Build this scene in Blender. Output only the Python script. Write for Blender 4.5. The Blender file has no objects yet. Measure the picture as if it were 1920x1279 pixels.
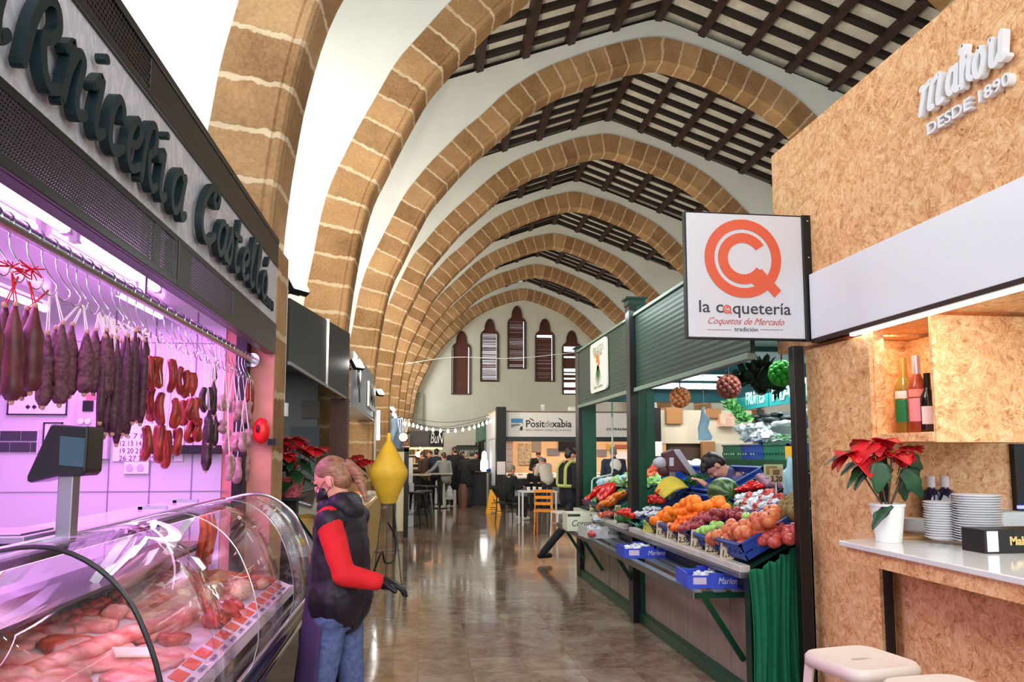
import bpy, math, random
from math import sin, cos, pi, atan, tan, sqrt, radians as R
from mathutils import Vector, Matrix, noise
random.seed(7)
C = bpy.context.scene.collection
SC = bpy.context.scene
# ------------------------------------------------------------------ camera
H = 1.6
FPX = 1387.0
TH = atan(132/FPX); PSI = atan(172/FPX*cos(TH))
cd = bpy.data.cameras.new('camera'); cam = bpy.data.objects.new('camera', cd); C.objects.link(cam)
cam.location = (0, 0, H); cam.rotation_euler = (pi/2+TH, 0, -PSI)
cd.sensor_width = 36; cd.lens = 36*FPX/1920; cd.shift_y = 80/1920; cd.clip_start = .05; cd.clip_end = 200
SC.camera = cam
SC.view_settings.view_transform = 'Standard'; SC.view_settings.look = 'None'
SC.view_settings.gamma = 1; SC.view_settings.use_curve_mapping = False
SC.view_settings.exposure = 0.0
# ------------------------------------------------------------------ world and large lights
W = bpy.data.worlds.new('world'); SC.world = W; W.use_nodes = True
W.node_tree.nodes['Background'].inputs[0].default_value = (.86, .93, 1, 1)
W.node_tree.nodes['Background'].inputs[1].default_value = 1.35
def area(name, loc, target, sx, sy, power, col=(1,1,1), spread=180):
    l = bpy.data.lights.new(name, 'AREA'); l.shape = 'RECTANGLE'; l.size = sx; l.size_y = sy; l.energy = power; l.color = col; l.spread = R(spread)
    o = bpy.data.objects.new(name, l); C.objects.link(o); o.location = loc
    o.rotation_euler = (Vector(target)-Vector(loc)).to_track_quat('-Z', 'Y').to_euler(); return o
HA = atan(27/1393)     # the nave's axis against the stall row's
def HF(x, y, z=0): return Vector((x*cos(HA)+y*sin(HA), -x*sin(HA)+y*cos(HA), z))
XC = 4.71              # nave centre line
AY = [.6, 5.4, 9.8, 14.7, 19.55, 24.2, 29.0, 33.95, 39.1]   # arch planes
area('behind_camera_fill', (2.5, -2.2, 4.2), (3.5, 12, 5.0), 8, 4.5, 330, (.93, .97, 1))  # added fill lamp behind the camera, for daylight from an unseen entrance
for i in range(8):
    y = AY[i]+2.6
    for s, pw in ((-1, 150), (1, 95)):
        p = HF(XC+s*7.8, y, 5.8); t = HF(XC+s*.5, y+(2.2 if s < 0 else 1.4), 4.4)
        area('side_wall_fill', p, t, 2.8, 1.8, pw*(.80 if s < 0 else .42)*(2.2 if i == 7 else 1), (.95, .98, 1))  # added fill lamps high on both side walls, no windows are built there
# floodlights on the left piers, aimed up into the vault
FLOODS = []
# ------------------------------------------------------------------ rays through photo pixels
_F = Vector((sin(PSI)*cos(TH), cos(PSI)*cos(TH), sin(TH))); _R = Vector((cos(PSI), -sin(PSI), 0)); _U = _R.cross(_F)
def ray(px, py): return _F+_R*((px-960)/FPX)-_U*((py-719.5)/FPX)
O = Vector((0, 0, H))
def atX(px, py, X): d = ray(px, py); return O+d*(X/d.x)
def atY(px, py, Y): d = ray(px, py); return O+d*(Y/d.y)
def atZ(px, py, Z): d = ray(px, py); return O+d*((Z-H)/d.z)
def atP(px, py, p0, n): d = ray(px, py); n = Vector(n); return O+d*((Vector(p0)-O).dot(n)/d.dot(n))
# ------------------------------------------------------------------ materials
MATS = {}
def nm(name):
    m = bpy.data.materials.new(name); m.use_nodes = True; MATS[name] = m
    return m, m.node_tree.nodes, m.node_tree.links, m.node_tree.nodes['Principled BSDF']
def lin(c): return tuple((x/12.92 if x <= .04045 else ((x+.055)/1.055)**2.4) for x in c)
def rgb(r, g, b): return lin((r/255, g/255, b/255))+(1,)
def mat(name, col, rough=.6, metal=0, var=0, vscale=6, bump=0, bscale=40, spec=.5, trans=0, emit=None, es=0, sss=0, coat=0, col2=None, alpha=1, ior=1.45):
    if name in MATS: return MATS[name]
    m, N, L, B = nm(name)
    B.inputs['Base Color'].default_value = col; B.inputs['Roughness'].default_value = rough; B.inputs['Metallic'].default_value = metal
    B.inputs['Specular IOR Level'].default_value = spec; B.inputs['Transmission Weight'].default_value = trans; B.inputs['IOR'].default_value = ior
    B.inputs['Coat Weight'].default_value = coat; B.inputs['Alpha'].default_value = alpha
    if emit: B.inputs['Emission Color'].default_value = emit; B.inputs['Emission Strength'].default_value = es
    if sss: B.inputs['Subsurface Weight'].default_value = sss; B.inputs['Subsurface Radius'].default_value = (.02, .008, .005)
    if var or bump or col2:
        tc = N.new('ShaderNodeTexCoord'); no = N.new('ShaderNodeTexNoise'); no.inputs['Scale'].default_value = vscale; no.inputs['Detail'].default_value = 5
        L.new(tc.outputs['Object'], no.inputs['Vector'])
        if var or col2:
            cr = N.new('ShaderNodeValToRGB'); e = cr.color_ramp.elements
            e[0].position = .35; e[1].position = .65
            if col2: e[0].color = col; e[1].color = col2
            else:
                e[0].color = tuple(max(0, c*(1-var)) for c in col[:3])+(1,); e[1].color = tuple(min(1, c*(1+var)) for c in col[:3])+(1,)
            L.new(no.outputs['Fac'], cr.inputs['Fac']); L.new(cr.outputs['Color'], B.inputs['Base Color'])
        if bump:
            n2 = N.new('ShaderNodeTexNoise'); n2.inputs['Scale'].default_value = bscale; n2.inputs['Detail'].default_value = 4
            L.new(tc.outputs['Object'], n2.inputs['Vector'])
            bp = N.new('ShaderNodeBump'); bp.inputs['Strength'].default_value = bump; bp.inputs['Distance'].default_value = .01
            L.new(n2.outputs['Fac'], bp.inputs['Height']); L.new(bp.outputs['Normal'], B.inputs['Normal'])
    return m
def M2(N, op, a, b=None, L=None, clamp=False):
    n = N.new('ShaderNodeMath'); n.operation = op; n.use_clamp = clamp
    for i, v in enumerate((a, b)):
        if v is None: continue
        if isinstance(v, (int, float)): n.inputs[i].default_value = v
        else: L.new(v, n.inputs[i])
    return n.outputs[0]
def ramp(N, L, fac, stops):
    cr = N.new('ShaderNodeValToRGB'); e = cr.color_ramp.elements
    while len(e) < len(stops): e.new(.5)
    for i, (p, c) in enumerate(stops): e[i].position = p; e[i].color = c if len(c) == 4 else tuple(c)+(1,)
    L.new(fac, cr.inputs['Fac']); return cr.outputs['Color']
def noise_n(N, L, vec, scale, detail=4, rough=.5, dist=0):
    n = N.new('ShaderNodeTexNoise'); n.inputs['Scale'].default_value = scale; n.inputs['Detail'].default_value = detail
    n.inputs['Roughness'].default_value = rough; n.inputs['Distortion'].default_value = dist
    L.new(vec, n.inputs['Vector']); return n
def mixc(N, L, fac, a, b, mode='MIX'):
    n = N.new('ShaderNodeMix'); n.data_type = 'RGBA'; n.blend_type = mode
    for sock, v in ((n.inputs[0], fac), (n.inputs[6], a), (n.inputs[7], b)):
        if isinstance(v, (int, float)): sock.default_value = v
        elif isinstance(v, tuple): sock.default_value = v
        else: L.new(v, sock)
    return n.outputs[2]
# stone blocks with pale joints every .36 m along UV.x
def stone_mat(name, c0, c1, joint):
    m, N, L, B = nm(name)
    uv = N.new('ShaderNodeUVMap'); uv.uv_map = 'UVMap'; sp = N.new('ShaderNodeSeparateXYZ'); L.new(uv.outputs[0], sp.inputs[0])
    tc = N.new('ShaderNodeTexCoord'); ob = tc.outputs['Object']
    nz = noise_n(N, L, ob, 9, 5, .65)
    wob = M2(N, 'MULTIPLY', M2(N, 'SUBTRACT', nz.outputs['Fac'], .5, L), .09, L)
    s = M2(N, 'ADD', sp.outputs['X'], wob, L)
    t = M2(N, 'DIVIDE', s, .37, L); fr = M2(N, 'FRACT', t, None, L); fl = M2(N, 'FLOOR', t, None, L)
    d = M2(N, 'ABSOLUTE', M2(N, 'SUBTRACT', fr, .5, L), None, L)
    jm = M2(N, 'MULTIPLY', M2(N, 'SUBTRACT', d, .432, L), 45, L, True)
    wn = N.new('ShaderNodeTexWhiteNoise'); wn.noise_dimensions = '1D'; L.new(fl, wn.inputs['W'])
    blot = noise_n(N, L, ob, 2.2, 6, .6)
    fine = noise_n(N, L, ob, 34, 6, .7)
    v = M2(N, 'ADD', M2(N, 'MULTIPLY', wn.outputs['Value'], .35, L), M2(N, 'MULTIPLY', blot.outputs['Fac'], .7, L), L)
    v = M2(N, 'ADD', v, M2(N, 'MULTIPLY', M2(N, 'SUBTRACT', fine.outputs['Fac'], .5, L), .8, L), L)
    col = ramp(N, L, v, [(.15, c0), (.85, c1)])
    jb = noise_n(N, L, ob, 3, 3)
    jf = M2(N, 'MULTIPLY', jm, M2(N, 'ADD', M2(N, 'MULTIPLY', jb.outputs['Fac'], .9, L), .2, L), L, True)
    L.new(mixc(N, L, jf, col, joint), B.inputs['Base Color']); B.inputs['Roughness'].default_value = .92
    B.inputs['Specular IOR Level'].default_value = .15
    bp = N.new('ShaderNodeBump'); bp.inputs['Strength'].default_value = .5; bp.inputs['Distance'].default_value = .02
    L.new(M2(N, 'SUBTRACT', fine.outputs['Fac'], jm, L), bp.inputs['Height']); L.new(bp.outputs['Normal'], B.inputs['Normal'])
    return m
M_STONE = stone_mat('tosca_stone', rgb(122, 88, 56), rgb(196, 156, 112), rgb(226, 204, 170))
M_PLASTER = mat('white_plaster', rgb(226, 228, 220), .9, var=.03, vscale=1.5, bump=.1, bscale=8, spec=.2)
M_WALLFAR = mat('far_wall_plaster', rgb(208, 206, 190), .9, var=.04, vscale=1, spec=.2)
# polished marble floor
def floor_mat():
    m, N, L, B = nm('polished_marble')
    tc = N.new('ShaderNodeTexCoord'); ob = tc.outputs['Object']
    mp = N.new('ShaderNodeMapping'); L.new(ob, mp.inputs[0]); mp.inputs['Scale'].default_value = (2.5, 2.5, 2.5)
    sp = N.new('ShaderNodeSeparateXYZ'); L.new(mp.outputs[0], sp.inputs[0])
    fx = M2(N, 'FLOOR', sp.outputs['X'], None, L); fy = M2(N, 'FLOOR', sp.outputs['Y'], None, L)
    cb = N.new('ShaderNodeCombineXYZ'); L.new(fx, cb.inputs[0]); L.new(fy, cb.inputs[1])
    wn = N.new('ShaderNodeTexWhiteNoise'); L.new(cb.outputs[0], wn.inputs[0])
    off = N.new('ShaderNodeVectorMath'); off.operation = 'MULTIPLY_ADD'; L.new(wn.outputs['Color'], off.inputs[0]); off.inputs[1].default_value = (9, 9, 9); L.new(ob, off.inputs[2])
    n1 = noise_n(N, L, off.outputs[0], 2.4, 9, .68, 1.2)
    n2 = noise_n(N, L, off.outputs[0], 11, 8, .7, .6)
    v = M2(N, 'ADD', M2(N, 'MULTIPLY', n1.outputs['Fac'], .62, L), M2(N, 'MULTIPLY', n2.outputs['Fac'], .38, L), L)
    v = M2(N, 'ADD', v, M2(N, 'MULTIPLY', M2(N, 'SUBTRACT', wn.outputs['Value'], .5, L), .10, L), L)
    col = ramp(N, L, v, [(.34, rgb(108, 78, 62)), (.45, rgb(134, 110, 92)), (.55, rgb(154, 136, 116)), (.68, rgb(178, 162, 140))])
    def edge(s): return M2(N, 'ABSOLUTE', M2(N, 'SUBTRACT', M2(N, 'FRACT', s, None, L), .5, L), None, L)
    g = M2(N, 'MULTIPLY', M2(N, 'SUBTRACT', M2(N, 'MAXIMUM', edge(sp.outputs['X']), edge(sp.outputs['Y']), L), .494, L), 250, L, True)
    L.new(mixc(N, L, M2(N, 'MULTIPLY', g, .7, L), col, rgb(70, 58, 48)), B.inputs['Base Color'])
    rn = noise_n(N, L, ob, 1.7, 3)
    L.new(M2(N, 'ADD', M2(N, 'MULTIPLY', rn.outputs['Fac'], .12, L), .04, L), B.inputs['Roughness'])
    bp = N.new('ShaderNodeBump'); bp.inputs['Strength'].default_value = .12; bp.inputs['Distance'].default_value = .004
    bn = noise_n(N, L, ob, 5, 2); L.new(M2(N, 'SUBTRACT', bn.outputs['Fac'], g, L), bp.inputs['Height']); L.new(bp.outputs['Normal'], B.inputs['Normal'])
    B.inputs['Specular IOR Level'].default_value = .75
    return m
M_FLOOR = floor_mat()
# oriented strand board: patches of fibres that each run their own way
def osb_mat(name, tint=(1, 1, 1), axis=(1, 0, 0), sc=1.0):
    m, N, L, B = nm(name)
    tc = N.new('ShaderNodeTexCoord'); ob = tc.outputs['Object']
    geo = N.new('ShaderNodeNewGeometry'); cols = []; facs = []
    w = noise_n(N, L, ob, 5*sc, 2); wv = N.new('ShaderNodeVectorMath'); wv.operation = 'MULTIPLY_ADD'
    L.new(w.outputs['Color'], wv.inputs[0]); wv.inputs[1].default_value = (.16, .16, .16); L.new(ob, wv.inputs[2])
    for k, (cell, st) in enumerate(((34, 60), (20, 40))):
        vo = N.new('ShaderNodeTexVoronoi'); vo.inputs['Scale'].default_value = cell*sc; vo.inputs['Randomness'].default_value = 1
        L.new(wv.outputs[0], vo.inputs['Vector'])
        sx = N.new('ShaderNodeSeparateColor'); L.new(vo.outputs['Color'], sx.inputs[0])
        vr = N.new('ShaderNodeVectorRotate'); vr.rotation_type = 'AXIS_ANGLE'; vr.inputs['Axis'].default_value = axis
        L.new(ob, vr.inputs['Vector']); L.new(M2(N, 'MULTIPLY', sx.outputs[0], 6.28, L), vr.inputs['Angle'])
        mp = N.new('ShaderNodeMapping'); L.new(vr.outputs[0], mp.inputs[0]); mp.inputs['Scale'].default_value = (1, .09, 1) if axis[0] else (.09, 1, 1)
        nn = noise_n(N, L, mp.outputs[0], st*sc*2.2, 3, .6)
        f = M2(N, 'ADD', M2(N, 'ADD', M2(N, 'MULTIPLY', M2(N, 'SUBTRACT', nn.outputs['Fac'], .5, L), 1.15, L), .36, L), M2(N, 'MULTIPLY', sx.outputs[1], .28, L), L)
        facs.append(f)
    f = M2(N, 'ADD', M2(N, 'MULTIPLY', facs[0], .58, L), M2(N, 'MULTIPLY', facs[1], .42, L), L)
    T = lambda r, g, b: tuple(x*y for x, y in zip(rgb(r, g, b)[:3], tint))+(1,)
    col = ramp(N, L, f, [(.20, T(140, 88, 50)), (.34, T(206, 146, 96)), (.5, T(236, 180, 126)), (.70, T(250, 214, 166))])
    L.new(col, B.inputs['Base Color']); B.inputs['Roughness'].default_value = .6; B.inputs['Specular IOR Level'].default_value = .3
    bp = N.new('ShaderNodeBump'); bp.inputs['Strength'].default_value = .15; bp.inputs['Distance'].default_value = .003
    L.new(f, bp.inputs['Height']); L.new(bp.outputs['Normal'], B.inputs['Normal'])
    return m
M_OSB = osb_mat('strand_board_side', axis=(1, 0, 0)); M_OSBF = osb_mat('strand_board_front', axis=(0, 1, 0))
def perf_mat(name, base, pitch=.012, hole=.3, metal=.6, rough=.4):
    m, N, L, B = nm(name)
    B.inputs['Base Color'].default_value = base; B.inputs['Metallic'].default_value = metal; B.inputs['Roughness'].default_value = rough
    tc = N.new('ShaderNodeTexCoord'); sp = N.new('ShaderNodeSeparateXYZ'); L.new(tc.outputs['Object'], sp.inputs[0])
    v = M2(N, 'DIVIDE', sp.outputs['Z'], pitch, L); row = M2(N, 'FLOOR', v, None, L)
    u = M2(N, 'ADD', M2(N, 'DIVIDE', sp.outputs['Y'], pitch*1.15, L), M2(N, 'MULTIPLY', row, .5, L), L)
    a = M2(N, 'SUBTRACT', M2(N, 'FRACT', u, None, L), .5, L); b = M2(N, 'SUBTRACT', M2(N, 'FRACT', v, None, L), .5, L)
    d = M2(N, 'ADD', M2(N, 'MULTIPLY', a, a, L), M2(N, 'MULTIPLY', b, b, L), L)
    L.new(M2(N, 'GREATER_THAN', d, hole*hole, L), B.inputs['Alpha'])
    return m
def glass_mat(name, col=(1, 1, 1, 1), gloss=.12, rough=.02):
    m, N, L, B = nm(name); N.remove(B); out = N['Material Output']
    tr = N.new('ShaderNodeBsdfTransparent'); tr.inputs[0].default_value = col
    gl = N.new('ShaderNodeBsdfGlossy'); gl.inputs['Roughness'].default_value = rough; gl.inputs[0].default_value = (1, 1, 1, 1)
    fr = N.new('ShaderNodeLayerWeight'); fr.inputs[0].default_value = .12
    f = M2(N, 'ADD', M2(N, 'MULTIPLY', fr.outputs['Fresnel'], .45, L), gloss*.25, L, True)
    mx = N.new('ShaderNodeMixShader'); L.new(f, mx.inputs[0]); L.new(tr.outputs[0], mx.inputs[1]); L.new(gl.outputs[0], mx.inputs[2]); L.new(mx.outputs[0], out.inputs[0])
    return m
def emis(name, col, s):
    if name in MATS: return MATS[name]
    m, N, L, B = nm(name); B.inputs['Base Color'].default_value = col; B.inputs['Emission Color'].default_value = col; B.inputs['Emission Strength'].default_value = s
    return m
M_GLASS = glass_mat('clear_glass')
M_CHROME = mat('brushed_chrome', rgb(200, 200, 205), .22, 1)
M_STEEL = mat('satin_steel', rgb(150, 152, 156), .38, .9)
M_DARK = mat('black_metal', rgb(26, 27, 28), .45, .3)
M_BLACK = mat('black_plastic', rgb(18, 18, 20), .35)
M_WHITE = mat('white_paint', rgb(232, 232, 232), .4)
M_GREEN = mat('green_painted_steel', rgb(14, 72, 48), .35, .1, var=.12, vscale=3)
M_GREEND = mat('dark_green_paint', rgb(10, 50, 38), .4, .1)
M_BLKT = mat('black_timber', rgb(38, 28, 25), .7, var=.2, vscale=9)
M_BROWN = mat('dark_brown_timber', rgb(56, 36, 30), .6, var=.25, vscale=9)
M_SKIN = mat('skin', rgb(222, 160, 132), .5, sss=.15)
M_STRING = mat('cotton_string', rgb(230, 225, 215), .9)
# ------------------------------------------------------------------ mesh builder
class MB:
    def __init__(s): s.v = []; s.f = []; s.m = []; s.sm = []; s.uv = {}
    def add(s, vs, fs, mi=0, smooth=False, uvs=None):
        b = len(s.v); s.v += [tuple(p) for p in vs]
        for k, f in enumerate(fs):
            if uvs: s.uv[len(s.f)] = uvs[k]
            s.f.append([b+i for i in f]); s.m.append(mi); s.sm.append(smooth)
        return s
    def box(s, x0, x1, y0, y1, z0, z1, mi=0):
        vs = [(x, y, z) for x in (x0, x1) for y in (y0, y1) for z in (z0, z1)]
        return s.add(vs, [(0, 1, 3, 2), (4, 6, 7, 5), (0, 4, 5, 1), (2, 3, 7, 6), (0, 2, 6, 4), (1, 5, 7, 3)], mi)
    def obox(s, c, half, rot, mi=0):     # oriented box; rot = 3x3 matrix
        vs = [Vector(c)+rot@Vector((a*half[0], b*half[1], d*half[2])) for a in (-1, 1) for b in (-1, 1) for d in (-1, 1)]
        return s.add(vs, [(0, 1, 3, 2), (4, 6, 7, 5), (0, 4, 5, 1), (2, 3, 7, 6), (0, 2, 6, 4), (1, 5, 7, 3)], mi)
    def bar(s, a, b, w, h, mi=0, up=(0, 0, 1)):
        a, b = Vector(a), Vector(b); d = (b-a); l = d.length; d.normalize(); u = Vector(up)
        if abs(d.dot(u)) > .98: u = Vector((1, 0, 0))
        x = d.cross(u).normalized(); z = x.cross(d)
        return s.obox((a+b)/2, (l/2, w/2, h/2), Matrix((d, x, z)).transposed(), mi)
    def tube(s, pts, r, n=8, mi=0, cap=True, closed=False):
        pts = [Vector(p) for p in pts]; k = len(pts); rs = r if isinstance(r, (list, tuple)) else [r]*k
        vs = []; prev = None
        for i, p in enumerate(pts):
            if closed: d = pts[(i+1) % k]-pts[i-1]
            else: d = pts[min(i+1, k-1)]-pts[max(i-1, 0)]
            if d.length < 1e-9: d = Vector((0, 0, 1))
            d.normalize()
            if prev is None:
                u = Vector((0, 0, 1)) if abs(d.z) < .9 else Vector((1, 0, 0)); x = d.cross(u).normalized()
            else:
                x = (prev-d*prev.dot(d)); x = x.normalized() if x.length > 1e-6 else d.orthogonal().normalized()
            prev = x; y = d.cross(x)
            for j in range(n):
                a = 2*pi*j/n; vs.append(p+(x*cos(a)+y*sin(a))*rs[i])
        fs = [(i*n+j, i*n+(j+1) % n, ((i+1) % k)*n+(j+1) % n, ((i+1) % k)*n+j) for i in range(k if closed else k-1) for j in range(n)]
        s.add(vs, fs, mi, True)
        if cap and not closed:
            b = len(s.v)-k*n; s.f += [[b+j for j in range(n)][::-1], [b+(k-1)*n+j for j in range(n)]]; s.m += [mi]*2; s.sm += [False]*2
        return s
    def lathe(s, prof, c=(0, 0, 0), n=24, mi=0, smooth=True, rot=None, sx=1, sy=1):
        vs = []; c = Vector(c)
        for (r, z) in prof:
            for j in range(n):
                p = Vector((r*cos(2*pi*j/n)*sx, r*sin(2*pi*j/n)*sy, z)); vs.append(c+(rot@p if rot else p))
        fs = [(i*n+j, i*n+(j+1) % n, (i+1)*n+(j+1) % n, (i+1)*n+j) for i in range(len(prof)-1) for j in range(n)]
        return s.add(vs, fs, mi, smooth)
    def ell(s, c, r, rot=None, n=16, m=10, mi=0, bumpy=0, seed=0):
        prof = []; c = Vector(c); vs = []
        if not isinstance(r, (tuple, list)): r = (r, r, r)
        for i in range(m+1):
            t = pi*i/m
            for j in range(n):
                a = 2*pi*j/n; p = Vector((sin(t)*cos(a), sin(t)*sin(a), -cos(t)))
                if bumpy: p *= 1+bumpy*noise.noise(p*2.2+Vector((seed*3.7, seed, 0)))
                p = Vector((p.x*r[0], p.y*r[1], p.z*r[2])); vs.append(c+(rot@p if rot else p))
        fs = [(i*n+j, i*n+(j+1) % n, (i+1)*n+(j+1) % n, (i+1)*n+j) for i in range(m) for j in range(n)]
        return s.add(vs, fs, mi, True)
    def prism(s, poly, fn, d0, d1, mi=0, mi_side=None, smooth=False):   # poly 2-D, fn(u,v,d)->3-D
        n = len(poly); vs = [fn(u, v, d0) for u, v in poly]+[fn(u, v, d1) for u, v in poly]
        s.add(vs, [list(range(n))[::-1], [n+i for i in range(n)]], mi)
        b = len(s.v)-2*n
        for i in range(n):
            j = (i+1) % n; s.f.append([b+i, b+j, b+n+j, b+n+i]); s.m.append(mi if mi_side is None else mi_side); s.sm.append(smooth)
        return s
    def grid(s, fn, nu, nv, mi=0, smooth=True, closed_u=False):
        vs = [fn(i/nu, j/nv) for i in range(nu+1) for j in range(nv+1)]
        fs = [(i*(nv+1)+j, (i+1)*(nv+1)+j, (i+1)*(nv+1)+j+1, i*(nv+1)+j+1) for i in range(nu) for j in range(nv)]
        return s.add(vs, fs, mi, smooth)
    def build(s, name, mats, parent=None, bevel=0, angle=40, loc=None, solid=0, sub=0):
        me = bpy.data.meshes.new(name); off = Vector(loc) if loc else Vector((0, 0, 0))
        me.from_pydata([tuple(Vector(p)-off) for p in s.v], [], s.f); 
        if not isinstance(mats, (list, tuple)): mats = [mats]
        for m in mats: me.materials.append(m)
        for i, p in enumerate(me.polygons): p.material_index = s.m[i]; p.use_smooth = s.sm[i]
        if s.uv:
            ul = me.uv_layers.new(name='UVMap')
            for i, p in enumerate(me.polygons):
                if i in s.uv:
                    for k, li in enumerate(p.loop_indices): ul.data[li].uv = s.uv[i][k]
        me.validate(); me.update()
        if any(s.sm) and angle < 180: me.set_sharp_from_angle(angle=R(angle))
        o = bpy.data.objects.new(name, me); C.objects.link(o)
        if loc: o.location = off
        if parent:
            o.parent = parent
            if not loc: o.matrix_parent_inverse = Matrix.Translation(parent.location).inverted() if parent.rotation_euler[:] == (0, 0, 0) else Matrix()
        if solid: md = o.modifiers.new('s', 'SOLIDIFY'); md.thickness = solid; md.offset = 0
        if bevel: md = o.modifiers.new('b', 'BEVEL'); md.width = bevel; md.segments = 2; md.limit_method = 'ANGLE'
        if sub: md = o.modifiers.new('u', 'SUBSURF'); md.levels = sub; md.render_levels = sub
        return o
def tag(o, label=None, cat=None, group=None, kind=None):
    if label: o['label'] = label
    if cat: o['category'] = cat
    if group: o['group'] = group
    if kind: o['kind'] = kind
    return o
def thing(name, label, cat, loc=(0, 0, 0), group=None, rz=0):
    o = bpy.data.objects.new(name, None); C.objects.link(o); o.location = loc; o.empty_display_size = .1
    if rz: o.rotation_euler = (0, 0, rz)
    return tag(o, label, cat, group)
def struct(o): o['kind'] = 'structure'; return o
def dup(root, loc, rot=None, label=None, scale=None, group=None):
    r = root.copy(); C.objects.link(r); r.location = loc
    if rot is not None: r.rotation_euler = rot
    if label: r['label'] = label
    if group: r['group'] = group
    if scale: r.scale = scale if isinstance(scale, tuple) else (scale,)*3
    for ch in list(root.children):
        c = ch.copy(); C.objects.link(c); c.parent = r
        for g in list(ch.children): d = g.copy(); C.objects.link(d); d.parent = c
    return r
def smoothpts(pts, k=6, closed=False):
    pts = [Vector(p) for p in pts]; n = len(pts); out = []
    for i in range(n if closed else n-1):
        if closed: a, b, c, d = pts[i-1], pts[i], pts[(i+1) % n], pts[(i+2) % n]
        else: a, b, c, d = pts[max(i-1, 0)], pts[i], pts[i+1], pts[min(i+2, n-1)]
        for j in range(k):
            t = j/k; out.append(.5*((2*b)+(c-a)*t+(2*a-5*b+4*c-d)*t*t+(3*b-a-3*c+d)*t**3))
    if not closed: out.append(pts[-1])
    return out
def text_mesh(name, body, size, mtx, m, parent=None, extrude=.002, bold=0, align='LEFT', width=None, shear=0, space=1):
    cu = bpy.data.curves.new(name, 'FONT'); cu.body = body; cu.size = size; cu.extrude = extrude; cu.offset = bold; cu.align_x = align; cu.shear = shear
    cu.space_character = space; cu.resolution_u = 3
    t = bpy.data.objects.new(name, cu); C.objects.link(t); dg = bpy.context.evaluated_depsgraph_get(); dg.update()
    me = bpy.data.meshes.new_from_object(t.evaluated_get(dg)); me.name = name
    C.objects.unlink(t); bpy.data.objects.remove(t)
    xs = [v.co.x for v in me.vertices]
    if width and xs:
        k = width/(max(xs)-min(xs)+1e-9)
        for v in me.vertices: v.co.x *= k
    me.transform(mtx if not parent else Matrix.Translation(-Vector(parent.location)) @ mtx)
    me.materials.clear(); me.materials.append(m)
    o = bpy.data.objects.new(name, me); C.objects.link(o)
    if parent: o.parent = parent
    return o
def frameM(origin, ex, ey):     # text frame: x along ex, y along ey
    ex, ey = Vector(ex).normalized(), Vector(ey).normalized(); ez = ex.cross(ey)
    m = Matrix((ex, ey, ez)).transposed().to_4x4(); m.translation = Vector(origin); return m
def strokes(mb, lines, fn, w, d0, d1, mi=0):     # thick 2-D strokes with round ends, extruded d0..d1
    for ln in lines:
        p = [Vector((a, b, 0)) for a, b in ln]
        if len(p) > 2: p = smoothpts(p, 5)
        if len(p) == 1:
            q = p[0]; mb.prism([(q.x+w*.6*cos(t*pi/5), q.y+w*.6*sin(t*pi/5)) for t in range(10)], fn, d0, d1, mi); continue
        L_, R_ = [], []
        for i in range(len(p)):
            d = (p[min(i+1, len(p)-1)]-p[max(i-1, 0)]); d.normalize(); nrm = Vector((-d.y, d.x, 0))*w/2; L_.append(p[i]+nrm); R_.append(p[i]-nrm)
        for i in range(len(p)-1):
            strokes.e = (getattr(strokes, 'e', 0)+1) % 97; ep = strokes.e*1.3e-5
            mb.prism([(R_[i].x, R_[i].y), (R_[i+1].x, R_[i+1].y), (L_[i+1].x, L_[i+1].y), (L_[i].x, L_[i].y)], fn, d0, d1+ep, mi)
        for q in (p[0], p[-1]): mb.prism([(q.x+w/2*cos(t*pi/5), q.y+w/2*sin(t*pi/5)) for t in range(10)], fn, d0, d1-3e-4, mi)
# ================================================================== THE NAVE
mb = MB(); a, b, c_, d = HF(-6, -5), HF(16, -5), HF(16, 43), HF(-6, 43)
mb.add([a, b, c_, d, a-Vector((0, 0, .2)), b-Vector((0, 0, .2)), c_-Vector((0, 0, .2)), d-Vector((0, 0, .2))], [(0, 1, 2, 3), (7, 6, 5, 4), (0, 4, 5, 1), (1, 5, 6, 2), (2, 6, 7, 3), (3, 7, 4, 0)])
struct(mb.build('floor', M_FLOOR))
INNER = [(5.92, 0), (5.92, 2.0), (5.91, 3.1), (5.87, 3.6), (5.82, 4.0), (5.75, 4.45), (5.6, 5.05), (5.4, 5.5), (5.07, 6.2), (4.85, 6.62), (4.6, 6.95), (4.24, 7.4), (3.92, 7.75), (3.54, 8.1), (2.85, 8.76), (2.3, 9.15), (1.72, 9.44), (1.2, 9.65), (.75, 9.81), (.4, 9.9), (.15, 9.95), (0, 9.965)]
def roofz(u): u = abs(u); return 11.02-.368*sqrt(u*u+.03)
half = [Vector((-u, z, 0)) for u, z in INNER]
full = half+[Vector((-p.x, p.y, 0)) for p in half[::-1][1:]]
full = smoothpts(full, 3)
TH_A = .55; AW = .5
arc = [0]
for i in range(1, len(full)): arc.append(arc[-1]+(full[i]-full[i-1]).length)
nrm = []
for i in range(len(full)):
    dd = full[min(i+1, len(full)-1)]-full[max(i-1, 0)]; dd.normalize(); nrm.append(Vector((-dd.y, dd.x, 0)))
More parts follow.
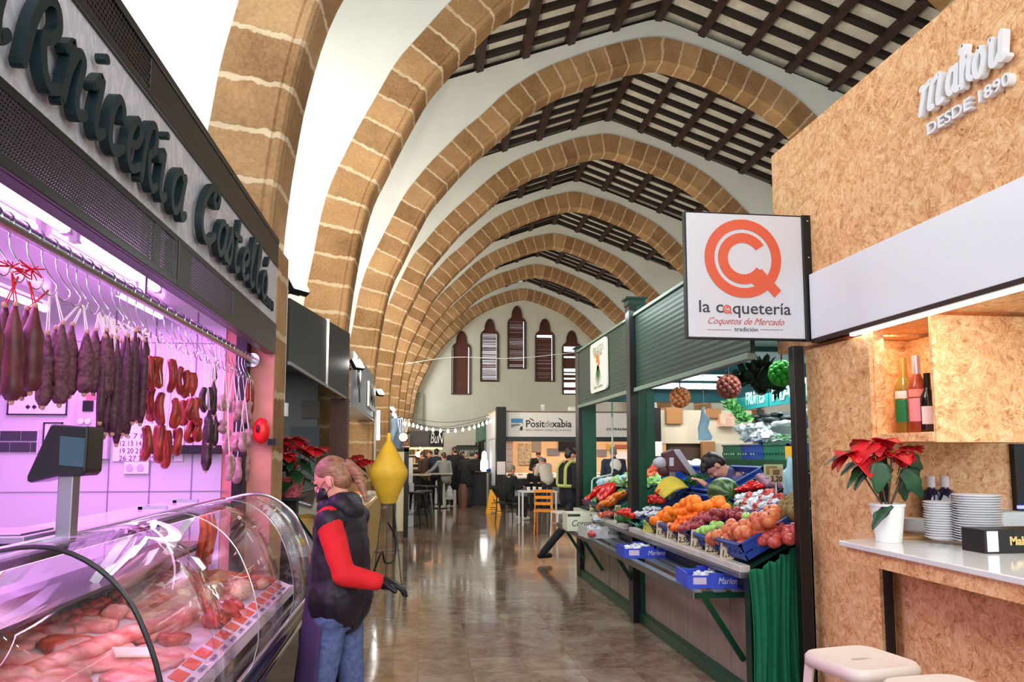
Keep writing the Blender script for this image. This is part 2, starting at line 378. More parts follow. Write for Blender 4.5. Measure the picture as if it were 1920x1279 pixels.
# cross-section (outward radial, depth): front face, groove, roll edge, intrados, roll, back face
sec = [(TH_A, 0), (.10, 0), (.085, .014), (.07, 0), (.03, .006), (.006, .03), (0, .07), (.012, .085), (0, .1), (0, AW-.06), (.006, AW-.03), (.03, AW-.006), (.07, AW), (TH_A, AW)]
for i, y0 in enumerate(AY):
    if i == 0: continue
    mb = MB(); vs = []; n = len(sec)
    for k, p in enumerate(full):
        jit = .012*noise.noise(Vector((p.x*1.5, p.y*1.5, i*3.1)))
        for (r, dy) in sec:
            q = p+nrm[k]*(r*(1+(.06*noise.noise(Vector((arc[k]*1.3, i, 0))) if r == TH_A else 0))+(jit if r < .4 else 0)); vs.append(HF(XC+q.x, y0+dy, max(0, q.y)))
    fs = []; uvs = []
    for k in range(len(full)-1):
        for j in range(n-1):
            fs.append((k*n+j, k*n+j+1, (k+1)*n+j+1, (k+1)*n+j)); s0, s1 = arc[k]+i*.13, arc[k+1]+i*.13
            uvs.append([(s0, j), (s0, j+1), (s1, j+1), (s1, j)])
    mb.add(vs, fs, 0, True, uvs)
    o = mb.build('stone_arch', M_STONE, angle=30)
    names = ['behind the viewer', 'nearest, rising beside the butcher stall', 'second from the butcher stall', 'third from the butcher stall', 'fourth, over the middle of the hall', 'fifth, beyond the middle', 'sixth towards the gable wall', 'seventh, last but one before the gable', 'last, against the gable wall']
    tag(o, 'pointed sandstone arch with pale mortar joints, '+names[i], 'arch', 'sandstone diaphragm arches of the nave')
    # plastered spandrel above the arch, up to the roof
    outer = [p+nrm[k]*(TH_A-.03) for k, p in enumerate(full)]
    mb = MB()
    WX = 8.2
    for y, flip in ((y0+.04, 0), (y0+AW-.04, 1)):
        vs = []; fs = []
        for p in outer:
            vs.append(HF(XC+p.x, y, max(0, p.y)))
            t = p.x/5.37
            # matching rim point: side walls low down, roof line higher up
            if p.y < 6.3: q = (math.copysign(WX, p.x), max(0, p.y)*1.27)
            else:
                u = abs(p.x)/5.6; u = min(1, u)*WX; q = (math.copysign(u, p.x), roofz(u)-.02)
            q = (q[0], min(q[1], roofz(q[0])-.02))
            vs.append(HF(XC+q[0], y, q[1]))
        for k in range(len(outer)-1): fs.append((2*k, 2*k+1, 2*k+3, 2*k+2) if not flip else (2*k, 2*k+2, 2*k+3, 2*k+1))
        mb.add(vs, fs)
    # cap along the slope
    for s in (-1, 1):
        us = [WX*k/10 for k in range(11)]
        vs = []
        for u in us: vs += [HF(XC+s*u, y0+.04, roofz(u)-.02), HF(XC+s*u, y0+AW-.04, roofz(u)-.02)]
        mb.add(vs, [(2*k, 2*k+1, 2*k+3, 2*k+2) for k in range(10)])
    struct(tag(mb.build('wall_spandrel', M_PLASTER), 'white plastered spandrel wall over an arch'))
# side walls
mb = MB()
for s, nme in ((-1, 'wall_left'), (1, 'wall_right')):
    mb = MB(); x0 = XC+s*8.2
    vs = [HF(x0, -4, 0), HF(x0, 40, 0), HF(x0, 40, 8.1), HF(x0, -4, 8.1)]; vs += [v+HF(s*.3, 0, 0) for v in vs]
    mb.add(vs, [(0, 1, 2, 3), (7, 6, 5, 4), (0, 4, 5, 1), (1, 5, 6, 2), (2, 6, 7, 3), (3, 7, 4, 0)]); struct(mb.build(nme, M_PLASTER))
# roof: pale boards, thin rafters down the slope, thick purlins along the hall
M_BOARD = mat('pale_roof_tile', rgb(214, 210, 196), .85, var=.10, vscale=5)
for s in (-1, 1):
    mb = MB(); vs = []
    for u in (0, 8.6):
        for y in (-4, 40): vs += [HF(XC+s*u, y, roofz(u)+.20), HF(XC+s*u, y, roofz(u)+.26)]
    mb.add(vs, [(0, 2, 6, 4), (1, 5, 7, 3), (0, 4, 5, 1), (2, 3, 7, 6), (4, 6, 7, 5)])
    struct(mb.build('ceiling', M_BOARD))
    mb = MB(); y = AY[1]+.1
    while y < 39.5:
        mb.bar(HF(XC+s*.02, y, roofz(0)+.15), HF(XC+s*8.2, y, roofz(8.2)+.15), .15, .11); y += .56
    struct(tag(mb.build('ceiling_rafters', M_BLKT), 'thin dark rafters running down the roof slope'))
k = 0
for s in (-1, 0, 1):
    for j in range(1 if s else 0, 9 if s else 1):
        u = .97*j; mb = MB(); z = roofz(u)+.03
        mb.bar(HF(XC+s*u, AY[1]-.4, z), HF(XC+s*u, 39.2, z), .15, .19, up=(s*.36, 0, 1))
        side = 'ridge' if s == 0 else ('left' if s < 0 else 'right')
        o = mb.build('roof_purlin', M_BROWN); k += 1
        tag(o, 'dark ridge beam along the top of the roof' if s == 0 else 'dark timber purlin along the %s roof slope, number %s down from the ridge' % (side, ['one', 'two', 'three', 'four', 'five', 'six', 'seven', 'eight'][j-1]), 'roof beam', 'timber purlins under the roof')
# ------------------------------------------------------------------ gable wall with five lancet windows
YW = AY[8]+.51
def toH(p):   # world -> hall frame
    return (p.x*cos(HA)-p.y*sin(HA), p.x*sin(HA)+p.y*cos(HA), p.z)
def hallY(px, py, Y):
    d = ray(px, py); den = d.x*sin(HA)+d.y*cos(HA); p = O+d*(Y/den); return toH(p)
wins = [(846, 884, 621, 740, 0), (900, 936, 598, 716, 1), (951, 987, 574, 692, 2), (1003, 1040, 598, 716, 3), (1054, 1090, 620, 740, 4)]
WN = []
for x0, x1, y0, y1, i in wins:
    a = hallY(x0, y1, YW); b = hallY(x1, y0, YW); WN.append((a[0], b[0], a[2], b[2]))
mb = MB()
def fw(u, v, d): return HF(u, YW+d, v)
# wall as columns of panels around the openings
xs = [-3.6]
for w in WN: xs += [w[0], w[1]]
xs.append(13.0)
for k in range(len(xs)-1):
    if k % 2 == 0: segs = [(0, 11)]
    else: w = WN[k//2]; segs = [(0, w[2]), (w[3], 11)]
    for z0, z1 in segs:
        mb.prism([(xs[k], z0), (xs[k+1], z0), (xs[k+1], z1), (xs[k], z1)], fw, 0, .35)
# lancet heads: stepped trefoil shoulders filling the rectangle corners
def lancet(w, inset=0):
    x0, x1, z0, z1 = w[0]+inset, w[1]-inset, w[2]+inset, w[3]-inset*.8; cx = (x0+x1)/2; hw = (x1-x0)/2
    zs = z1-hw*1.9; pts = [(x0, z0), (x0, zs)]
    for t in range(1, 7): a = t*R(75)/6; pts.append((cx-hw*.52-hw*.48*cos(a), zs+hw*.62*sin(a)))
    z2 = zs+hw*.78
    for t in range(9): a = t*(pi/2)/8; pts.append((cx-hw*.56*cos(a), z2+(z1-z2)*sin(a)))
    return pts, [(2*cx-p[0], p[1]) for p in pts[::-1]][1:], cx, z1
for w in WN:
    L_, R_, cx, z1 = lancet(w)
    mb.prism(L_[1:]+[(w[0], z1+.001)], fw, 0, .35); mb.prism([(cx, z1), (w[1], z1+.001)][1:]+[(cx, z1)]+R_[:-1], fw, 0, .35)
struct(mb.build('wall_gable', M_WALLFAR))
M_SHUT = mat('brown_shutter_wood', rgb(92, 48, 34), .55, var=.2, vscale=12)
M_REV = mat('dark_window_surround', rgb(84, 70, 60), .8, var=.1)
M_SKY = emis('daylight_behind_shutter', (.85, .93, 1, 1), 2.4)
for i, w in enumerate(WN):
    t = thing('lancet_window', ['leftmost lancet window, shutter slats closed dark brown', 'lancet window with sunlit half-open reddish slats, second from the left', 'tallest central lancet window with brown slats', 'lancet window with a bright line over dark slats, fourth from the left', 'rightmost lancet window with wide bright gaps between slats'][i], 'window', HF((w[0]+w[1])/2, YW, w[2]), 'lancet windows in the gable wall')
    L_, R_, cx, z1 = lancet(w); Li, Ri, _, _ = lancet(w, .07); out = L_+R_; inn = Li+Ri
    mbx = MB(); n = len(out)
    for q in range(n):
        r = (q+1) % n
        A = [fw(*out[q], -.05), fw(*out[r], -.05), fw(*inn[r], -.05), fw(*inn[q], -.05), fw(*out[q], .3), fw(*out[r], .3), fw(*inn[r], .3), fw(*inn[q], .3)]
        mbx.add(A, [(0, 1, 2, 3), (3, 2, 6, 7), (0, 4, 5, 1)])
    mbx.build('window_frame', M_REV, t)
    mbx = MB(); mbx.prism(inn, fw, .27, .29); mbx.build('window_pane', M_SKY, t)
    mbx = MB(); hw = (w[1]-w[0])/2-.08; zt = w[3]-hw*1.75; z = w[2]+.08; tilt = [.0, .030, .010, .006, .0][i]
    mbx.prism([(cx-hw-.01, zt-.06)]+[p for p in Li if p[1] > zt-.05]+[p for p in Ri if p[1] > zt-.05]+[(cx+hw+.01, zt-.06)], fw, .14, .18)
    rng = random.Random(i)
    while z < zt-.1:
        hgt = .085-tilt*rng.uniform(.3, 1)
        gap = i == 4 and rng.random() < .28
        if i == 3 and z > zt-.25: gap = True
        if not gap: mbx.box(0, 0, 0, 0, 0, 0) if False else mbx.prism([(cx-hw+.05, z), (cx+hw-.08+(.02 if i in (1,) else 0), z), (cx+hw-.08+(.02 if i in (1,) else 0), z+hgt), (cx-hw+.05, z+hgt)], fw, .12, .15)
        z += .085
    mbx.build('shutter', M_SHUT, t)
    mbx = MB(); mbx.prism([(cx-hw, w[2]+.06), (cx-hw+.05, w[2]+.06), (cx-hw+.05, zt), (cx-hw, zt)], fw, .1, .16); mbx.prism([(cx+hw-.05, w[2]+.06), (cx+hw, w[2]+.06), (cx+hw, zt), (cx+hw-.05, zt)], fw, .1, .16)
    mbx.build('shutter_stile', M_SHUT, t)
# grey pilaster at the foot of the gable
a = hallY(779, 966, YW-.2); b = hallY(793, 736, YW-.2)
mb = MB(); mb.prism([(a[0], 0), (b[0], 0), (b[0], b[2]), (a[0], b[2])], lambda u, v, d: HF(u, YW-.2+d, v), 0, .2)
struct(tag(mb.build('wall_pilaster', mat('grey_stone', rgb(150, 146, 134), .8, var=.08)), 'grey stone pilaster at the foot of the gable'))
# ------------------------------------------------------------------ floodlights clamped to the left piers
M_FLOOD = emis('floodlight_lens', (1, .98, .95, 1), 60)
for k, (px, py, Y, w) in enumerate([(560, 532, 6.1, 330), (672, 682, 10.4, 380), (713, 735, 15.3, 380), (736, 767, 20.2, 330), (752, 785, 25, 330), (757, 797, 29.6, 300)]):
    p = atY(px, py, Y); dirs = (HF(XC+.5, Y+2.0, 7.6)-p).normalized() if False else (HF(XC-1.5, Y-2.6, 6.2)-p).normalized()
    t = thing('floodlight', ['white floodlight shining beside the first stone arch', 'white floodlight over the third stall sign', 'white floodlight on the pier above the yellow float', 'small floodlight on the fourth pier', 'small distant floodlight on the fifth pier', 'small distant floodlight on the sixth pier'][k], 'lamp', p, 'floodlights on the left piers')
    q = dirs.to_track_quat('Z', 'Y').to_matrix()
    mb = MB(); mb.obox(p-dirs*.03, (.10, .075, .028), q); mb.build('lamp_housing', M_DARK, t, bevel=.006)
    mb = MB(); mb.obox(p+dirs*.002, (.085, .06, .006), q); mb.build('lamp_lens', M_FLOOD, t)
    mb = MB(); mb.tube([p+q@Vector((.11, 0, -.03)), p+q@Vector((.12, 0, -.12)), p+q@Vector((-.12, 0, -.12)), p+q@Vector((-.11, 0, -.03))], .008, 6)
    mb.bar(p+q@Vector((0, 0, -.12)), p+Vector((-.16, .05, -.1)), .02, .02); mb.build('lamp_bracket', M_DARK, t)
    sp = bpy.data.lights.new('floodlight_beam', 'SPOT'); sp.energy = w*2.6; sp.spot_size = R(150); sp.spot_blend = .8; sp.color = (1, .84, .62); sp.shadow_soft_size = .08
    so = bpy.data.objects.new('floodlight_beam', sp); C.objects.link(so); so.location = p+dirs*.03; so.rotation_euler = (HF(XC-3.6, Y+5.5, 6.2)-p).normalized().to_track_quat('-Z', 'Y').to_euler()
# cables across the nave
def cable(pts, r, m, label, name='cable', grp=None):
    mb = MB(); mb.tube(smoothpts(pts, 8), r, 6); return tag(mb.build(name, m), label, 'cable', grp)
cable([HF(-1.0, 24, 4.5), atY(850, 670, 24), atY(960, 672, 24), atY(1085, 660, 24), atY(1240, 640, 24)], .012, M_WHITE, 'thin white cable slung across the hall before the gable')
for k, (ya, yb) in enumerate(((779, 777), (788, 782), (797, 790))):
    cable([atY(782, ya+7, 24), atY(830, ya+13, 24), atY(880, yb+11, 24), atY(922, yb, 24)], .008, M_DARK, ['thin dark cable, highest of three above the string of bulbs', 'thin dark cable, middle of three above the string of bulbs', 'thin dark cable, lowest of three, carrying the bulbs'][k])
mb = MB(); pb = MB(); fl = thing('festoon_lights', 'string of white bulbs slung between pier and far stalls', 'string lights', tuple(atY(820, 810, 23)))
P_ = smoothpts([atY(738, 770, 18), atY(752, 786, 20), atY(775, 793, 22), atY(800, 800, 23), atY(840, 804, 23), atY(880, 799, 23), atY(905, 791, 23), atY(925, 783, 23)], 6)
mb.tube(P_, .01, 6); mb.build('flex', M_DARK, fl)
M_BULB = emis('bulb_glow', (1, .98, .94, 1), 1.6)
for q in P_[::2]:
    pb = MB(); pb.lathe([(.0, -.14), (.032, -.12), (.042, -.085), (.032, -.045), (.015, -.02), (.015, 0)], q, 10); pb.build('bulb', M_BULB, fl)
# ================================================================== THE BUTCHER'S STALL (left)
FX = -.93; YE = 4.85
M_PURP = mat('stall_lining', rgb(206, 202, 210), .3, spec=.5)
M_PERF = perf_mat('perforated_steel', rgb(70, 66, 72), .011, .27)
M_ANTH = mat('anthracite_steel', rgb(52, 52, 54), .3, .5, spec=.6)
def sign_marble():
    m, N, L, B = nm('white_marble_sign')
    tc = N.new('ShaderNodeTexCoord'); nz = noise_n(N, L, tc.outputs['Object'], 1.6, 4, .5, 2.5)
    w = M2(N, 'SINE', M2(N, 'MULTIPLY', nz.outputs['Fac'], 60, L), None, L)
    L.new(ramp(N, L, w, [(.0, rgb(196, 196, 202)), (.9, rgb(214, 214, 220))]), B.inputs['Base Color']); B.inputs['Roughness'].default_value = .3
    return m
M_SIGN = sign_marble()
t = thing('butcher_fascia', 'dark steel stall fascia with pale marble name board and green script lettering', 'shop sign', (FX, 2.5, 2.24))
mb = MB(); mb.box(FX-.03, FX-.004, .5, YE, 2.43, 2.80); mb.build('sign_board', M_SIGN, t)
mb = MB()
for y0, y1, mi in ((.5, 1.2, 0), (1.2, 2.66, 0), (2.72, 2.86, 0), (3.08, 3.75, 0)): mb.box(FX-.004, FX, y0, y1, 2.26, 2.41)
mb.build('perforated_panel', M_PERF, t)
mb = MB()
mb.box(FX-.01, FX+.004, .5, YE, 2.405, 2.43); mb.box(FX-.01, FX+.004, .5, YE, 2.235, 2.262); mb.box(FX-.012, FX+.002, 2.66, 2.72, 2.25, 2.41); mb.box(FX-.012, FX+.002, 2.86, 3.08, 2.25, 2.41); mb.box(FX-.012, FX+.002, 3.75, YE, 2.25, 2.41)
mb.box(FX-.05, FX+.008, 2.905, 2.915, 2.24, 2.42)
mb.box(FX-.06, FX-.01, .5, YE, 2.235, 2.25)
mb.build('steel_edge', M_ANTH, t, bevel=.003)
mb = MB(); mb.box(FX-.004, FX, .5, 2.55, 2.83, 2.955); mb.build('upper_perforated_panel', perf_mat('fine_perforated_steel', rgb(58, 56, 54), .017, .30), t)
mb = MB(); mb.box(FX-.01, FX+.006, .5, YE, 2.80, 2.83); mb.box(FX-.01, FX+.006, .5, YE, 2.955, 2.985); mb.box(FX-.012, FX+.002, 2.55, YE, 2.83, 2.955); mb.box(FX-.02, FX-.012, .5, YE, 2.83, 2.96); mb.box(FX-.35, FX-.01, .5, YE, 2.96, 2.985)
mb.build('upper_rail', M_ANTH, t, bevel=.003)
GL = {
 'C': [[(.95, 1.25), (1.0, 1.55), (.75, 1.72), (.4, 1.5), (.12, .95), (.1, .4), (.35, .02), (.7, .05), (1.0, .35)], [(.9, 1.25), (.72, 1.2), (.65, 1.4), (.75, 1.6)]],
 'a': [[(.78, .85), (.5, 1.02), (.18, .75), (.1, .3), (.33, 0), (.62, .2), (.8, .8)], [(.86, 1), (.76, .3), (.9, 0), (1.12, .15)]],
 'r': [[(.05, 0), (.1, .7), (.3, 1.2), (.6, 1.28), (.75, .98), (.55, .68), (.4, .62), (.55, .2), (.8, 0), (1.05, .12)]],
 'n': [[(.05, .85), (.25, 1.0), (.12, 0)], [(.14, .4), (.42, .95), (.68, .9), (.6, .3), (.76, 0), (1.02, .12)]],
 'i': [[(.05, .75), (.38, 1), (.28, .25), (.48, 0), (.75, .12)], [(.42, 1.42), (.5, 1.44)]],
 'c': [[(.8, .72), (.68, .95), (.38, 1), (.12, .6), (.18, .12), (.5, 0), (.92, .2)]],
 'e': [[(.15, .42), (.6, .55), (.76, .85), (.5, 1.02), (.16, .65), (.15, .2), (.45, 0), (.92, .2)]],
 's': [[(.0, .1), (.35, .75), (.45, 1.1), (.62, .6), (.5, .05), (.15, .05)]],
 't': [[(.38, 1.6), (.2, .5), (.35, 0), (.7, .12)], [(.0, 1.08), (.7, 1.12)]],
 'l': [[(.15, .5), (.5, 1.35), (.42, 1.68), (.22, 1.3), (.18, .3), (.38, 0), (.7, .12)]],
 'o': [[(.5, 1.0), (.18, .8), (.1, .3), (.38, 0), (.72, .25), (.72, .75), (.48, 1.0)], [(.55, .95), (.8, .85), (1.0, 1.0)]],
 'ó': [[(.5, 1.0), (.18, .8), (.1, .3), (.38, 0), (.72, .25), (.72, .75), (.48, 1.0)], [(.55, 1.35), (.7, 1.6)]],
}
M_LET = mat('dark_green_letters', rgb(12, 36, 40), .45, var=.15, vscale=20)
def LY(px): return atX(px, 90+.97*px, FX).y
def word(name, letters, z0, xh, wd):
    mb = MB()
    for ch, y, wl in letters:
        fn = lambda u, v, d, y=y, wl=wl: Vector((FX+d, y+(u+.22*v)*wl, z0+v*xh))
        L2 = []
        mb2 = GL[ch]
        # stroke width in metres: draw in a unit space scaled by width
        pts = [[(.80*u+.16*v, v*xh/wl) for u, v in ln] for ln in mb2]
        fn = lambda u, v, d, y=y, wl=wl: Vector((FX+d, y+u*wl, z0+v*wl))
        strokes(mb, pts, fn, wd/wl, .012, .04)
    return mb.build(name, M_LET, t)
word('lettering', [('C', 1.2, .2), ('a', 1.49, .16), ('r', LY(8), .20), ('n', LY(80), .17), ('i', LY(138), .15), ('c', LY(173), .15), ('e', LY(208), .16), ('r', LY(240), .16), ('i', LY(270), .15), ('a', LY(296), .2)], 2.475, .165, .028)
word('lettering', [('C', LY(354), .27), ('a', LY(388), .21), ('s', LY(406), .2), ('t', LY(420), .22), ('e', LY(436), .22), ('l', LY(452), .2), ('l', LY(464), .2), ('ó', LY(476), .22)], 2.485, .155, .031)
text_mesh('lettering', 'Tel. 579 05 40', .085, frameM((FX+.002, LY(489), 2.49), (0, 1, 0), (0, 0, 1)), M_LET, t, .006, .002, width=.34)
# stall shell
mb = MB(); mb.box(-2.9, -1.24, YE+.02, YE+.1, 0, 2.95); struct(tag(mb.build('wall_butcher_end', M_PURP), 'white panelled end wall of the butcher stall'))
mb = MB(); mb.box(-3.0, -2.9, .3, YE+.1, 0, 2.95); struct(tag(mb.build('wall_butcher_back', M_PURP), 'white back wall of the butcher stall'))
mb = MB(); mb.box(-2.9, FX-.03, .5, YE, 2.52, 2.56); struct(tag(mb.build('ceiling_butcher', mat('stall_ceiling', rgb(225, 222, 228), .2, .3)), 'glossy stall ceiling'))
mb = MB()
for px in (208, 285, 363): p = atY(px, 800, YE+.018); mb.box(p.x-.003, p.x+.003, YE+.014, YE+.02, .9, 2.5)
for pz in (1.37, 2.3): mb.box(-2.88, -1.2, YE+.014, YE+.02, pz-.002, pz+.002)
struct(tag(mb.build('trim_1', mat('panel_joint', rgb(150, 130, 160), .6)), 'joints between the wall panels'))
mb = MB(); p = atY(450, 800, 4.8); mb.box(p.x-.03, p.x+.035, 4.76, YE+.02, 0, 2.5); mb.box(-1.65, -1.24, 4.79, YE+.02, 1.60, 1.655)
tag(mb.build('corner_post', M_DARK), 'black steel corner post and ledge beside the pink pier', 'post')
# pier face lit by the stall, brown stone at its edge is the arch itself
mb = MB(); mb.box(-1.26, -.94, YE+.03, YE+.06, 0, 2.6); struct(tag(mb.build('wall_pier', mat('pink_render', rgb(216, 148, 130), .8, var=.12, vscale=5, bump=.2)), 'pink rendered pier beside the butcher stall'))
# dark brick stripe
M_BRK = mat('glazed_dark_tile', rgb(56, 58, 66), .25)
mb = MB(); mb.box(-2.88, -2.32, YE+.012, YE+.02, 1.605, 1.745, 0)
for r_ in range(2):
    x = -2.95+(.06 if r_ else 0)
    while x < -2.36: mb.box(max(x, -2.88), min(x+.112, -2.33), YE+.004, YE+.013, 1.612+r_*.068, 1.672+r_*.068, 1); x += .118
tag(mb.build('tile_stripe', [mat('grout_white', rgb(214, 205, 220), .7), M_BRK]), 'two courses of dark glazed brick tiles across the white wall', 'tiles')
# tube lights
M_TUBE = emis('violet_tube_glow', (.95, .45, 1.0, 1), 4)
for k, (x, y0, y1) in enumerate([(-1.345, 1.5, 2.92), (-1.46, 1.5, 2.92), (-1.36, 3.05, 3.95), (-1.475, 3.05, 3.95), (-1.6, 4.05, 4.75), (-2.2, 1.6, 3.0), (-2.2, 3.2, 4.6)]):
    lt = thing('fluorescent_tube', 'violet fluorescent tube glowing under the stall ceiling, ' + ['outer one nearest the viewer', 'inner one nearest the viewer', 'outer one in the middle', 'inner one in the middle', 'short one by the end wall', 'over the rear worktop, near end', 'over the rear worktop, far end'][k], 'lamp', (x, y0, 2.45), 'violet tubes over the meat counter')
    mb = MB(); mb.tube([(x, y0, 2.45), (x, y1, 2.45)], .02, 10); mb.build('glass_tube', M_TUBE, lt)
    mb = MB(); mb.box(x-.02, x+.02, y0-.03, y1+.03, 2.49, 2.52)
    for y in (y0-.01, y1+.01): mb.box(x-.015, x+.015, y-.02, y+.02, 2.43, 2.49)
    mb.build('lamp_body', M_WHITE, lt)
area('violet_stall_light', (-1.75, 2.9, 2.42), (-1.75, 2.9, 0), 1.1, 3.4, 92, (.84, .27, .98))
area('violet_case_light', (-1.12, 2.7, 1.30), (-.98, 2.7, .9), .06, 3.0, 11, (1, .50, .86))
# rail with hooks
t = thing('hanging_rail', 'long steel rail carrying the meat hooks above the counter', 'rail', (-1.066, 4.85, 2.195))
mb = MB(); mb.tube([(-1.066, .6, 2.195), (-1.066, YE+.03, 2.195)], .021, 14); mb.build('tube', M_CHROME, t)
mb = MB(); mb.tube([(-1.066, YE+.025, 2.195), (-1.066, YE-.02, 2.195)], .045, 14); mb.build('wall_flange', M_CHROME, t)
for y in (1.3, 2.95): mb = MB(); mb.box(-1.078, -1.054, y-.012, y+.012, 2.21, 2.52); mb.build('hanger', M_CHROME, t)
mb = MB()
for k in range(130): a_ = .6+k*4.2/130; mb.tube([(-1.066+.021*cos(q*.9+k), a_, 2.195+.021*sin(q*.9+k)) for q in range(2)], .004, 4)
RX = -1.066
def hook(y, drop=.13, s=1):
    mb = MB(); pts = []
    for q in range(9): a_ = -.3+q*(pi+.3)/8; pts.append((RX+.026*cos(a_), y, 2.195+.026*sin(a_)))
    pts += [(RX-.027, y+.004, 2.195-drop*.35), (RX-.01, y+.03*s, 2.195-drop*.72)]
    for q in range(9): a_ = .2-q*(pi*1.05)/8; pts.append((RX, y+.004*s+s*.028*cos(a_), 2.195-drop*.86+.028*sin(a_)))
    mb.tube(smoothpts(pts, 2), .0026, 6)
    return mb.build('meat_hook', M_CHROME, loc=(RX, y, 2.2))
def yx(px, X=RX): return atX(px, 852-(788-px)*.5, X).y
hookp = [-20, 5, 35, 65, 92, 118, 140, 158, 176, 200, 222, 238, 253, 268, 284, 300, 318, 334, 345, 357, 368, 378, 389, 398, 406, 414, 422, 430, 437, 444, 450, 456, 462, 467]
H0 = None
for k, px in enumerate(hookp):
    y = yx(px)
    if H0 is None: H0 = hook(y); o = H0; o['category'] = 'hook'; o['group'] = 'steel hooks on the rail'; o['label'] = 'bent steel S-hook hanging from the butcher rail'
    else: dup(H0, (RX, y, 2.2), (0, 0, random.uniform(-.35, .35)), scale=(1, random.choice((1, -1, 1)), 1))
def zpx(py, Y, px=300): return atY(px, py, Y).z
def psc(p): return (Vector(p)-O).dot(_F)/FPX
def noisy_mat(name, c, c2, sc, rough=.5, bump=.3):
    return mat(name, c, rough, col2=c2, vscale=sc, bump=bump, bscale=sc*1.5)
M_SAL = noisy_mat('cured_salami', rgb(70, 22, 28), rgb(100, 40, 44), 14, .45)
M_SALW = noisy_mat('mould_flecked_salami', rgb(62, 22, 34), rgb(104, 62, 70), 80, .6)
M_FUET = noisy_mat('dark_cured_sausage', rgb(46, 16, 28), rgb(82, 42, 52), 70, .55)
M_CHO = noisy_mat('red_chorizo', rgb(112, 24, 16), rgb(158, 50, 30), 25, .35)
M_MORC = noisy_mat('black_pudding', rgb(34, 16, 24), rgb(66, 34, 42), 30, .35)
M_PALE = noisy_mat('pale_white_sausage', rgb(140, 100, 100), rgb(186, 150, 142), 30, .45)
M_REDS = mat('red_twine', rgb(190, 20, 24), .8)
def sausage(name, label, grp, px, yt, yb, w, m, dx=0, taper=.55, lean=0, strm=None, hang=None, n=12):
    X = RX+dx; p0 = atX(px, yt, X); Y = p0.y; zt, zb = p0.z, atX(px, yb, X).z; r = w/2*psc(p0); h = zt-zb
    t = thing(name, label, 'sausage', (X, Y, zt), grp)
    mb = MB(); prof = []; pts = []; rs = []
    for k in range(n+1):
        q = k/n; z = zt-h*q
        rr = r*min(1, (.28+1.9*q) if q < .4*taper+.1 else 1)*(1 if q < .93 else sqrt(max(0, 1-((q-.93)/.08)**2))*.9+.1)
        rr *= 1+.05*sin(q*17+px)
        pts.append((X+lean*q*.03, Y+.012*sin(q*3+px)*h*2, z)); rs.append(rr)
    mb.tube(pts, rs, 12); mb.build('casing', m, t, angle=180)
    for e_ in ((X, Y, zt+.006), (pts[-1][0], pts[-1][1], zb-.004)): mb = MB(); mb.ell(e_, (.0075, .0075, .009), n=8, m=6); mb.build('tied_end', mat('pale_casing_end', rgb(176, 136, 110), .6), t)
    hz = hang if hang else 2.07
    mb = MB(); ty = Y+random.uniform(-.015, .015)
    mb.tube([(X-.004, Y, zt), (RX, ty, hz)], .0018, 4); mb.tube([(X+.004, Y, zt), (RX, ty+.004, hz)], .0018, 4); mb.build('string', strm or M_STRING, t)
    return t
G1 = 'thick maroon salamis on red twine'
for k, (px, yt, yb, w, dx) in enumerate([(-12, 570, 745, 36, .02), (8, 576, 742, 34, -.03), (30, 575, 752, 36, .02), (50, 582, 745, 30, -.06), (66, 578, 735, 38, .02)]):
    sausage('salami', 'thick smooth maroon salami, '+['at the picture edge', 'behind the two largest', 'second from the left edge, tied with red twine', 'partly hidden behind its neighbours', 'rightmost of the red-twined ones'][k], G1, px, yt, yb, w, M_SAL, dx, strm=M_REDS)
mb = MB()
for c in ((25, 500), (60, 505)):
    Y = yx(c[0]); p = Vector((RX, Y, zpx(c[1], Y, c[0])))
    for q in range(14): a_ = random.uniform(0, 6.28); mb.tube([p, p+Vector((random.uniform(-.03, .03), random.uniform(-.05, .05), random.uniform(-.03, .02)))], .002, 4)
tag(mb.build('twine_knot', M_REDS), 'frayed red twine knots tied over the hooks at far left', 'twine')
G2 = 'speckled salamis hung on white string'
for k, (px, yt, yb, w, dx) in enumerate([(89, 628, 762, 27, .0), (105, 618, 735, 24, -.07), (118, 610, 758, 31, .03), (136, 612, 742, 26, -.02), (163, 626, 738, 29, .02), (180, 622, 737, 30, .0), (200, 623, 742, 30, .03), (213, 630, 735, 22, -.05)]):
    sausage('salami', 'white-flecked dark salami, '+['slim low-hanging one', 'mostly hidden rear one', 'widest of the first cluster', 'narrow one at the right of the first cluster', 'left one of the second cluster', 'middle one of the second cluster', 'right one of the second cluster with a pale tip', 'rear one beside the thin sausages'][k], G2, px, yt, yb, w, M_SALW, dx)
G3 = 'thin dry sausages in a dense bunch'
F0 = None
rng = random.Random(3)
for k in range(22):
    px = 193+k*3.9; yt = rng.uniform(615, 645); yb = rng.uniform(790, 815) if k < 17 else rng.uniform(770, 795)
    if k in (0, 2, 5, 8): yb += 22; yt += 60
    sausage('dry_sausage', 'long thin dark dry sausage in the dense hanging bunch', G3, px, yt, yb, rng.uniform(14, 17), M_FUET, rng.uniform(-.07, .05), taper=.2, n=9)
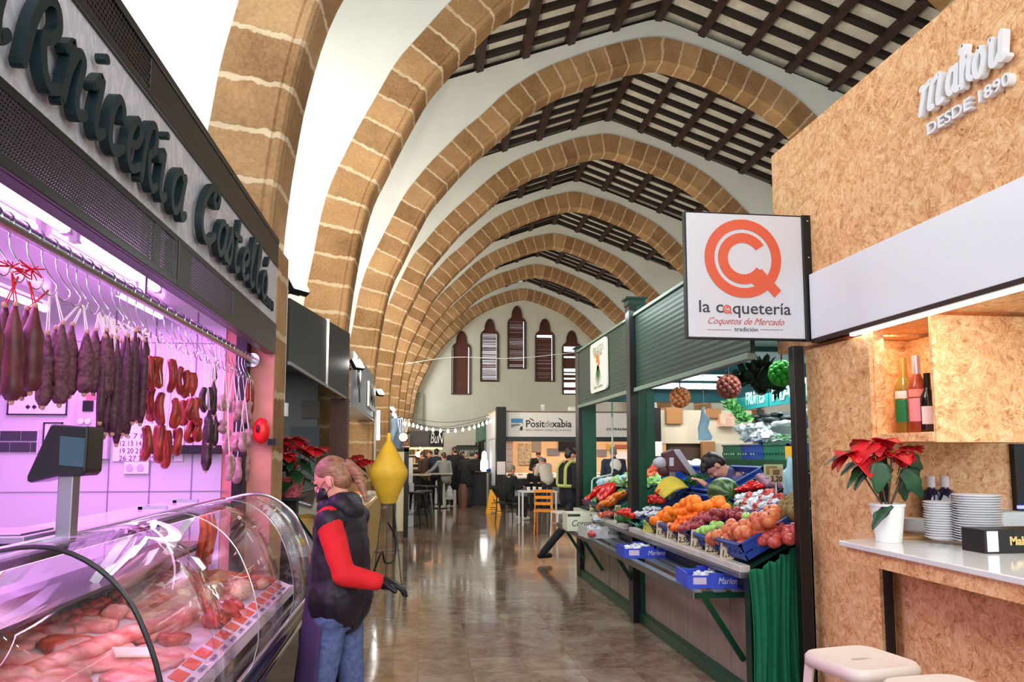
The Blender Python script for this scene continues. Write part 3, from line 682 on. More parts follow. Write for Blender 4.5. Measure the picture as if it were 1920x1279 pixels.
def ring(name, label, grp, px, yt, yb, w, m, thick, dx=0, rot=0, links=False, hz=2.07):
    X = RX+dx; p0 = atX(px, yt, X); Y = p0.y; s = psc(p0); zt, zb = p0.z, atX(px, yb, X).z; hw = w/2*s*1.15; r = thick/2*s; ph = random.uniform(0, 6)
    t = thing(name, label, 'sausage', (X, Y, zt), grp)
    pts = []; n = 22
    for k in range(n+1):
        a_ = pi*.55+ (2*pi*.95)*k/n; zc = (zt+zb)/2; hh = (zt-zb)/2-r
        yy = (hw-r)*cos(a_)*(1 if sin(a_) < 0 else .8-.25*sin(a_)); pts.append((X+yy*sin(rot)+.006*sin(a_*2+ph), Y+yy*cos(rot), zc+hh*sin(a_)))
    mb = MB(); rs = [r*(1 if not links else (.6+.5*abs(sin(k*.62)))) for k in range(n+1)]; rs[0] *= .35; rs[-1] *= .35
    mb.tube(pts, rs, 10); mb.build('casing', m, t, angle=180)
    mb = MB(); mb.tube([pts[0], (RX, Y, hz)], .0016, 4); mb.tube([pts[-1], (RX, Y+.004, hz)], .0016, 4); mb.build('string', M_STRING, t)
G4 = 'horseshoe chorizo rings'
rr = [(287, 662, 735, 34, 13), (298, 664, 730, 30, 12), (324, 668, 738, 32, 13), (338, 682, 742, 26, 12), (350, 690, 748, 28, 12), (362, 694, 746, 22, 11),
      (284, 720, 792, 30, 13), (302, 730, 800, 34, 13), (330, 742, 805, 34, 13), (345, 745, 800, 26, 12), (358, 742, 790, 26, 12), (370, 740, 800, 24, 12),
      (276, 792, 866, 36, 15), (300, 790, 870, 38, 15), (314, 800, 880, 32, 14), (334, 798, 856, 34, 13), (358, 785, 832, 30, 12), (372, 780, 830, 28, 12)]
for k, a_ in enumerate(rr):
    ring('chorizo_ring', 'glossy red chorizo bent into a ring, in the '+('top' if k < 6 else 'middle' if k < 12 else 'bottom')+' tier', G4+(' of the top tier' if k < 6 else ' of the middle tier' if k < 12 else ' of the bottom tier'), *a_[:4], M_CHO, a_[4], dx=random.uniform(-.05, .05), rot=random.uniform(-.7, .3))
G5 = 'black puddings'
for k, a_ in enumerate([(404, 683, 714, 9), (390, 778, 882, 19), (401, 716, 778, 14), (404, 780, 836, 14), (392, 770, 830, 16)]):
    sausage('black_pudding', 'black pudding sausage, '+['tiny one highest on its hook', 'fat one hanging lowest', 'small one in the middle', 'slim one beside the pale links', 'one above the fat low one'][k], G5, *a_, M_MORC, .01*k-.02, taper=.2, n=8)
for k, a_ in enumerate([(382, 722, 775, 22, 9), (394, 722, 770, 20, 9)]):
    ring('black_pudding', ['small black pudding ring left of the others', 'small black pudding ring right of the other'][k], G5, *a_[:4], M_MORC, a_[4])
G6 = 'pale white butifarra links'
for k, a_ in enumerate([(417, 736, 772, 26, 11), (430, 742, 775, 24, 11), (444, 748, 792, 28, 12), (458, 746, 795, 28, 12), (468, 748, 790, 22, 11), (417, 784, 815, 24, 13), (426, 800, 852, 28, 13), (443, 806, 848, 28, 14), (456, 805, 850, 28, 13), (466, 800, 842, 20, 12), (432, 848, 902, 26, 12), (446, 852, 908, 30, 13), (461, 850, 904, 26, 12)]):
    tier = 'top' if k < 5 else 'middle' if k < 10 else 'bottom'
    ring('white_sausage_link', 'pale pinkish white sausage loop in the %s tier beside the pink pier' % tier, G6+' of the %s tier' % tier, *a_[:4], M_PALE, a_[4], dx=random.uniform(-.05, .05), rot=random.uniform(-.8, .3), links=k in (5, 6, 7, 8, 9))
for k, a_ in enumerate([(464, 715, 755, 8), (470, 718, 790, 9), (474, 722, 775, 7)]):
    sausage('red_sausage', 'slim bright red sausage nearest the pier, '+['left', 'long middle', 'right'][k]+' of three', 'slim red sausages by the pier', *a_, M_CHO, 0, taper=.2, n=8)
# ------------------------------------------------------------------ glass display counter
PR = [(-1.10, 1.34), (-1.0, 1.366), (-.93, 1.374), (-.87, 1.366), (-.81, 1.34), (-.75, 1.295), (-.70, 1.235), (-.665, 1.165), (-.636, 1.09), (-.617, 1.01), (-.608, .925), (-.612, .86), (-.63, .79)]
YC = 4.4
t = thing('meat_counter', 'refrigerated meat display counter with curved glass front and black chrome base', 'display counter', (-1.1, 2.6, 0))
for k, (y0, y1) in enumerate(((.7, 1.95), (1.955, 3.0), (3.005, 3.8), (3.805, YC))):
    mb = MB(); P2 = smoothpts([(x, z, 0) for x, z in PR], 2)
    mb.add([(p.x, y, p.y) for p in P2 for y in (y0, y1)], [(2*q, 2*q+1, 2*q+3, 2*q+2) for q in range(len(P2)-1)], 0, True)
    mb.build('curved_glass', M_GLASS, t, angle=180, solid=.005)
    mb = MB(); mb.tube([(p.x+.003, y1, p.y+.002) for p in P2], .0065 if k == 0 else .0022, 6); mb.build('glass_seam', M_BLACK if k == 0 else M_CHROME, t)
mb = MB(); P2 = smoothpts([(x, z, 0) for x, z in PR], 2)
n2 = len(P2); mb.prism([(p.x, p.y) for p in P2]+[(-1.42, .80), (-1.42, 1.335)], lambda u, v, d: Vector((u, d, v)), YC-.004, YC); mb.build('end_glass', M_GLASS, t)
mb = MB(); mb.tube([(p.x, YC, p.y) for p in P2], .009, 8); mb.tube([(-1.10, .7, 1.342), (-1.10, YC, 1.342)], .014, 8); mb.tube([(-.632, .7, .786), (-.632, YC, .786)], .012, 8); mb.build('chrome_trim', M_CHROME, t)
mb = MB(); mb.box(-1.42, -1.08, .7, YC, 1.325, 1.337); mb.build('top_shelf', mat('frosted_glass_top', rgb(214, 206, 224), .12, spec=.8), t, bevel=.003)
mb = MB(); mb.box(-1.14, -1.06, .7, YC, 1.300, 1.325); mb.build('lamp_channel', M_ANTH, t, bevel=.004)
mb = MB(); mb.box(-1.13, -1.09, .8, YC-.1, 1.292, 1.299); mb.build('case_lamp', emis('pink_case_tube', (1, .72, .9, 1), 4), t)
M_TRAYW = mat('white_tray', rgb(228, 220, 228), .3)
mb = MB(); mb.add([(-.70, .7, .862), (-.70, YC-.01, .862), (-1.40, YC-.01, .985), (-1.40, .7, .985), (-.70, .7, .82), (-.70, YC-.01, .82), (-1.40, YC-.01, .94), (-1.40, .7, .94)], [(0, 1, 2, 3), (7, 6, 5, 4), (0, 4, 5, 1), (1, 5, 6, 2), (2, 6, 7, 3), (3, 7, 4, 0)]); mb.build('display_deck', M_TRAYW, t)
mb = MB(); mb.box(-1.43, -1.40, .7, YC, .9, 1.10); mb.box(-1.43, -1.15, .7, YC, 1.10, 1.115); mb.build('rear_panel', mat('dark_grey_case', rgb(70, 66, 72), .35, .4), t)
for k, y in enumerate((2.15, 3.05, 3.85)):
    mb = MB(); mb.bar((-1.10, y, 1.31), (-1.22, y-.02, 1.115), .035, .010, up=(0, 1, 0)); mb.bar((-1.24, y-.09, 1.108), (-1.20, y+.09, 1.108), .05, .008); mb.build('glass_bracket', M_CHROME, t)
mb = MB(); mb.box(-1.43, -.665, .7, YC-.01, .10, .80); mb.build('base_panel', mat('black_gloss_panel', rgb(24, 23, 26), .12, .2, spec=.8), t, bevel=.01)
for z, x, r_ in ((.745, -.640, .030), (.655, -.655, .014)):
    mb = MB(); mb.tube([(x, .7, z), (x, YC, z)], r_, 10); mb.build('bumper_rail', M_CHROME if r_ < .02 else mat('dark_chrome', rgb(120, 118, 124), .2, 1), t)
mb = MB(); mb.box(-1.38, -.78, .8, YC-.1, 0, .10); mb.build('plinth', M_BLACK, t)
# price strip inside the front glass
t = thing('price_strip', 'white price strip with orange price tags along the counter front', 'price tags', (-.745, 2.6, .868))
def PSf(u, v, d): return Vector((-.700-.075*v+.3*d, u, .875+.035*v+d))
mb = MB(); mb.add([PSf(.8, 0, 0), PSf(4.3, 0, 0), PSf(4.3, 1, 0), PSf(.8, 1, 0), PSf(.8, 0, -.006), PSf(4.3, 0, -.006), PSf(4.3, 1, -.006), PSf(.8, 1, -.006)], [(0, 1, 2, 3), (7, 6, 5, 4), (0, 4, 5, 1), (1, 5, 6, 2), (2, 6, 7, 3), (3, 7, 4, 0)]); mb.build('strip', M_TRAYW, t)
M_TAG = mat('orange_price_tag', rgb(226, 96, 70), .5); M_TXT = mat('print_ink', rgb(90, 60, 110), .6)
words = ['LOMO', 'PAVO', 'POLLO', 'TERNERA', 'CERDO', 'CORDERO', 'CONEJO', 'JAMON']
for k in range(24):
    y = 1.0+k*.135
    mb = MB(); mb.prism([(y, .42), (y+.095, .42), (y+.095, .95), (y, .95)], PSf, .001, .003); mb.build('price_tag', M_TAG, t)
    text_mesh('tag_print', words[k % 8], .022, frameM(PSf(y+.005, .12, .003), (0, 1, 0), (-.075, 0, .035)), M_TXT, t, .0004, 0, width=.075)
# ------------------------------------------------------------------ meat on the deck
DN = Vector((.123, 0, .70)).normalized()
DROT = Matrix(((DN.z, 0, DN.x), (0, 1, 0), (-DN.x, 0, DN.z)))
def deck(px, py, h=0):
    q = atP(px, py, Vector((-.70, 0, .862))+DN*h, DN); s = min(.95, max(.1, (-.70-q.x)/.70)); return Vector((-.70-.70*s, min(q.y, 4.28), .862+.123*s))+DN*h
M_PORK = mat('raw_pork', rgb(206, 84, 84), .3, col2=rgb(238, 176, 164), vscale=11, sss=.1, spec=.6)
M_BEEF = mat('raw_beef', rgb(150, 28, 30), .3, col2=rgb(206, 84, 76), vscale=18, spec=.6)
M_FAT = mat('pork_fat_skin', rgb(236, 184, 172), .35, col2=rgb(216, 124, 120), vscale=6, spec=.6)
M_MINCE = mat('fresh_red_sausage', rgb(186, 40, 26), .4, col2=rgb(222, 100, 56), vscale=30, bump=.3)
M_CHICK = mat('yellow_chicken_skin', rgb(238, 170, 96), .4, col2=rgb(244, 206, 160), vscale=14)
M_NET = mat('netted_roast', rgb(216, 160, 120), .5, col2=rgb(240, 206, 170), vscale=40, bump=.5, bscale=60)
def meat(name, label, grp, px, py, sx, sy, sz, m, rz=0, kind='slab', seed=None, pos=None):
    h = {'slab': sz*.5}.get(kind, sz*.9); p = deck(px, py, h) if pos is None else Vector((-.70-.70*pos[0], pos[1], .862+.123*pos[0]))+DN*h; seed = seed if seed is not None else int(px*7+py)
    q = DROT @ Matrix.Rotation(rz, 3, 'Z'); rg = random.Random(seed); t = None
    mb = MB()
    if kind == 'slab':
        N_ = 28; out = []
        for j in range(N_):
            a_ = 2*pi*j/N_; e = 1+.22*noise.noise(Vector((cos(a_)*1.3, sin(a_)*1.3, seed))); k_ = (abs(cos(a_))**3.2+abs(sin(a_))**3.2)**(-1/3.2); out.append((cos(a_)*k_*e, sin(a_)*k_*e))
        vs = []; rings_ = [(0, -1), (.9, -1), (1, -.3), (1, .25), (.93, .75), (.7, .95), (.4, 1), (0, 1)]
        for (rr_, zz) in rings_:
            for (u, v) in out:
                bz = .45*noise.noise(Vector((u*rr_*2.2, v*rr_*2.2, seed+.5))) if zz > 0 else 0
                vs.append(p+q@Vector((u*rr_*sx, v*rr_*sy, (zz+bz)*sz*.5+.12*sx*noise.noise(Vector((u*rr_*1.1, v*rr_, seed)))*(1 if zz > 0 else 0))))
        fs = [(i*N_+j, i*N_+(j+1) % N_, (i+1)*N_+(j+1) % N_, (i+1)*N_+j) for i in range(len(rings_)-1) for j in range(N_)]
        mb.add(vs, fs, 0, True)
    elif kind == 'ell': mb.ell(p, (sx, sy, sz), q, bumpy=.35, seed=seed)
    elif kind == 'link':
        pts = [p+q@Vector(((u-.5)*2*sx, .3*sx*sin(u*3), 0)) for u in [k/8 for k in range(9)]]
        mb.tube(pts, [sz*(.45+.55*sin(pi*min(1, max(0, k/8)))**.5) for k in range(9)], 10)
    elif kind == 'ribs':
        vs = []; nu, nv = 60, 6
        for i in range(nu+1):
            for j in range(nv+1):
                u, v = i/nu*2-1, j/nv*2-1; rib = .30*abs(sin(i*.62)) if v < .4 else 0
                vs.append(p+q@Vector((u*sx, v*sy*(1-.25*u*u)+.05*sx*sin(u*2.2), sz*(.55+rib)*(1-abs(v)**4*.8)*(1-u**10))))
        mb.add(vs, [(i*(nv+1)+j, (i+1)*(nv+1)+j, (i+1)*(nv+1)+j+1, i*(nv+1)+j+1) for i in range(nu) for j in range(nv)], 0, True)
        vs2 = [p+q@Vector((x*sx, y*sy, -.2*sz)) for x, y in ((-1, -1), (1, -1), (1, 1), (-1, 1))]
    o = mb.build(name, m, angle=180, loc=p); tag(o, label, 'meat', grp); 
    if kind == 'ribs': md = o.modifiers.new('s', 'SOLIDIFY'); md.thickness = .02; md.offset = -1
    return o
meat('rib_rack', 'long pink rack of pork ribs lying across the middle of the case', None, 212, 1200, .40, .055, .035, M_PORK, rz=pi/2-.25, kind='ribs')
meat('pork_belly', 'wide pale sheet of pork belly folded at the front of the case', None, 175, 1228, .12, .15, .035, M_FAT, rz=.3)
meat('pork_belly', 'pale pork slab beside the clear scraper, right of the folded sheet', None, 290, 1232, .10, .13, .03, M_FAT, rz=-.2)
meat('pork_loin', 'long pink pork loin with a fat edge behind the rib rack', None, 305, 1170, .30, .06, .045, M_PORK, rz=pi/2-.1)
meat('pork_hock', 'pale rounded pork hock standing out behind the rib rack', None, 212, 1148, .07, .032, .032, M_FAT, rz=1.2, kind='ell')
for k, a_ in enumerate([(25, 1240, .10, .08, .03), (60, 1262, .11, .07, .03), (10, 1205, .08, .09, .03), (95, 1275, .1, .09, .025), (120, 1255, .08, .06, .025), (245, 1268, .10, .07, .02), (30, 1275, .09, .06, .03)]):
    meat('pork_cut', 'pink fatty pork cut in the corner nearest the viewer', 'pink pork cuts in the nearest corner', *a_, M_PORK if k % 2 else M_FAT, rz=k*.9)
for k, (px, py) in enumerate([(60, 1180), (78, 1172), (96, 1165), (118, 1160), (138, 1152), (158, 1144), (176, 1136), (100, 1178), (140, 1166), (190, 1128), (165, 1152), (215, 1118), (232, 1126)]):
    meat('beef_piece', 'small dark red chunk of meat in the row at the back of the case', 'dark red chunks at the back of the case', px, py, .036, .032, .026, M_BEEF, rz=k, kind='ell')
meat('beef_steak', 'marbled red steak standing beside the white card', None, 280, 1112, .05, .07, .05, M_BEEF)
for k, a_ in enumerate([(245, 1112, .08, .05, .03), (262, 1128, .09, .05, .025), (300, 1140, .10, .05, .02), (345, 1142, .09, .05, .02), (330, 1128, .08, .05, .02), (285, 1150, .1, .04, .02)]):
    meat('chop', 'pink chop in the heap in the middle of the case', 'pink chops in the middle of the case', *a_, M_PORK if k % 2 else M_BEEF, rz=k*.7)
meat('netted_roast', 'beige netted roast, nearer of two in the case', 'netted roasts', 392, 1110, .11, .055, .045, M_NET, rz=pi/2, kind='ell')
meat('netted_roast', 'beige netted roast, farther of two in the case', 'netted roasts', 448, 1106, .12, .055, .045, M_NET, rz=pi/2, kind='ell')
meat('chicken_piece', 'yellow-orange chicken piece left of the netted roasts', None, 342, 1116, .055, .032, .028, M_CHICK, rz=pi/2, kind='ell')
meat('chicken_piece', 'yellow-orange chicken piece right of the netted roasts', None, 490, 1095, .055, .032, .028, M_CHICK, rz=pi/2, kind='ell')
for k, (px, py) in enumerate([(375, 1092), (388, 1090), (400, 1087), (412, 1085), (424, 1082), (436, 1080), (400, 1078), (418, 1074), (436, 1070), (482, 1078), (495, 1074), (508, 1070), (520, 1064), (532, 1060), (500, 1064), (515, 1056), (530, 1050), (545, 1052)]):
    meat('fresh_sausage', 'orange-red fresh sausage link piled behind the netted roasts', 'fresh red sausages in the case', px, py, .07, .02, .022, M_MINCE, rz=random.uniform(-.4, .6), kind='link')
for k, a_ in enumerate([(415, 1148, .07, .05, .05), (400, 1160, .06, .05, .04), (436, 1140, .05, .04, .04)]):
    meat('liver', 'glossy magenta piece of liver near the price tags', 'liver pieces near the price tags', *a_, M_BEEF, rz=k, kind='ell')
for k, a_ in enumerate([(470, 1030, .06, .09, .02), (495, 1012, .06, .1, .02), (520, 1020, .06, .09, .02), (510, 1035, .08, .06, .02), (540, 1030, .05, .08, .02), (480, 1048, .07, .05, .02), (530, 1005, .05, .07, .02), (500, 990, .05, .06, .02)]):
    meat('cold_cut', 'pale pink slice of cold meat at the far end of the case', 'pale cold cuts at the far end of the case', *a_, M_FAT if k % 3 else M_PORK, rz=k)
rgm = random.Random(21)
for k in range(70):
    y = 1.9+2.4*(k/70); s = rgm.uniform(.16, .9); mm = (M_PORK, M_BEEF, M_FAT, M_PORK, M_MINCE)[k % 5]
    if 2.2 < y < 3.4 and .3 < s < .62: continue
    meat('meat_cut', {M_PORK: 'small pink pork cut filling the tray between larger pieces', M_BEEF: 'small dark red beef cut filling the tray between larger pieces', M_FAT: 'small pale fatty cut filling the tray between larger pieces', M_MINCE: 'small orange-red marinated cut between larger pieces'}[mm], 'small cuts spread over the trays, '+mm.name.replace('_', ' '), 0, 0, rgm.uniform(.04, .075), rgm.uniform(.05, .09), rgm.uniform(.022, .04), mm, rz=rgm.uniform(0, 6), kind='slab', seed=k, pos=(s, y))
# red strings of dried peppers hanging in the case
t = thing('pepper_string', 'bunch of long red dried sausages hanging inside the glass case', 'sausage', (-1.10, 4.05, 1.29))
for k in range(8):
    mb = MB(); x, y = -1.10+random.uniform(-.03, .03), 4.05+random.uniform(-.05, .05)
    mb.tube([(x, y, 1.29), (x+.01, y+.01, 1.20), (x-.01, y, 1.08-.05*(k % 3))], [.006, .013, .008], 8); mb.build('link', M_MINCE, t, angle=180)
# white cards, knife scraper
mb = MB(); p = deck(302, 1106, .03); mb.obox(p, (.035, .045, .002), Matrix.Rotation(1.1, 3, 'Y')); tag(mb.build('price_card', M_WHITE), 'small blank white card standing among the meat', 'card')
mb = MB(); p = deck(243, 1222, .045); mb.obox(p, (.055, .045, .003), DROT@Matrix.Rotation(.5, 3, 'Z')); tag(mb.build('plastic_lid', mat('clear_plastic', rgb(236, 240, 220), .15, alpha=.6)), 'clear plastic rectangle lying on the pork sheets', 'lid')
# ------------------------------------------------------------------ scale on the counter top
t = thing('counter_scale', 'black touchscreen weighing scale on a steel post above the meat counter', 'scale', (-1.17, 2.42, 1.337))
Y = 2.42
def S(px, py, dy=0): return atY(px, py, Y+dy)
mb = MB(); a, b = S(104, 968), S(138, 890); mb.box(a.x, b.x, Y, Y+.05, 1.337, b.z+.01); mb.build('post', M_STEEL, t, bevel=.004)
pol = [(56, 893), (100, 797), (106, 795), (171, 800), (166, 884), (158, 893), (110, 894), (64, 905), (56, 903)]
P_ = [S(x, y) for x, y in pol]; mb = MB(); mb.prism([(p.x, p.z) for p in P_], lambda u, v, d: Vector((u, Y+d, v)), -.02, .10); mb.build('screen_housing', M_BLACK, t, bevel=.006)
M_SCR = mat('glossy_screen', rgb(40, 60, 70), .06, spec=.9, emit=rgb(70, 110, 130), es=.25)
P_ = [S(120, 818), S(166, 822), S(163, 876), S(118, 872)]; mb = MB(); mb.prism([(p.x, p.z) for p in P_], lambda u, v, d: Vector((u, Y-.022+d, v)), -.003, .003); mb.build('screen', M_SCR, t)
a, b = S(76, 985), S(190, 968); mb = MB(); mb.box(-1.38, -1.12, Y-.12, Y+.12, 1.345, 1.365); mb.box(-1.36, -1.14, Y-.10, Y+.10, 1.365, 1.372); mb.build('weighing_pan', M_STEEL, t, bevel=.006)
for k, (x0, y0, x1, y1) in enumerate(((292, 943, 362, 942), (430, 925, 500, 930))):
    mb = MB(); a = atZ(x0, y0, 1.35) if False else atX(x0, y0, -1.25); b = atX(x1, y1, -1.25)
    yy = min(a.y, 4.25) if k else a.y
    mb.box(-1.33, -1.2, yy, yy+.02, 1.337, 1.352); mb.box(-1.33, -1.31, yy, yy+.10, 1.337, 1.35)
    tag(mb.build('steel_tongs', M_CHROME), ['steel tongs lying on the counter top beside the scale post', 'steel tongs lying at the far end of the counter top'][k], 'tongs')
# ------------------------------------------------------------------ things on the end wall
def wallbox(name, label, cat, x0, y0, x1, y1, m, d=.03, parent=None, off=0):
    a, b = atY(x0, y1, YE), atY(x1, y0, YE); mb = MB(); mb.box(a.x, b.x, YE+.015-d-off, YE+.014-off, a.z, b.z)
    o = mb.build(name, m, parent, bevel=.003)
    if label: tag(o, label, cat)
    return o
M_PAPER = mat('white_paper', rgb(236, 230, 238), .7)
def paper(name, label, cat, x0, y0, x1, y1, m=M_PAPER, frame=None):
    a, b = atY(x0, y1, YE), atY(x1, y0, YE); t = thing(name, label, cat, ((a.x+b.x)/2, YE, a.z))
    mb = MB(); mb.box(a.x, b.x, YE+.004, YE+.012, a.z, b.z); mb.build('sheet', m, t)
    if frame: 
        mb = MB()
        for q in ((a.x, b.x, a.z, a.z+.008), (a.x, b.x, b.z-.008, b.z), (a.x, a.x+.008, a.z, b.z), (b.x-.008, b.x, a.z, b.z)): mb.box(q[0], q[1], YE-.002, YE+.006, q[2], q[3])
        mb.build('frame', M_ANTH, t)
    return t, a, b
t, a, b = paper('wall_poster', 'framed white poster with small dark diamond symbols behind the salamis', 'poster', 12, 690, 130, 778, frame=1)
mb = MB()
for k in range(3):
    p = atY(52+k*12, 763, YE); mb.prism([(p.x-.014, p.z), (p.x, p.z-.014), (p.x+.014, p.z), (p.x, p.z+.014)], lambda u, v, d: Vector((u, YE+d, v)), -.001, .004)
mb.build('symbols', M_ANTH, t)
t, a, b = paper('wall_notice', 'dark-framed notice half hidden behind the scale screen', 'notice', 78, 792, 118, 850, frame=1)
t = thing('control_panel', 'grey wall control box with a dark display and round buttons', 'control box', atY(163, 858, YE))
wallbox('case', None, None, 143, 752, 210, 861, mat('light_grey_plastic', rgb(190, 186, 196), .5), .05, t)
wallbox('display', None, None, 160, 752, 181, 772, M_BLACK, .01, t, .05)
for (x, y) in ((181, 840), (181, 852), (152, 790), (165, 790)):
    p = atY(x, y, YE-.04); mb = MB(); mb.lathe([(0, 0), (.018, 0), (.018, .008), (0, .008)], p, 14, rot=Matrix.Rotation(pi/2, 3, 'X')); mb.build('button', M_WHITE, t)
t, a, b = paper('wall_calendar', 'white wall calendar with rows of printed day numbers', 'calendar', 210, 795, 345, 865)
for r_ in range(4):
    p = atY(222, 822+r_*14, YE); text_mesh('day_numbers', ['5 6 7 8 9 10 11', '12 13 14 15 16 17 18', '19 20 21 22 23 24 25', '26 27 28 29 30 31'][r_], .045, frameM((p.x, YE+.002, p.z), (1, 0, 0), (0, 0, 1)), M_TXT, t, .0005, 0, width=.32)
t = thing('wall_socket', 'double white electric socket under the calendar', 'socket', atY(255, 880, YE))
wallbox('plate', None, None, 231, 866, 279, 889, M_WHITE, .015, t)
for x in (243, 263):
    p = atY(x, 877, YE-.002); mb = MB(); mb.lathe([(0, -.004), (.018, -.004), (.022, .004), (.0, .004)], p, 14, rot=Matrix.Rotation(pi/2, 3, 'X')); mb.build('outlet', mat('grey_outlet', rgb(190, 180, 196), .5), t)
wallbox('white_strip_label', 'small red and white label hanging on the wall behind the sausages', 'label', 160, 738, 178, 752, mat('pink_label', rgb(230, 120, 120), .6), .01)
# red ticket dispenser on the pink pier, with a small camera
t = thing('ticket_dispenser', 'bright red queue ticket dispenser on the pink pier', 'ticket dispenser', (-1.04, 4.80, 1.7))
p = atY(490, 808, 4.80); mb = MB(); mb.ell(p, (.052, .045, .082), n=20, m=14); mb.build('shell', mat('red_plastic', rgb(226, 30, 34), .3), t)
mb = MB(); mb.ell(p+Vector((-.012, -.030, .01)), (.016, .024, .03), n=12, m=8); mb.build('ticket_slot', mat('dark_red', rgb(90, 10, 14), .5), t)
p = atY(513, 829, 4.80); mb = MB(); mb.box(p.x-.03, p.x+.02, 4.77, YE+.03, p.z-.02, p.z+.02); tag(mb.build('small_camera', M_BLACK), 'small black box lamp below the ticket dispenser', 'lamp')
mb = MB(); mb.box(-.945, -.93, 5.225, 5.24, 1.95, 2.85); mb.box(-.95, -.912, 5.225, 5.28, 1.86, 1.95); tag(mb.build('conduit', M_WHITE), 'white conduit with a junction box down the stone arch', 'conduit')

mb = MB(); vs = [(x, y, z) for z in (0, 2.95) for x, y in ((-1.2, YE+.06), (-.938, YE+.06), (-.93, 5.22), (-1.2, 5.22))]
mb.add(vs, [(0, 1, 5, 4), (1, 2, 6, 5), (2, 3, 7, 6), (4, 5, 6, 7)], 0, False, [[(0, 0), (0, 1), (2.75, 1), (2.75, 0)], [(0, 0), (0, 1), (2.75, 1), (2.75, 0)], [(0, 0), (0, 1), (2.75, 1), (2.75, 0)], [(0, 0)]*4])
struct(tag(mb.build('wall_pier_stone', M_STONE), 'bare stone edge of the pier beside the butcher stall'))
# ================================================================== STALLS FURTHER DOWN THE LEFT
M_GREYF = mat('grey_green_gloss_fascia', rgb(42, 50, 50), .5, 0, spec=.3)
def slab(name, pts, m, parent=None, d=Vector((-.03, 0, 0))):     # quad pts extruded by d
    mb = MB(); v = [Vector(p) for p in pts]; n = len(v); mb.add(v+[p+d for p in v], [tuple(range(n)), tuple(range(2*n-1, n-1, -1))]+[(i, n+i, n+(i+1) % n, (i+1) % n) for i in range(n)]); return mb.build(name, m, parent)
t = thing('grey_stall_fascia', 'dark glossy grey stall fascia rising away behind the first stone arch', 'stall fascia', (FX, 7.6, 2.24))
for y0, y1 in ((5.32, 7.4), (7.43, 9.75)):
    zt = lambda y: 2.70+(y-5.3)*.105; zb = lambda y: 2.24+(y-5.3)*.013
    slab('fascia_panel', [(FX, y0, zb(y0)), (FX, y1, zb(y1)), (FX, y1, zt(y1)), (FX, y0, zt(y0))], M_GREYF, t)
mb = MB(); mb.bar((FX+.005, 5.32, 2.238), (FX+.005, 9.75, 2.295), .02, .025); mb.bar((FX+.005, 7.415, 2.25), (FX+.005, 7.415, 2.93), .02, .03, up=(1, 0, 0)); mb.build('edge_strip', M_STEEL, t)
mb = MB(); mb.box(-2.9, -2.8, 5.95, 9.75, 0, 3.0); struct(tag(mb.build('wall_grey_stall', mat('grey_stall_wall', rgb(112, 114, 114), .5)), 'grey rear wall of the second stall'))
mb = MB(); mb.box(-2.8, -1.3, 9.6, 9.68, 0, 3.0); struct(tag(mb.build('wall_grey_stall_end', MATS['grey_stall_wall']), 'grey end wall of the second stall'))
mb = MB(); mb.box(-2.8, -.97, 5.95, 9.7, 2.62, 2.66); struct(tag(mb.build('ceiling_grey_stall', MATS['grey_stall_wall']), 'grey ceiling of the second stall'))
for k, (x0, y0, x1, y1, c, lb) in enumerate([(566, 752, 600, 784, rgb(104, 98, 86), 'beige blank board high on the grey stall wall'), (545, 800, 600, 846, rgb(84, 88, 92), 'dark grey picture below the beige board on the grey stall wall')]):
    a, b = atY(x0, y1, 9.6), atY(x1, y0, 9.6); mb = MB(); mb.box(a.x, b.x, 9.57, 9.598, a.z, b.z); tag(mb.build('wall_board', mat('board%d' % k, c, .6)), lb, 'board')
mb = MB(); a = atY(619, 800, 9.3); b = atY(651, 800, 9.3); mb.box(a.x, b.x, 9.3, 9.55, 0, 2.29); tag(mb.build('shaded_pier_panel', mat('shaded_pier_brown', rgb(84, 50, 36), .5, var=.15)), 'brown panel coloured as the shaded stone pier at the far end of the grey stall', 'pillar')  # stone pier in shade, its shadow put into the brown colour
area('grey_stall_light', (-1.9, 7.8, 2.6), (-1.9, 7.8, 0), .8, 2, 16, (.95, 1, .98))
# slant-fronted empty display case
t = thing('empty_display_case', 'dark slant-fronted glass display case standing empty behind the seller', 'display counter', (-1.2, 7.4, 0))
y0, y1 = 6.0, 9.3
mb = MB(); mb.box(-1.6, -.72, y0, y1, .08, .80); mb.box(-1.6, -1.5, y0, y1, .8, 1.24); mb.box(-1.55, -.78, y0+.02, y1-.02, 0, .08); mb.build('case_base', mat('charcoal_laminate', rgb(44, 48, 50), .3), t, bevel=.01)
mb = MB(); mb.box(-1.62, -1.05, y0, y1, 1.24, 1.265); mb.build('case_top', mat('dark_glass_top', rgb(60, 66, 66), .1, spec=.9), t, bevel=.004)
slab('slanted_glass', [(-.72, y0, .80), (-.72, y1, .80), (-1.04, y1, 1.24), (-1.04, y0, 1.24)], M_GLASS, t, Vector((-.006, 0, 0)))
slab('side_glass', [(-.72, y0, .80), (-1.04, y0, 1.24), (-1.5, y0, 1.24), (-1.5, y0, .8)], M_GLASS, t, Vector((0, .006, 0)))
mb = MB(); mb.bar((-.72, y0, .80), (-1.04, y0, 1.24), .02, .02, up=(0, 1, 0)); mb.bar((-.72, y1, .80), (-1.04, y1, 1.24), .02, .02, up=(0, 1, 0)); mb.bar((-.72, y0, .8), (-.72, y1, .8), .02, .02); mb.build('case_frame', M_DARK, t)
mb = MB(); mb.box(-1.46, -.8, y0+.05, y1-.05, .80, .83); mb.build('case_deck', M_TRAYW, t)
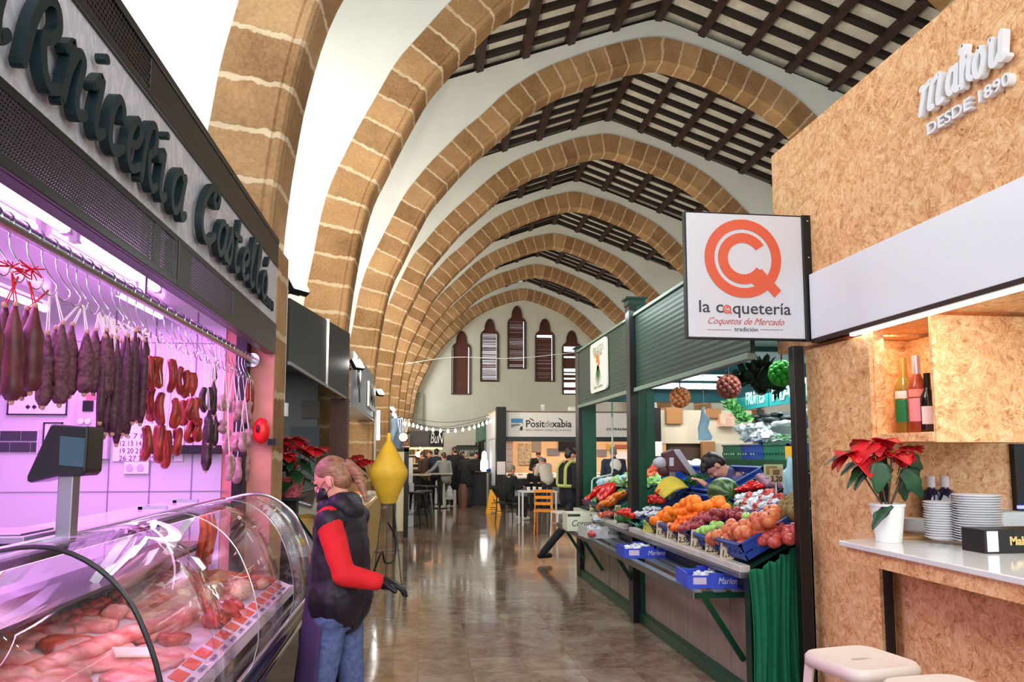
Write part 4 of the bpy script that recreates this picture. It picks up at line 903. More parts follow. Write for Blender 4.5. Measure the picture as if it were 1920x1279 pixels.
mb = MB(); p = atZ(572, 968, .87); mb.ell((-1.0, 6.45, .87), (.08, .05, .035), n=14, m=8); tag(mb.build('yellow_reflection', mat('yellow_plastic', rgb(236, 204, 40), .5)), 'yellow lump standing in for a reflection in the empty display case', 'bag')  # solid yellow shape in place of a reflection in the case glass
# third stall, pale blue
M_BLUEG = mat('pale_blue_fascia', rgb(150, 168, 184), .35)
t = thing('blue_stall_fascia', 'pale blue-grey stall fascia with a small white letter sign', 'stall fascia', (FX, 12.5, 2.28))
slab('fascia_panel', [(FX, 10.35, 2.28), (FX, 15.0, 2.32), (FX, 15.0, 3.15), (FX, 10.35, 3.02)], M_BLUEG, t)
a = atX(688, 722, FX+.03); b = atX(700, 728, FX+.03)
mb = MB(); mb.box(FX+.01, FX+.05, 12.9, 14.6, 2.42, 2.86); mb.build('sign_board', M_WHITE, t, bevel=.01)
text_mesh('lettering', 'MA', .42, frameM((FX+.052, 13.0, 2.5), (0, 1, 0), (0, 0, 1)), mat('grey_ink', rgb(90, 100, 110), .6), t, .004, .01, width=1.4)
mb = MB(); mb.box(FX-.3, FX+.01, 10.35, 15.0, 2.25, 2.28); mb.build('under_edge', M_STEEL, t)
mb = MB(); pts = [(FX+.05, 10.75+.16*sin(q*pi/10), 2.75+.2*cos(q*pi/10)) for q in range(20)]; mb.tube(pts, .02, 6, closed=True); mb.tube([(FX+.05, 10.75, 2.55), (FX+.05, 10.9, 2.35)], .012, 6); tag(mb.build('hanging_hoop', M_STEEL), 'thin grey hoop hung on the pale blue fascia', 'hoop')
mb = MB(); mb.box(-2.9, -2.8, 10.35, 38, 0, 3.0); struct(tag(mb.build('wall_left_stalls', mat('stall_cream', rgb(206, 196, 176), .7)), 'cream rear wall of the far left stalls'))
mb = MB(); mb.box(-2.8, -1.5, 14.2, 14.28, 0, 3.0); struct(tag(mb.build('wall_blue_stall_end', mat('ochre_render', rgb(196, 140, 84), .7)), 'ochre end wall of the third stall'))
area('blue_stall_light', (-1.8, 12.3, 2.9), (-1.8, 12.6, 0), 1, 2.4, 60, (1, .96, .88))
t = thing('wire_shelf_unit', 'white wire shelf unit with pale boxes under the blue fascia', 'shelves', (-1.35, 11.3, 0))
for y in (10.5, 11.1, 11.7, 12.3): mb = MB(); mb.box(-1.2, -1.18, y, y+.03, 1.1, 2.2); mb.build('upright', M_WHITE, t)
for z in (1.2, 1.5, 1.8, 2.1): mb = MB(); mb.box(-1.5, -1.17, 10.5, 12.33, z, z+.02); mb.build('shelf', M_WHITE, t)
for k in range(9):
    mb = MB(); y = 10.6+(k % 3)*.58; z = 1.52+.3*(k//3); mb.box(-1.45, -1.25, y, y+.36, z, z+.2); tag(mb.build('pale_box', mat('pale_box_%d' % (k % 3), (rgb(220, 214, 190), rgb(190, 200, 190), rgb(210, 190, 160))[k % 3], .7), bevel=.01), 'small pale box on the white wire shelves', 'box', 'pale boxes on the wire shelves')
for k in range(6):
    mb = MB(); mb.ell((-1.14-.05*(k % 2), 10.7+k*.19, 2.02-.05*(k % 3)+.0), (.09, .14, .05), n=12, m=8, bumpy=.4, seed=k); tag(mb.build('yellow_bag', MATS['yellow_plastic'], loc=(-1.2, 10.7+k*.19, 1.95)), 'crumpled bright yellow bag heaped on the top wire shelf', 'bag', 'yellow bags on the wire shelves')
t = thing('glass_counter', 'lit low glass counter of the third stall behind the yellow float', 'display counter', (-1.2, 11.8, 0))
mb = MB(); mb.box(-1.6, -.72, 10.4, 14.1, 0, .85); mb.build('counter_base', mat('ochre_laminate', rgb(214, 180, 110), .45), t, bevel=.01)
mb = MB(); mb.box(-1.5, -.76, 10.45, 14.0, 1.19, 1.2); mb.box(-.77, -.76, 10.45, 14.0, .86, 1.19); mb.build('counter_glass', M_GLASS, t)
mb = MB(); mb.box(-1.5, -.8, 10.5, 13.9, .855, .875); mb.build('glowing_tray', emis('glowing_tray', (1, .93, .8, 1), 1.2), t)  # tray emits by itself, brightness put into its material
for k in range(10):
    mb = MB(); mb.ell((-1.1+.25*(k % 2), 10.7+k*.32, .91), (.11, .12, .04), n=10, m=6, bumpy=.4, seed=k); tag(mb.build('pastry', mat('pastry_%d' % (k % 2), (rgb(220, 120, 70), rgb(240, 230, 210))[k % 2], .6), loc=(-1.1+.25*(k % 2), 10.7+k*.32, .91)), 'pink and white ware under the lit glass counter', 'goods', 'wares in the lit glass counter')
mb = MB(); a = atY(707, 770, 15.2); b = atY(711, 825, 15.2); mb.box(a.x, a.x+.06, 15.2, 15.24, b.z, a.z); tag(mb.build('light_strip', emis('white_strip', (1, 1, 1, 1), 6)), 'upright white light strip on the pier past the blue stall', 'lamp')
mb = MB(); a = atY(701, 762, 15.0); mb.box(a.x, a.x+.05, 15.0, 15.05, 1.2, a.z); tag(mb.build('downpipe', M_WHITE), 'white upright pipe beside the blue stall fascia', 'pipe')
# pale blue overalls hung past the third stall, framed board, white cabinet, lamp
mb = MB()
for k in range(5):
    x = atY(733+k*4, 790, 18.6).x; pts = []
    mb.grid(lambda u, v, x=x, k=k: Vector((x+.11*sin(u*pi)*(1-.3*v)+.03*sin(v*9+k), 18.6+.08*cos(u*pi*2)+.05*k, 2.45-v*.95+.05*sin(u*9+k))), 8, 8)
tag(mb.build('hanging_overalls', mat('pale_blue_cloth', rgb(160, 186, 216), .9), solid=.01), 'pale blue clothes hanging beside the left pier', 'clothes')
mb = MB(); a = atY(733, 785, 18.7); b = atY(772, 781, 18.7); mb.tube([(a.x-.05, 18.7, 2.52), (b.x, 18.7, 2.5)], .02, 6); mb.tube([(a.x-.02, 18.7, 0), (a.x-.02, 18.7, 2.52)], .02, 6); tag(mb.build('clothes_rail', M_STEEL), 'steel rail that carries the pale blue clothes', 'rail')
t = thing('framed_board', 'tall white board in a black frame behind the yellow float', 'board', atY(750, 980, 14.6))
a = atY(738, 841, 14.6); b = atY(765, 980, 14.6)
mb = MB()
for q in ((a.x, b.x, a.z-.06, a.z), (b.x-.09, b.x, 0, a.z), (a.x, a.x+.06, 0, a.z)): mb.box(q[0], q[1], 14.58, 14.66, q[2], q[3])
mb.build('frame', M_DARK, t); mb = MB(); mb.box(a.x+.05, b.x-.08, 14.6, 14.64, .12, a.z-.05); mb.build('panel', mat('cream_panel', rgb(216, 206, 176), .6), t)
t = thing('white_cabinet', 'narrow white upright cabinet with a dark latch past the yellow float', 'cabinet', atY(767, 986, 16.7))
a = atY(760, 940, 16.7); b = atY(775, 986, 16.7)
mb = MB(); mb.box(a.x, b.x, 16.7, 17.3, 0, .94); mb.build('lower_body', M_WHITE, t, bevel=.01); mb = MB(); mb.box(a.x, b.x-.03, 16.72, 17.3, .95, 1.52); mb.build('upper_body', mat('bright_white_enamel', rgb(245, 246, 248), .3), t, bevel=.01)
mb = MB(); mb.box(a.x+.03, a.x+.08, 16.67, 16.7, .76, .92); mb.build('latch', M_DARK, t)
t = thing('round_lamp', 'grey round-headed lamp hanging over the far bar', 'lamp', atY(756, 812, 17)); p = atY(756, 820, 17)
mb = MB(); mb.lathe([(0, .03), (.10, .03), (.12, 0), (.12, -.02), (0, -.02)], p, 18, rot=Matrix.Rotation(pi/2, 3, 'X')); mb.build('lamp_head', M_STEEL, t)
mb = MB()
for k in range(6): mb.tube([p+Vector((-.08+.03*k, .02, .1)), p+Vector((-.12+.05*k, .02, .38+.04*(k % 2)))], .009, 5)
for k in range(4): mb.tube([p+Vector((-.06+.04*k, 0, -.1)), p+Vector((-.06+.04*k, 0, -.42))], .009, 5)
mb.build('lamp_cage', M_STEEL, t)
# ------------------------------------------------------------------ yellow float on a wire stand
t = thing('yellow_float', 'yellow faceted double-cone float standing on a thin wire stand', 'buoy', atZ(725, 1100, 0))
bx = atZ(725, 1100, 0).x; by = 9.28; rb_ = .235
zt = atY(725, 815, by).z; zm = atY(725, 888, by).z; zb = atY(725, 944, by).z
mb = MB(); mb.lathe([(.0, zt+.02), (.024, zt+.02), (.03, zt-.03), (.03, zt-.07), (.045, zt-.10), (.06, zt-.12), (rb_*.98, zm+.05), (rb_, zm+.02), (rb_, zm-.02), (rb_*.97, zm-.05), (.10, zb+.02), (.09, zb), (0, zb)], (bx, by, 0), 32); mb.build('float_shell', mat('yellow_float_plastic', rgb(248, 196, 60), .4, var=.05, vscale=8), t, angle=25)
mb = MB()
for k in range(3):
    a_ = k*2*pi/3+.5; mb.tube([(bx+.08*cos(a_), by+.08*sin(a_), zb), (bx+.20*cos(a_), by+.20*sin(a_), 0)], .008, 6)
for z_, r_ in ((zb, .09), (.42, .155)): mb.tube([(bx+r_*cos(q*pi/12), by+r_*sin(q*pi/12), z_) for q in range(24)], .006, 6, closed=True)
mb.build('wire_stand', M_STEEL, t)
mb = MB(); mb.tube(smoothpts([atY(727, 980, 9.1), atY(742, 1010, 9.0), atY(738, 1050, 8.9), atY(722, 1055, 8.8), atY(716, 1035, 8.6), atY(700, 1075, 8.2)], 6), .011, 8)
tag(mb.build('black_hose', M_BLACK), 'loop of black cable hanging from the wire stand of the float', 'cable')
# ================================================================== THE FAR BAR, LEFT
M_ORL = emis('orange_led', (1, .35, .12, 1), 5)
YB = 24.
t = thing('bar_sign', 'black curved bar sign with white script letters over an orange light strip', 'shop sign', atY(800, 838, YB))
a = atY(768, 838, YB); b = atY(832, 808, YB); r_ = .45
arcp = [(a.x, YB)]+[(b.x-r_+r_*sin(q*pi/16), YB+r_-r_*cos(q*pi/16)) for q in range(9)]+[(b.x, YB+2)]
mb = MB()
for i in range(len(arcp)-1):
    (x0, y0_), (x1, y1_) = arcp[i], arcp[i+1]; mb.add([(x0, y0_, a.z), (x1, y1_, a.z), (x1, y1_, b.z), (x0, y0_, b.z)], [(0, 1, 2, 3)])
mb.build('sign_band', mat('matt_black_board', rgb(38, 40, 42), .5), t, solid=.04)
text_mesh('lettering', 'BuN', .5, frameM((atY(806, 833, YB).x, YB-.035, a.z+.12), (1, 0, 0), (0, 0, 1)), M_WHITE, t, .01, .0, width=.42, shear=.25)
mb = MB()
for i in range(1, len(arcp)-2): mb.bar((arcp[i][0]-.05, arcp[i][1]+.02, a.z-.05), (arcp[i+1][0]-.05, arcp[i+1][1]+.02, a.z-.05), .04, .05)
mb.bar((a.x, YB+.03, a.z-.05), (arcp[1][0], YB+.03, a.z-.05), .04, .06); mb.build('light_strip', M_ORL, t)
mb = MB(); mb.box(a.x-.6, b.x-.3, YB+.3, YB+2.4, b.z-.03, b.z); mb.build('sign_roof', M_DARK, t)
t = thing('far_bar', 'dark bar counter under the curved black sign with bottles behind', 'bar counter', atY(790, 960, YB))
mb = MB(); mb.box(a.x-.8, b.x-.35, YB+.5, YB+1.1, 0, 1.1); mb.build('counter', M_DARK, t, bevel=.01)
mb = MB(); mb.box(a.x-.85, b.x-.3, YB+.45, YB+1.15, 1.1, 1.15); mb.build('counter_top', mat('light_worktop', rgb(190, 180, 160), .3), t, bevel=.01)
mb = MB(); mb.box(a.x-.8, b.x-.4, YB+2.2, YB+2.25, 0, a.z); mb.build('back_wall', mat('bar_back', rgb(120, 86, 60), .6), t)
for z in (1.25, 1.55, 1.85): mb = MB(); mb.box(a.x-.7, b.x-.5, YB+1.95, YB+2.2, z, z+.02); mb.build('shelf', M_WHITE, t)
BC = [rgb(150, 40, 40), rgb(60, 90, 60), rgb(190, 150, 90), rgb(230, 225, 215), rgb(70, 50, 40)]
for k in range(15):
    x = a.x-.3+(k % 5)*.22+.05*(k//5); z = (1.27, 1.57, 1.87)[k//5]; mb = MB(); mb.lathe([(0, 0), (.04, 0), (.04, .16), (.015, .2), (.015, .25), (0, .25)], (x, YB+2.05, z), 10); tag(mb.build('bottle', mat('bar_glass_%d' % (k % 5), BC[k % 5], .2)), 'bottle on the shelves behind the far bar', 'bottle', 'bottles behind the far bar')
area('far_bar_light', (.0, YB+1.3, 2.3), (0, YB+1.4, 0), 1.2, 1, 30, (1, .85, .65))
mb = MB(); p = atY(788, 852, YB+.9); mb.ell(p+Vector((0, 0, 0)), (.16, .12, .1), n=14, m=8); mb.tube([p+Vector((0, 0, .1)), Vector((p.x, p.y, b.z))], .01, 5); tag(mb.build('pendant_lamp', emis('pendant_glow', (1, .97, .9, 1), 6)), 'glowing white pendant lamp in the far bar', 'lamp')
# red exit sign and chalkboard on the gable wall
t = thing('exit_sign', 'small red sign with a white running figure on the gable wall', 'sign', atY(852, 852, 38.6)); a, b = atY(848, 853, 38.6), atY(857, 839, 38.6)
mb = MB(); mb.box(a.x, b.x, 38.55, 39.5, a.z, b.z); mb.build('sign_plate', mat('red_sign', rgb(170, 24, 24), .5), t)
mb = MB(); cx, cz = (a.x+b.x)/2, (a.z+b.z)/2
strokes(mb, [[(0, .06), (-.01, -.04)], [(-.01, -.04), (.05, -.09), (.04, -.15)], [(-.01, -.04), (-.05, -.12)], [(0, .04), (.06, .0)], [(0, .04), (-.06, .01)], [(0.01, .11)]], lambda u, v, d: Vector((cx+u, 38.55-d, cz+v)), .028, .001, .006); mb.build('figure', M_WHITE, t)
t = thing('chalkboard', 'dark menu chalkboard with white chalk scribbles over the far bar', 'chalkboard', atY(877, 856, 33)); a, b = atY(858, 856, 33), atY(896, 837, 33)
mb = MB(); mb.box(a.x, b.x, 33, 33.04, a.z, b.z); mb.build('slate', mat('slate', rgb(50, 58, 54), .7), t)
mb = MB()
for k in range(5):
    x = a.x+.08+k*.17
    strokes(mb, [[(x, a.z+.1+.05*(k % 2)), (x+.05, a.z+.28), (x+.09, a.z+.15), (x+.14, a.z+.3)]], lambda u, v, d: Vector((u, 33-d, v)), .012, .001, .004)
mb.build('chalk_marks', M_WHITE, t)
mb = MB(); mb.box(a.x-.05, b.x+.05, 32.96, 33.08, b.z, b.z+.05); mb.box(b.x, b.x+.05, 32.98, 33.06, 0, b.z); mb.box(a.x-.05, a.x, 32.98, 33.06, 0, b.z); mb.build('stand', M_DARK, t)
# ================================================================== WHITE FISH STALL WITH THE LETTERED FASCIA (centre far)
YP = 22.; M_PEACH = mat('peach_wall', rgb(238, 196, 152), .7, var=.04)
xl = atY(947, 900, YP).x; zS0 = atY(960, 819, YP).z; zS1 = atY(960, 773, YP).z
mb = MB(); p0 = atY(929, 900, YP).x; mb.box(p0, xl, YP-.25, YP+.05, 0, atY(940, 764, YP).z); tag(mb.build('stall_post', M_DARK, bevel=.01), 'tall black square corner post left of the white fish stall sign', 'post')
mb = MB(); mb.box(p0+.02, xl-.02, YP-.262, YP-.25, 1.0, 1.38); tag(mb.build('paper_notice', M_PAPER), 'white paper notice taped low on the black corner post', 'notice')
t = thing('fish_stall_fascia', 'white stall fascia with a blue and grey wave emblem and black lettering', 'shop sign', (5, YP, zS0))
mb = MB(); mb.box(xl, 9.5, YP-.03, YP, zS0, zS1); mb.build('sign_board', mat('white_sign_board', rgb(222, 222, 224), .4), t)
mb = MB(); mb.box(xl-.25, 9.5, YP-.05, YP+.05, zS1, zS1+.03); mb.box(xl, 9.5, YP-.06, YP+.06, zS0-.14, zS0); mb.build('frame', mat('dark_teal_metal', rgb(38, 48, 48), .4), t)
mb = MB(); mb.box(p0-.03, p0, YP, YP+2.2, zS0-.05, zS1-.02); mb.build('side_board', MATS['white_sign_board'], t)
def PF(u, v, d): return Vector((u, YP-.03-d, v))
a, b = atY(958, 807, YP), atY(980, 785, YP); w_, h_ = b.x-a.x, b.z-a.z
mb = MB(); mb.prism([(a.x, a.z+.62*h_), (a.x, b.z), (b.x, b.z), (b.x, a.z+.45*h_), (b.x-.1*w_, a.z+.62*h_)], PF, .001, .008); mb.build('emblem_blue', mat('emblem_blue', rgb(62, 140, 200), .5), t)
mb = MB(); mb.prism([(a.x, a.z+.2*h_), (a.x, a.z+.52*h_), (a.x+.6*w_, a.z+.55*h_), (b.x-.12*w_, a.z+.45*h_), (a.x+.45*w_, a.z+.35*h_)], PF, .001, .007); mb.build('emblem_grey', mat('emblem_grey', rgb(130, 136, 142), .5), t)
mb = MB(); mb.prism([(b.x-.28*w_, a.z), (b.x-.02*w_, a.z), (b.x-.02*w_, a.z+.38*h_), (b.x-.2*w_, a.z+.3*h_)], PF, .001, .007); mb.build('emblem_black', M_BLACK, t)
M_INK = mat('black_lettering', rgb(30, 32, 36), .6); M_INK2 = mat('grey_lettering', rgb(120, 126, 132), .6)
for (s_, x0, x1, yb, m_, sz, bo) in (('Posit', 985, 1021, 801, M_INK, .30, .004), ('de', 1021, 1035, 801, M_INK2, .30, 0), ('xabia', 1035, 1073, 801, M_INK, .30, .004), ('PEIX I MARISC FRESC DE LA BADIA', 985, 1073, 808, M_INK2, .075, 0), ('COFRADIA DE PESCADORS', 1136, 1235, 807, M_INK, .10, .002)):
    q0, q1 = atY(x0, yb, YP), atY(x1, yb, YP); text_mesh('lettering', s_, sz, frameM((q0.x, YP-.036, q0.z), (1, 0, 0), (0, 0, 1)), m_, t, .003, bo, width=(q1.x-q0.x)*.97)
mb = MB()
for px in (998, 1052): q0 = atY(px, 788, YP); strokes(mb, [[(q0.x-.07, q0.z+.05), (q0.x+.03, q0.z-.01)]], PF, .03, .003, .006)
mb.build('accents', M_INK, t)
# stall interior
mb = MB(); mb.box(xl-.2, 9.6, YP+3.2, YP+3.3, 0, 3.0); struct(tag(mb.build('wall_fish_stall_back', M_PEACH), 'peach back wall of the fish stall'))
mb = MB(); mb.box(p0, p0+.05, YP+.1, YP+3.2, 0, 2.85); mb.box(9.5, 9.6, YP, YP+3.2, 0, 2.9); struct(tag(mb.build('wall_fish_stall_side', mat('grey_white_side', rgb(206, 208, 214), .6)), 'pale side walls of the fish stall'))
mb = MB(); mb.box(p0, 9.6, YP+.05, YP+3.2, 2.85, 2.9); struct(tag(mb.build('ceiling_fish_stall', M_PEACH), 'fish stall ceiling'))
for x in (3.6, 5.6, 7.8): area('fish_stall_light', (x, YP+1.5, 2.75), (x, YP+1.5, 0), 1.2, .8, 46, (1, .86, .7))
t = thing('fish_counter', 'stainless fish counter with pale ice and pink fish in the white stall', 'display counter', (5, YP+.4, 0))
mb = MB(); mb.box(xl+.1, 9.4, YP+.1, YP+.9, .1, .88); mb.build('counter_body', M_STEEL, t, bevel=.02); mb = MB(); mb.box(xl+.12, 9.38, YP+.08, YP+.1, .62, .86); mb.build('front_band', mat('dark_band', rgb(40, 42, 46), .3), t)
slab('ice_bed', [(xl+.1, YP+.1, .9), (9.4, YP+.1, .9), (9.4, YP+.9, 1.02), (xl+.1, YP+.9, 1.02)], mat('crushed_ice', rgb(230, 226, 226), .5, bump=.5), t, Vector((0, 0, -.03)))
mb = MB(); mb.box(xl+.1, 9.4, YP+.12, YP+.88, 0, .1); mb.build('plinth', M_BLACK, t)
rg = random.Random(5); M_FISH = mat('pink_fish', rgb(226, 138, 110), .3)
for k in range(26):
    x = xl+.3+k*.24; mb = MB(); mb.ell((x, YP+.3+.3*rg.random(), .97), (.10, .05, .03), Matrix.Rotation(rg.uniform(-.6, .6), 3, 'Z'), 12, 8); tag(mb.build('fish', M_FISH, loc=(x, YP+.4, .95)), 'pink fish lying on the ice of the far fish counter', 'fish', 'fish on the far counter')
def farbox(name, label, cat, x0, y0, x1, y1, Y, m, d=.04):
    a, b = atY(x0, y1, Y), atY(x1, y0, Y); mb = MB(); mb.box(a.x, b.x, Y-d, Y, a.z, b.z); return tag(mb.build(name, m, bevel=.005), label, cat)
YR = YP+3.19
farbox('fish_poster', 'pale poster of fish species on the peach wall', 'poster', 972, 832, 996, 872, YR, mat('poster_cream', rgb(214, 196, 160), .7, col2=rgb(150, 120, 100), vscale=14))
farbox('television', 'black flat television mounted high in the fish stall', 'television', 1047, 826, 1082, 846, YR, M_BLACK, .08)
farbox('seascape_picture', 'framed seascape picture with two hanging cords', 'picture', 1026, 841, 1049, 854, YR, mat('seascape', rgb(110, 130, 160), .5, col2=rgb(150, 120, 100), vscale=6))
farbox('seascape_picture', 'second framed seascape, behind the dark green post', 'picture', 1119, 843, 1137, 856, YR, MATS['seascape'])
farbox('grey_vent', 'grey slotted vent panels beside the poster', 'vent', 998, 827, 1014, 847, YR, mat('grey_vent', rgb(150, 140, 124), .5))
farbox('wall_calendar', 'white calendar sheet hung inside the fish stall', 'calendar', 1152, 846, 1177, 861, YR, M_PAPER)
farbox('wall_plaque', 'carved red-brown plaque above the calendar', 'plaque', 1153, 834, 1176, 841, YR, mat('red_plaque', rgb(170, 100, 80), .6))
farbox('small_icon', 'small gold framed picture beside the plaque', 'picture', 1137, 833, 1146, 844, YR, mat('gold_icon', rgb(214, 170, 90), .4))
for k in range(4): farbox('price_notice', 'white paper notice in the column near the black post', 'notice', 949, 832+k*12, 960, 841+k*12, YP+1.2, M_PAPER, .02)['group'] = 'paper notices in the fish stall'
mb = MB(); q = atY(953, 880, YP+1.24); mb.box(q.x-.12, q.x+.14, YP+1.2, YP+1.26, 0, 2.8); tag(mb.build('notice_column', M_PEACH), 'peach column carrying paper notices', 'column')
farbox('roof_box', 'small white box lying on top of the fish stall', 'box', 1065, 764, 1080, 774, YP+.5, M_WHITE, .3); farbox('roof_can', 'small white cylinder standing on top of the fish stall', 'can', 1014, 759, 1020, 774, YP+.5, M_WHITE, .12)
mb = MB(); mb.box(xl, 9.5, YP+.05, YP+3.2, 2.9, 2.905) ; struct(tag(mb.build('slab_roof', M_DARK), 'top of the fish stall'))
# row of green stalls beyond it
for k, (x0, x1, Y) in enumerate([(921, 929, 25.6), (911, 922, 28.2), (904, 913, 31), (898, 906, 34)]):
    a, b = atY(x0, 834, Y), atY(x0, 785+k*3, Y); t = thing('green_stall', ['green ribbed stall just beyond the white fish stall', 'second green ribbed stall beyond the fish stall', 'third green ribbed stall beyond the fish stall', 'last green ribbed stall before the gable'][k], 'stall', (a.x, Y, 0), 'green stalls far down the right')
    mb = MB(); z1 = b.z
    for j in range(8): mb.box(a.x+(.02 if j % 2 else 0), a.x+.1, Y+j*.28, Y+j*.28+.27, 2.15, z1)
    mb.box(a.x, a.x+2.2, Y, Y+.05, 2.15, z1); mb.build('ribbed_fascia', mat('faded_green', rgb(70, 110, 92), .5), t)
    mb = MB(); mb.box(a.x, a.x+.1, Y, Y+.1, 0, 2.15); mb.box(a.x, a.x+.1, Y+2.2, Y+2.3, 0, 2.15); mb.build('posts', M_DARK, t)
    mb = MB(); mb.box(a.x+.15, a.x+.6, Y+.1, Y+2.2, 0, 1.0); mb.build('counter', M_DARK, t); mb = MB(); mb.box(a.x+1.6, a.x+1.65, Y, Y+2.3, 0, 2.2); mb.build('back_panel', mat('pale_back', rgb(190, 190, 184), .6), t)
    if k < 2: mb = MB(); mb.box(a.x+.4, a.x+1.2, Y+.6, Y+.7, 1.95, 2.05); mb.build('lamp', emis('stall_lamp', (1, 1, 1, 1), 8), t)
mb = MB(); p = atY(911, 870, 23); mb.lathe([(0, .65), (.06, .62), (.085, .5), (.08, .42), (.12, .3), (.12, .05), (.07, 0), (0, 0)], (p.x, 23.6, 1.05), 16); tag(mb.build('white_lamp', emis('white_lamp_glow', (1, 1, 1, 1), 3)), 'bright white bottle-shaped lamp on the far dark counter', 'lamp')
t = thing('dark_bar_counter', 'dark serving counter at the end of the aisle beside the black post', 'bar counter', (1.3, 23, 0))
a = atY(868, 912, 23.); b = atY(926, 912, 23.)
mb = MB(); mb.box(a.x+.2, b.x-.2, 23.3, 24.2, 0, 1.0); mb.build('body', M_DARK, t, bevel=.01); mb = MB(); mb.box(a.x, b.x-.12, 23.2, 24.25, 1.0, 1.05); mb.build('top', M_BROWN, t, bevel=.01)
mb = MB(); mb.lathe([(0, 0), (.12, 0), (.16, .2), (.17, .36), (.16, .52), (.12, .7), (0, .7)], (atY(869, 930, 22.6).x, 22.6, 0), 20); tag(mb.build('barrel', mat('barrel_staves', rgb(120, 88, 74), .5, var=.2)), 'wooden barrel standing in front of the dark counter', 'barrel')
mb = MB(); p = atY(922, 903, 22.9); mb.ell((p.x, 23.6, 1.10), (.16, .15, .05), n=12, m=8, bumpy=.5); tag(mb.build('blue_bag', mat('blue_bag', rgb(30, 90, 170), .5)), 'blue bag on the end of the dark counter', 'bag')
# wet floor sign
t = thing('wet_floor_sign', 'yellow folding wet-floor sign standing in the aisle by the black post', 'floor sign', atZ(925, 962, 0))
c = atZ(925, 962, 0); M_YS = mat('yellow_sign', rgb(244, 176, 34), .45)
for s in (-1, 1):
    mb = MB(); hw0, hw1, hh = .2, .1, .62
    f = lambda u, v, d, s=s: c+Vector((u, s*(.17-.15*v/hh)+d, v))
    mb.prism([(-hw0, 0), (-.09, 0), (-.07, .04), (.07, .04), (.09, 0), (hw0, 0), (hw1, hh), (.05, hh), (.04, hh-.05), (-.04, hh-.05), (-.05, hh), (-hw1, hh)], f, -.008, .008); mb.build('panel', M_YS, t)
    if s < 0:
        mb = MB(); strokes(mb, [[(0, .38), (.02, .30)], [(.02, .30), (-.05, .25)], [(.02, .30), (.06, .24)], [(.0, .36), (.06, .34)], [(-.01, .44)]], lambda u, v, d: f(u, v, -.008-d), .018, .001, .004); strokes(mb, [[(-.09, .16), (.09, .16)], [(-.1, .11), (.1, .11)]], lambda u, v, d: f(u, v, -.008-d), .015, .001, .004); mb.build('pictogram', M_INK, t)
mb = MB(); mb.tube([c+Vector((-.1, 0, .61)), c+Vector((.1, 0, .61))], .015, 8); mb.build('hinge', M_YS, t)
# ------------------------------------------------------------------ cafe furniture
def chair(name, label, grp, loc, rz, m, seat_h=.45, back=.38, w=.40, slats=3):
    t = thing(name, label, 'chair', loc, grp, rz); P = Vector((0, 0, 0))
    def B(nm_, mb, mm=m):
        o = mb.build(nm_, mm, angle=60); o.parent = t; return o
    mb = MB(); mb.box(-w/2, w/2, -w/2, w/2, seat_h-.02, seat_h+.015); o = B('seat', mb)
    for sx in (-1, 1):
        for sy in (-1, 1):
            mb = MB(); top = (seat_h+back) if sy > 0 else seat_h
            mb.tube([(sx*w*.48, sy*w*.52, 0), (sx*w*.44, sy*w*.44, seat_h)]+([(sx*w*.44, sy*w*.52, top)] if sy > 0 else []), .014, 8); B('leg', mb)
    mb = MB()
    for k in range(slats): z = seat_h+back*(.35+.6*k/max(1, slats-1)); mb.box(-w*.43, w*.43, w*.46+.02*k, w*.5+.02*k, z-.03, z+.03)
    B('backrest', mb)
    mb = MB()
    for sx in (-1, 1): mb.tube([(sx*w*.46, -w*.5, seat_h*.5), (sx*w*.46, w*.5, seat_h*.5)], .009, 6)
    B('stretcher', mb); return t
M_ORC = mat('orange_chair', rgb(236, 142, 30), .45); M_DKC = mat('dark_wicker', rgb(40, 46, 44), .7)
p = atZ(1022, 1000, 0); chair('cafe_chair', 'orange metal café chair beside the white table', 'café chairs', (p.x, p.y, 0), pi*.9, M_ORC, .46, .42)
p = atZ(1052, 1004, 0); chair('cafe_chair', 'white slatted chair behind the carton of the fruit stall', 'café chairs', (p.x+.05, p.y, 0), -pi*.45, M_WHITE, .46, .44, slats=4)
p = atZ(955, 978, 0); chair('cafe_chair', 'dark wicker chair of the seated grey-haired man', 'café chairs', (p.x, p.y+.2, 0), pi*.62, M_DKC, .44, .40, .46, 9)
p = atZ(1006, 958, 0); chair('cafe_chair', 'dark chair of the woman seated behind the table', 'café chairs', (p.x+.05, p.y+.5, 0), 0, M_DKC, .44, .36, .42, 9)
p = atZ(1012, 986, 0); t = thing('cafe_table', 'small white café table with cups between the two seated people', 'table', (p.x, p.y+.35, 0))
cx, cy = p.x, p.y+.35
mb = MB(); mb.box(cx-.42, cx+.42, cy-.35, cy+.35, .735, .76); mb.build('table_top', M_WHITE, t, bevel=.006)
for sx in (-1, 1):
    for sy in (-1, 1): mb = MB(); mb.box(cx+sx*.38-.018, cx+sx*.38+.018, cy+sy*.31-.018, cy+sy*.31+.018, 0, .735); mb.build('leg', M_WHITE, t)
for k, (dx, dy, m_) in enumerate(((-.2, 0, M_WHITE), (-.05, .1, M_WHITE), (.12, 0, M_DARK), (.05, -.12, M_WHITE))):
    mb = MB(); mb.lathe([(0, 0), (.035, 0), (.042, .09), (.038, .09), (.03, .01), (0, .01)], (cx+dx, cy+dy, .76), 14); tag(mb.build('cup', m_), ['white cup on the left of the café table', 'white cup at the back of the café table', 'dark beaker on the café table', 'white cup at the front of the café table'][k], 'cup', 'cups on the café table')
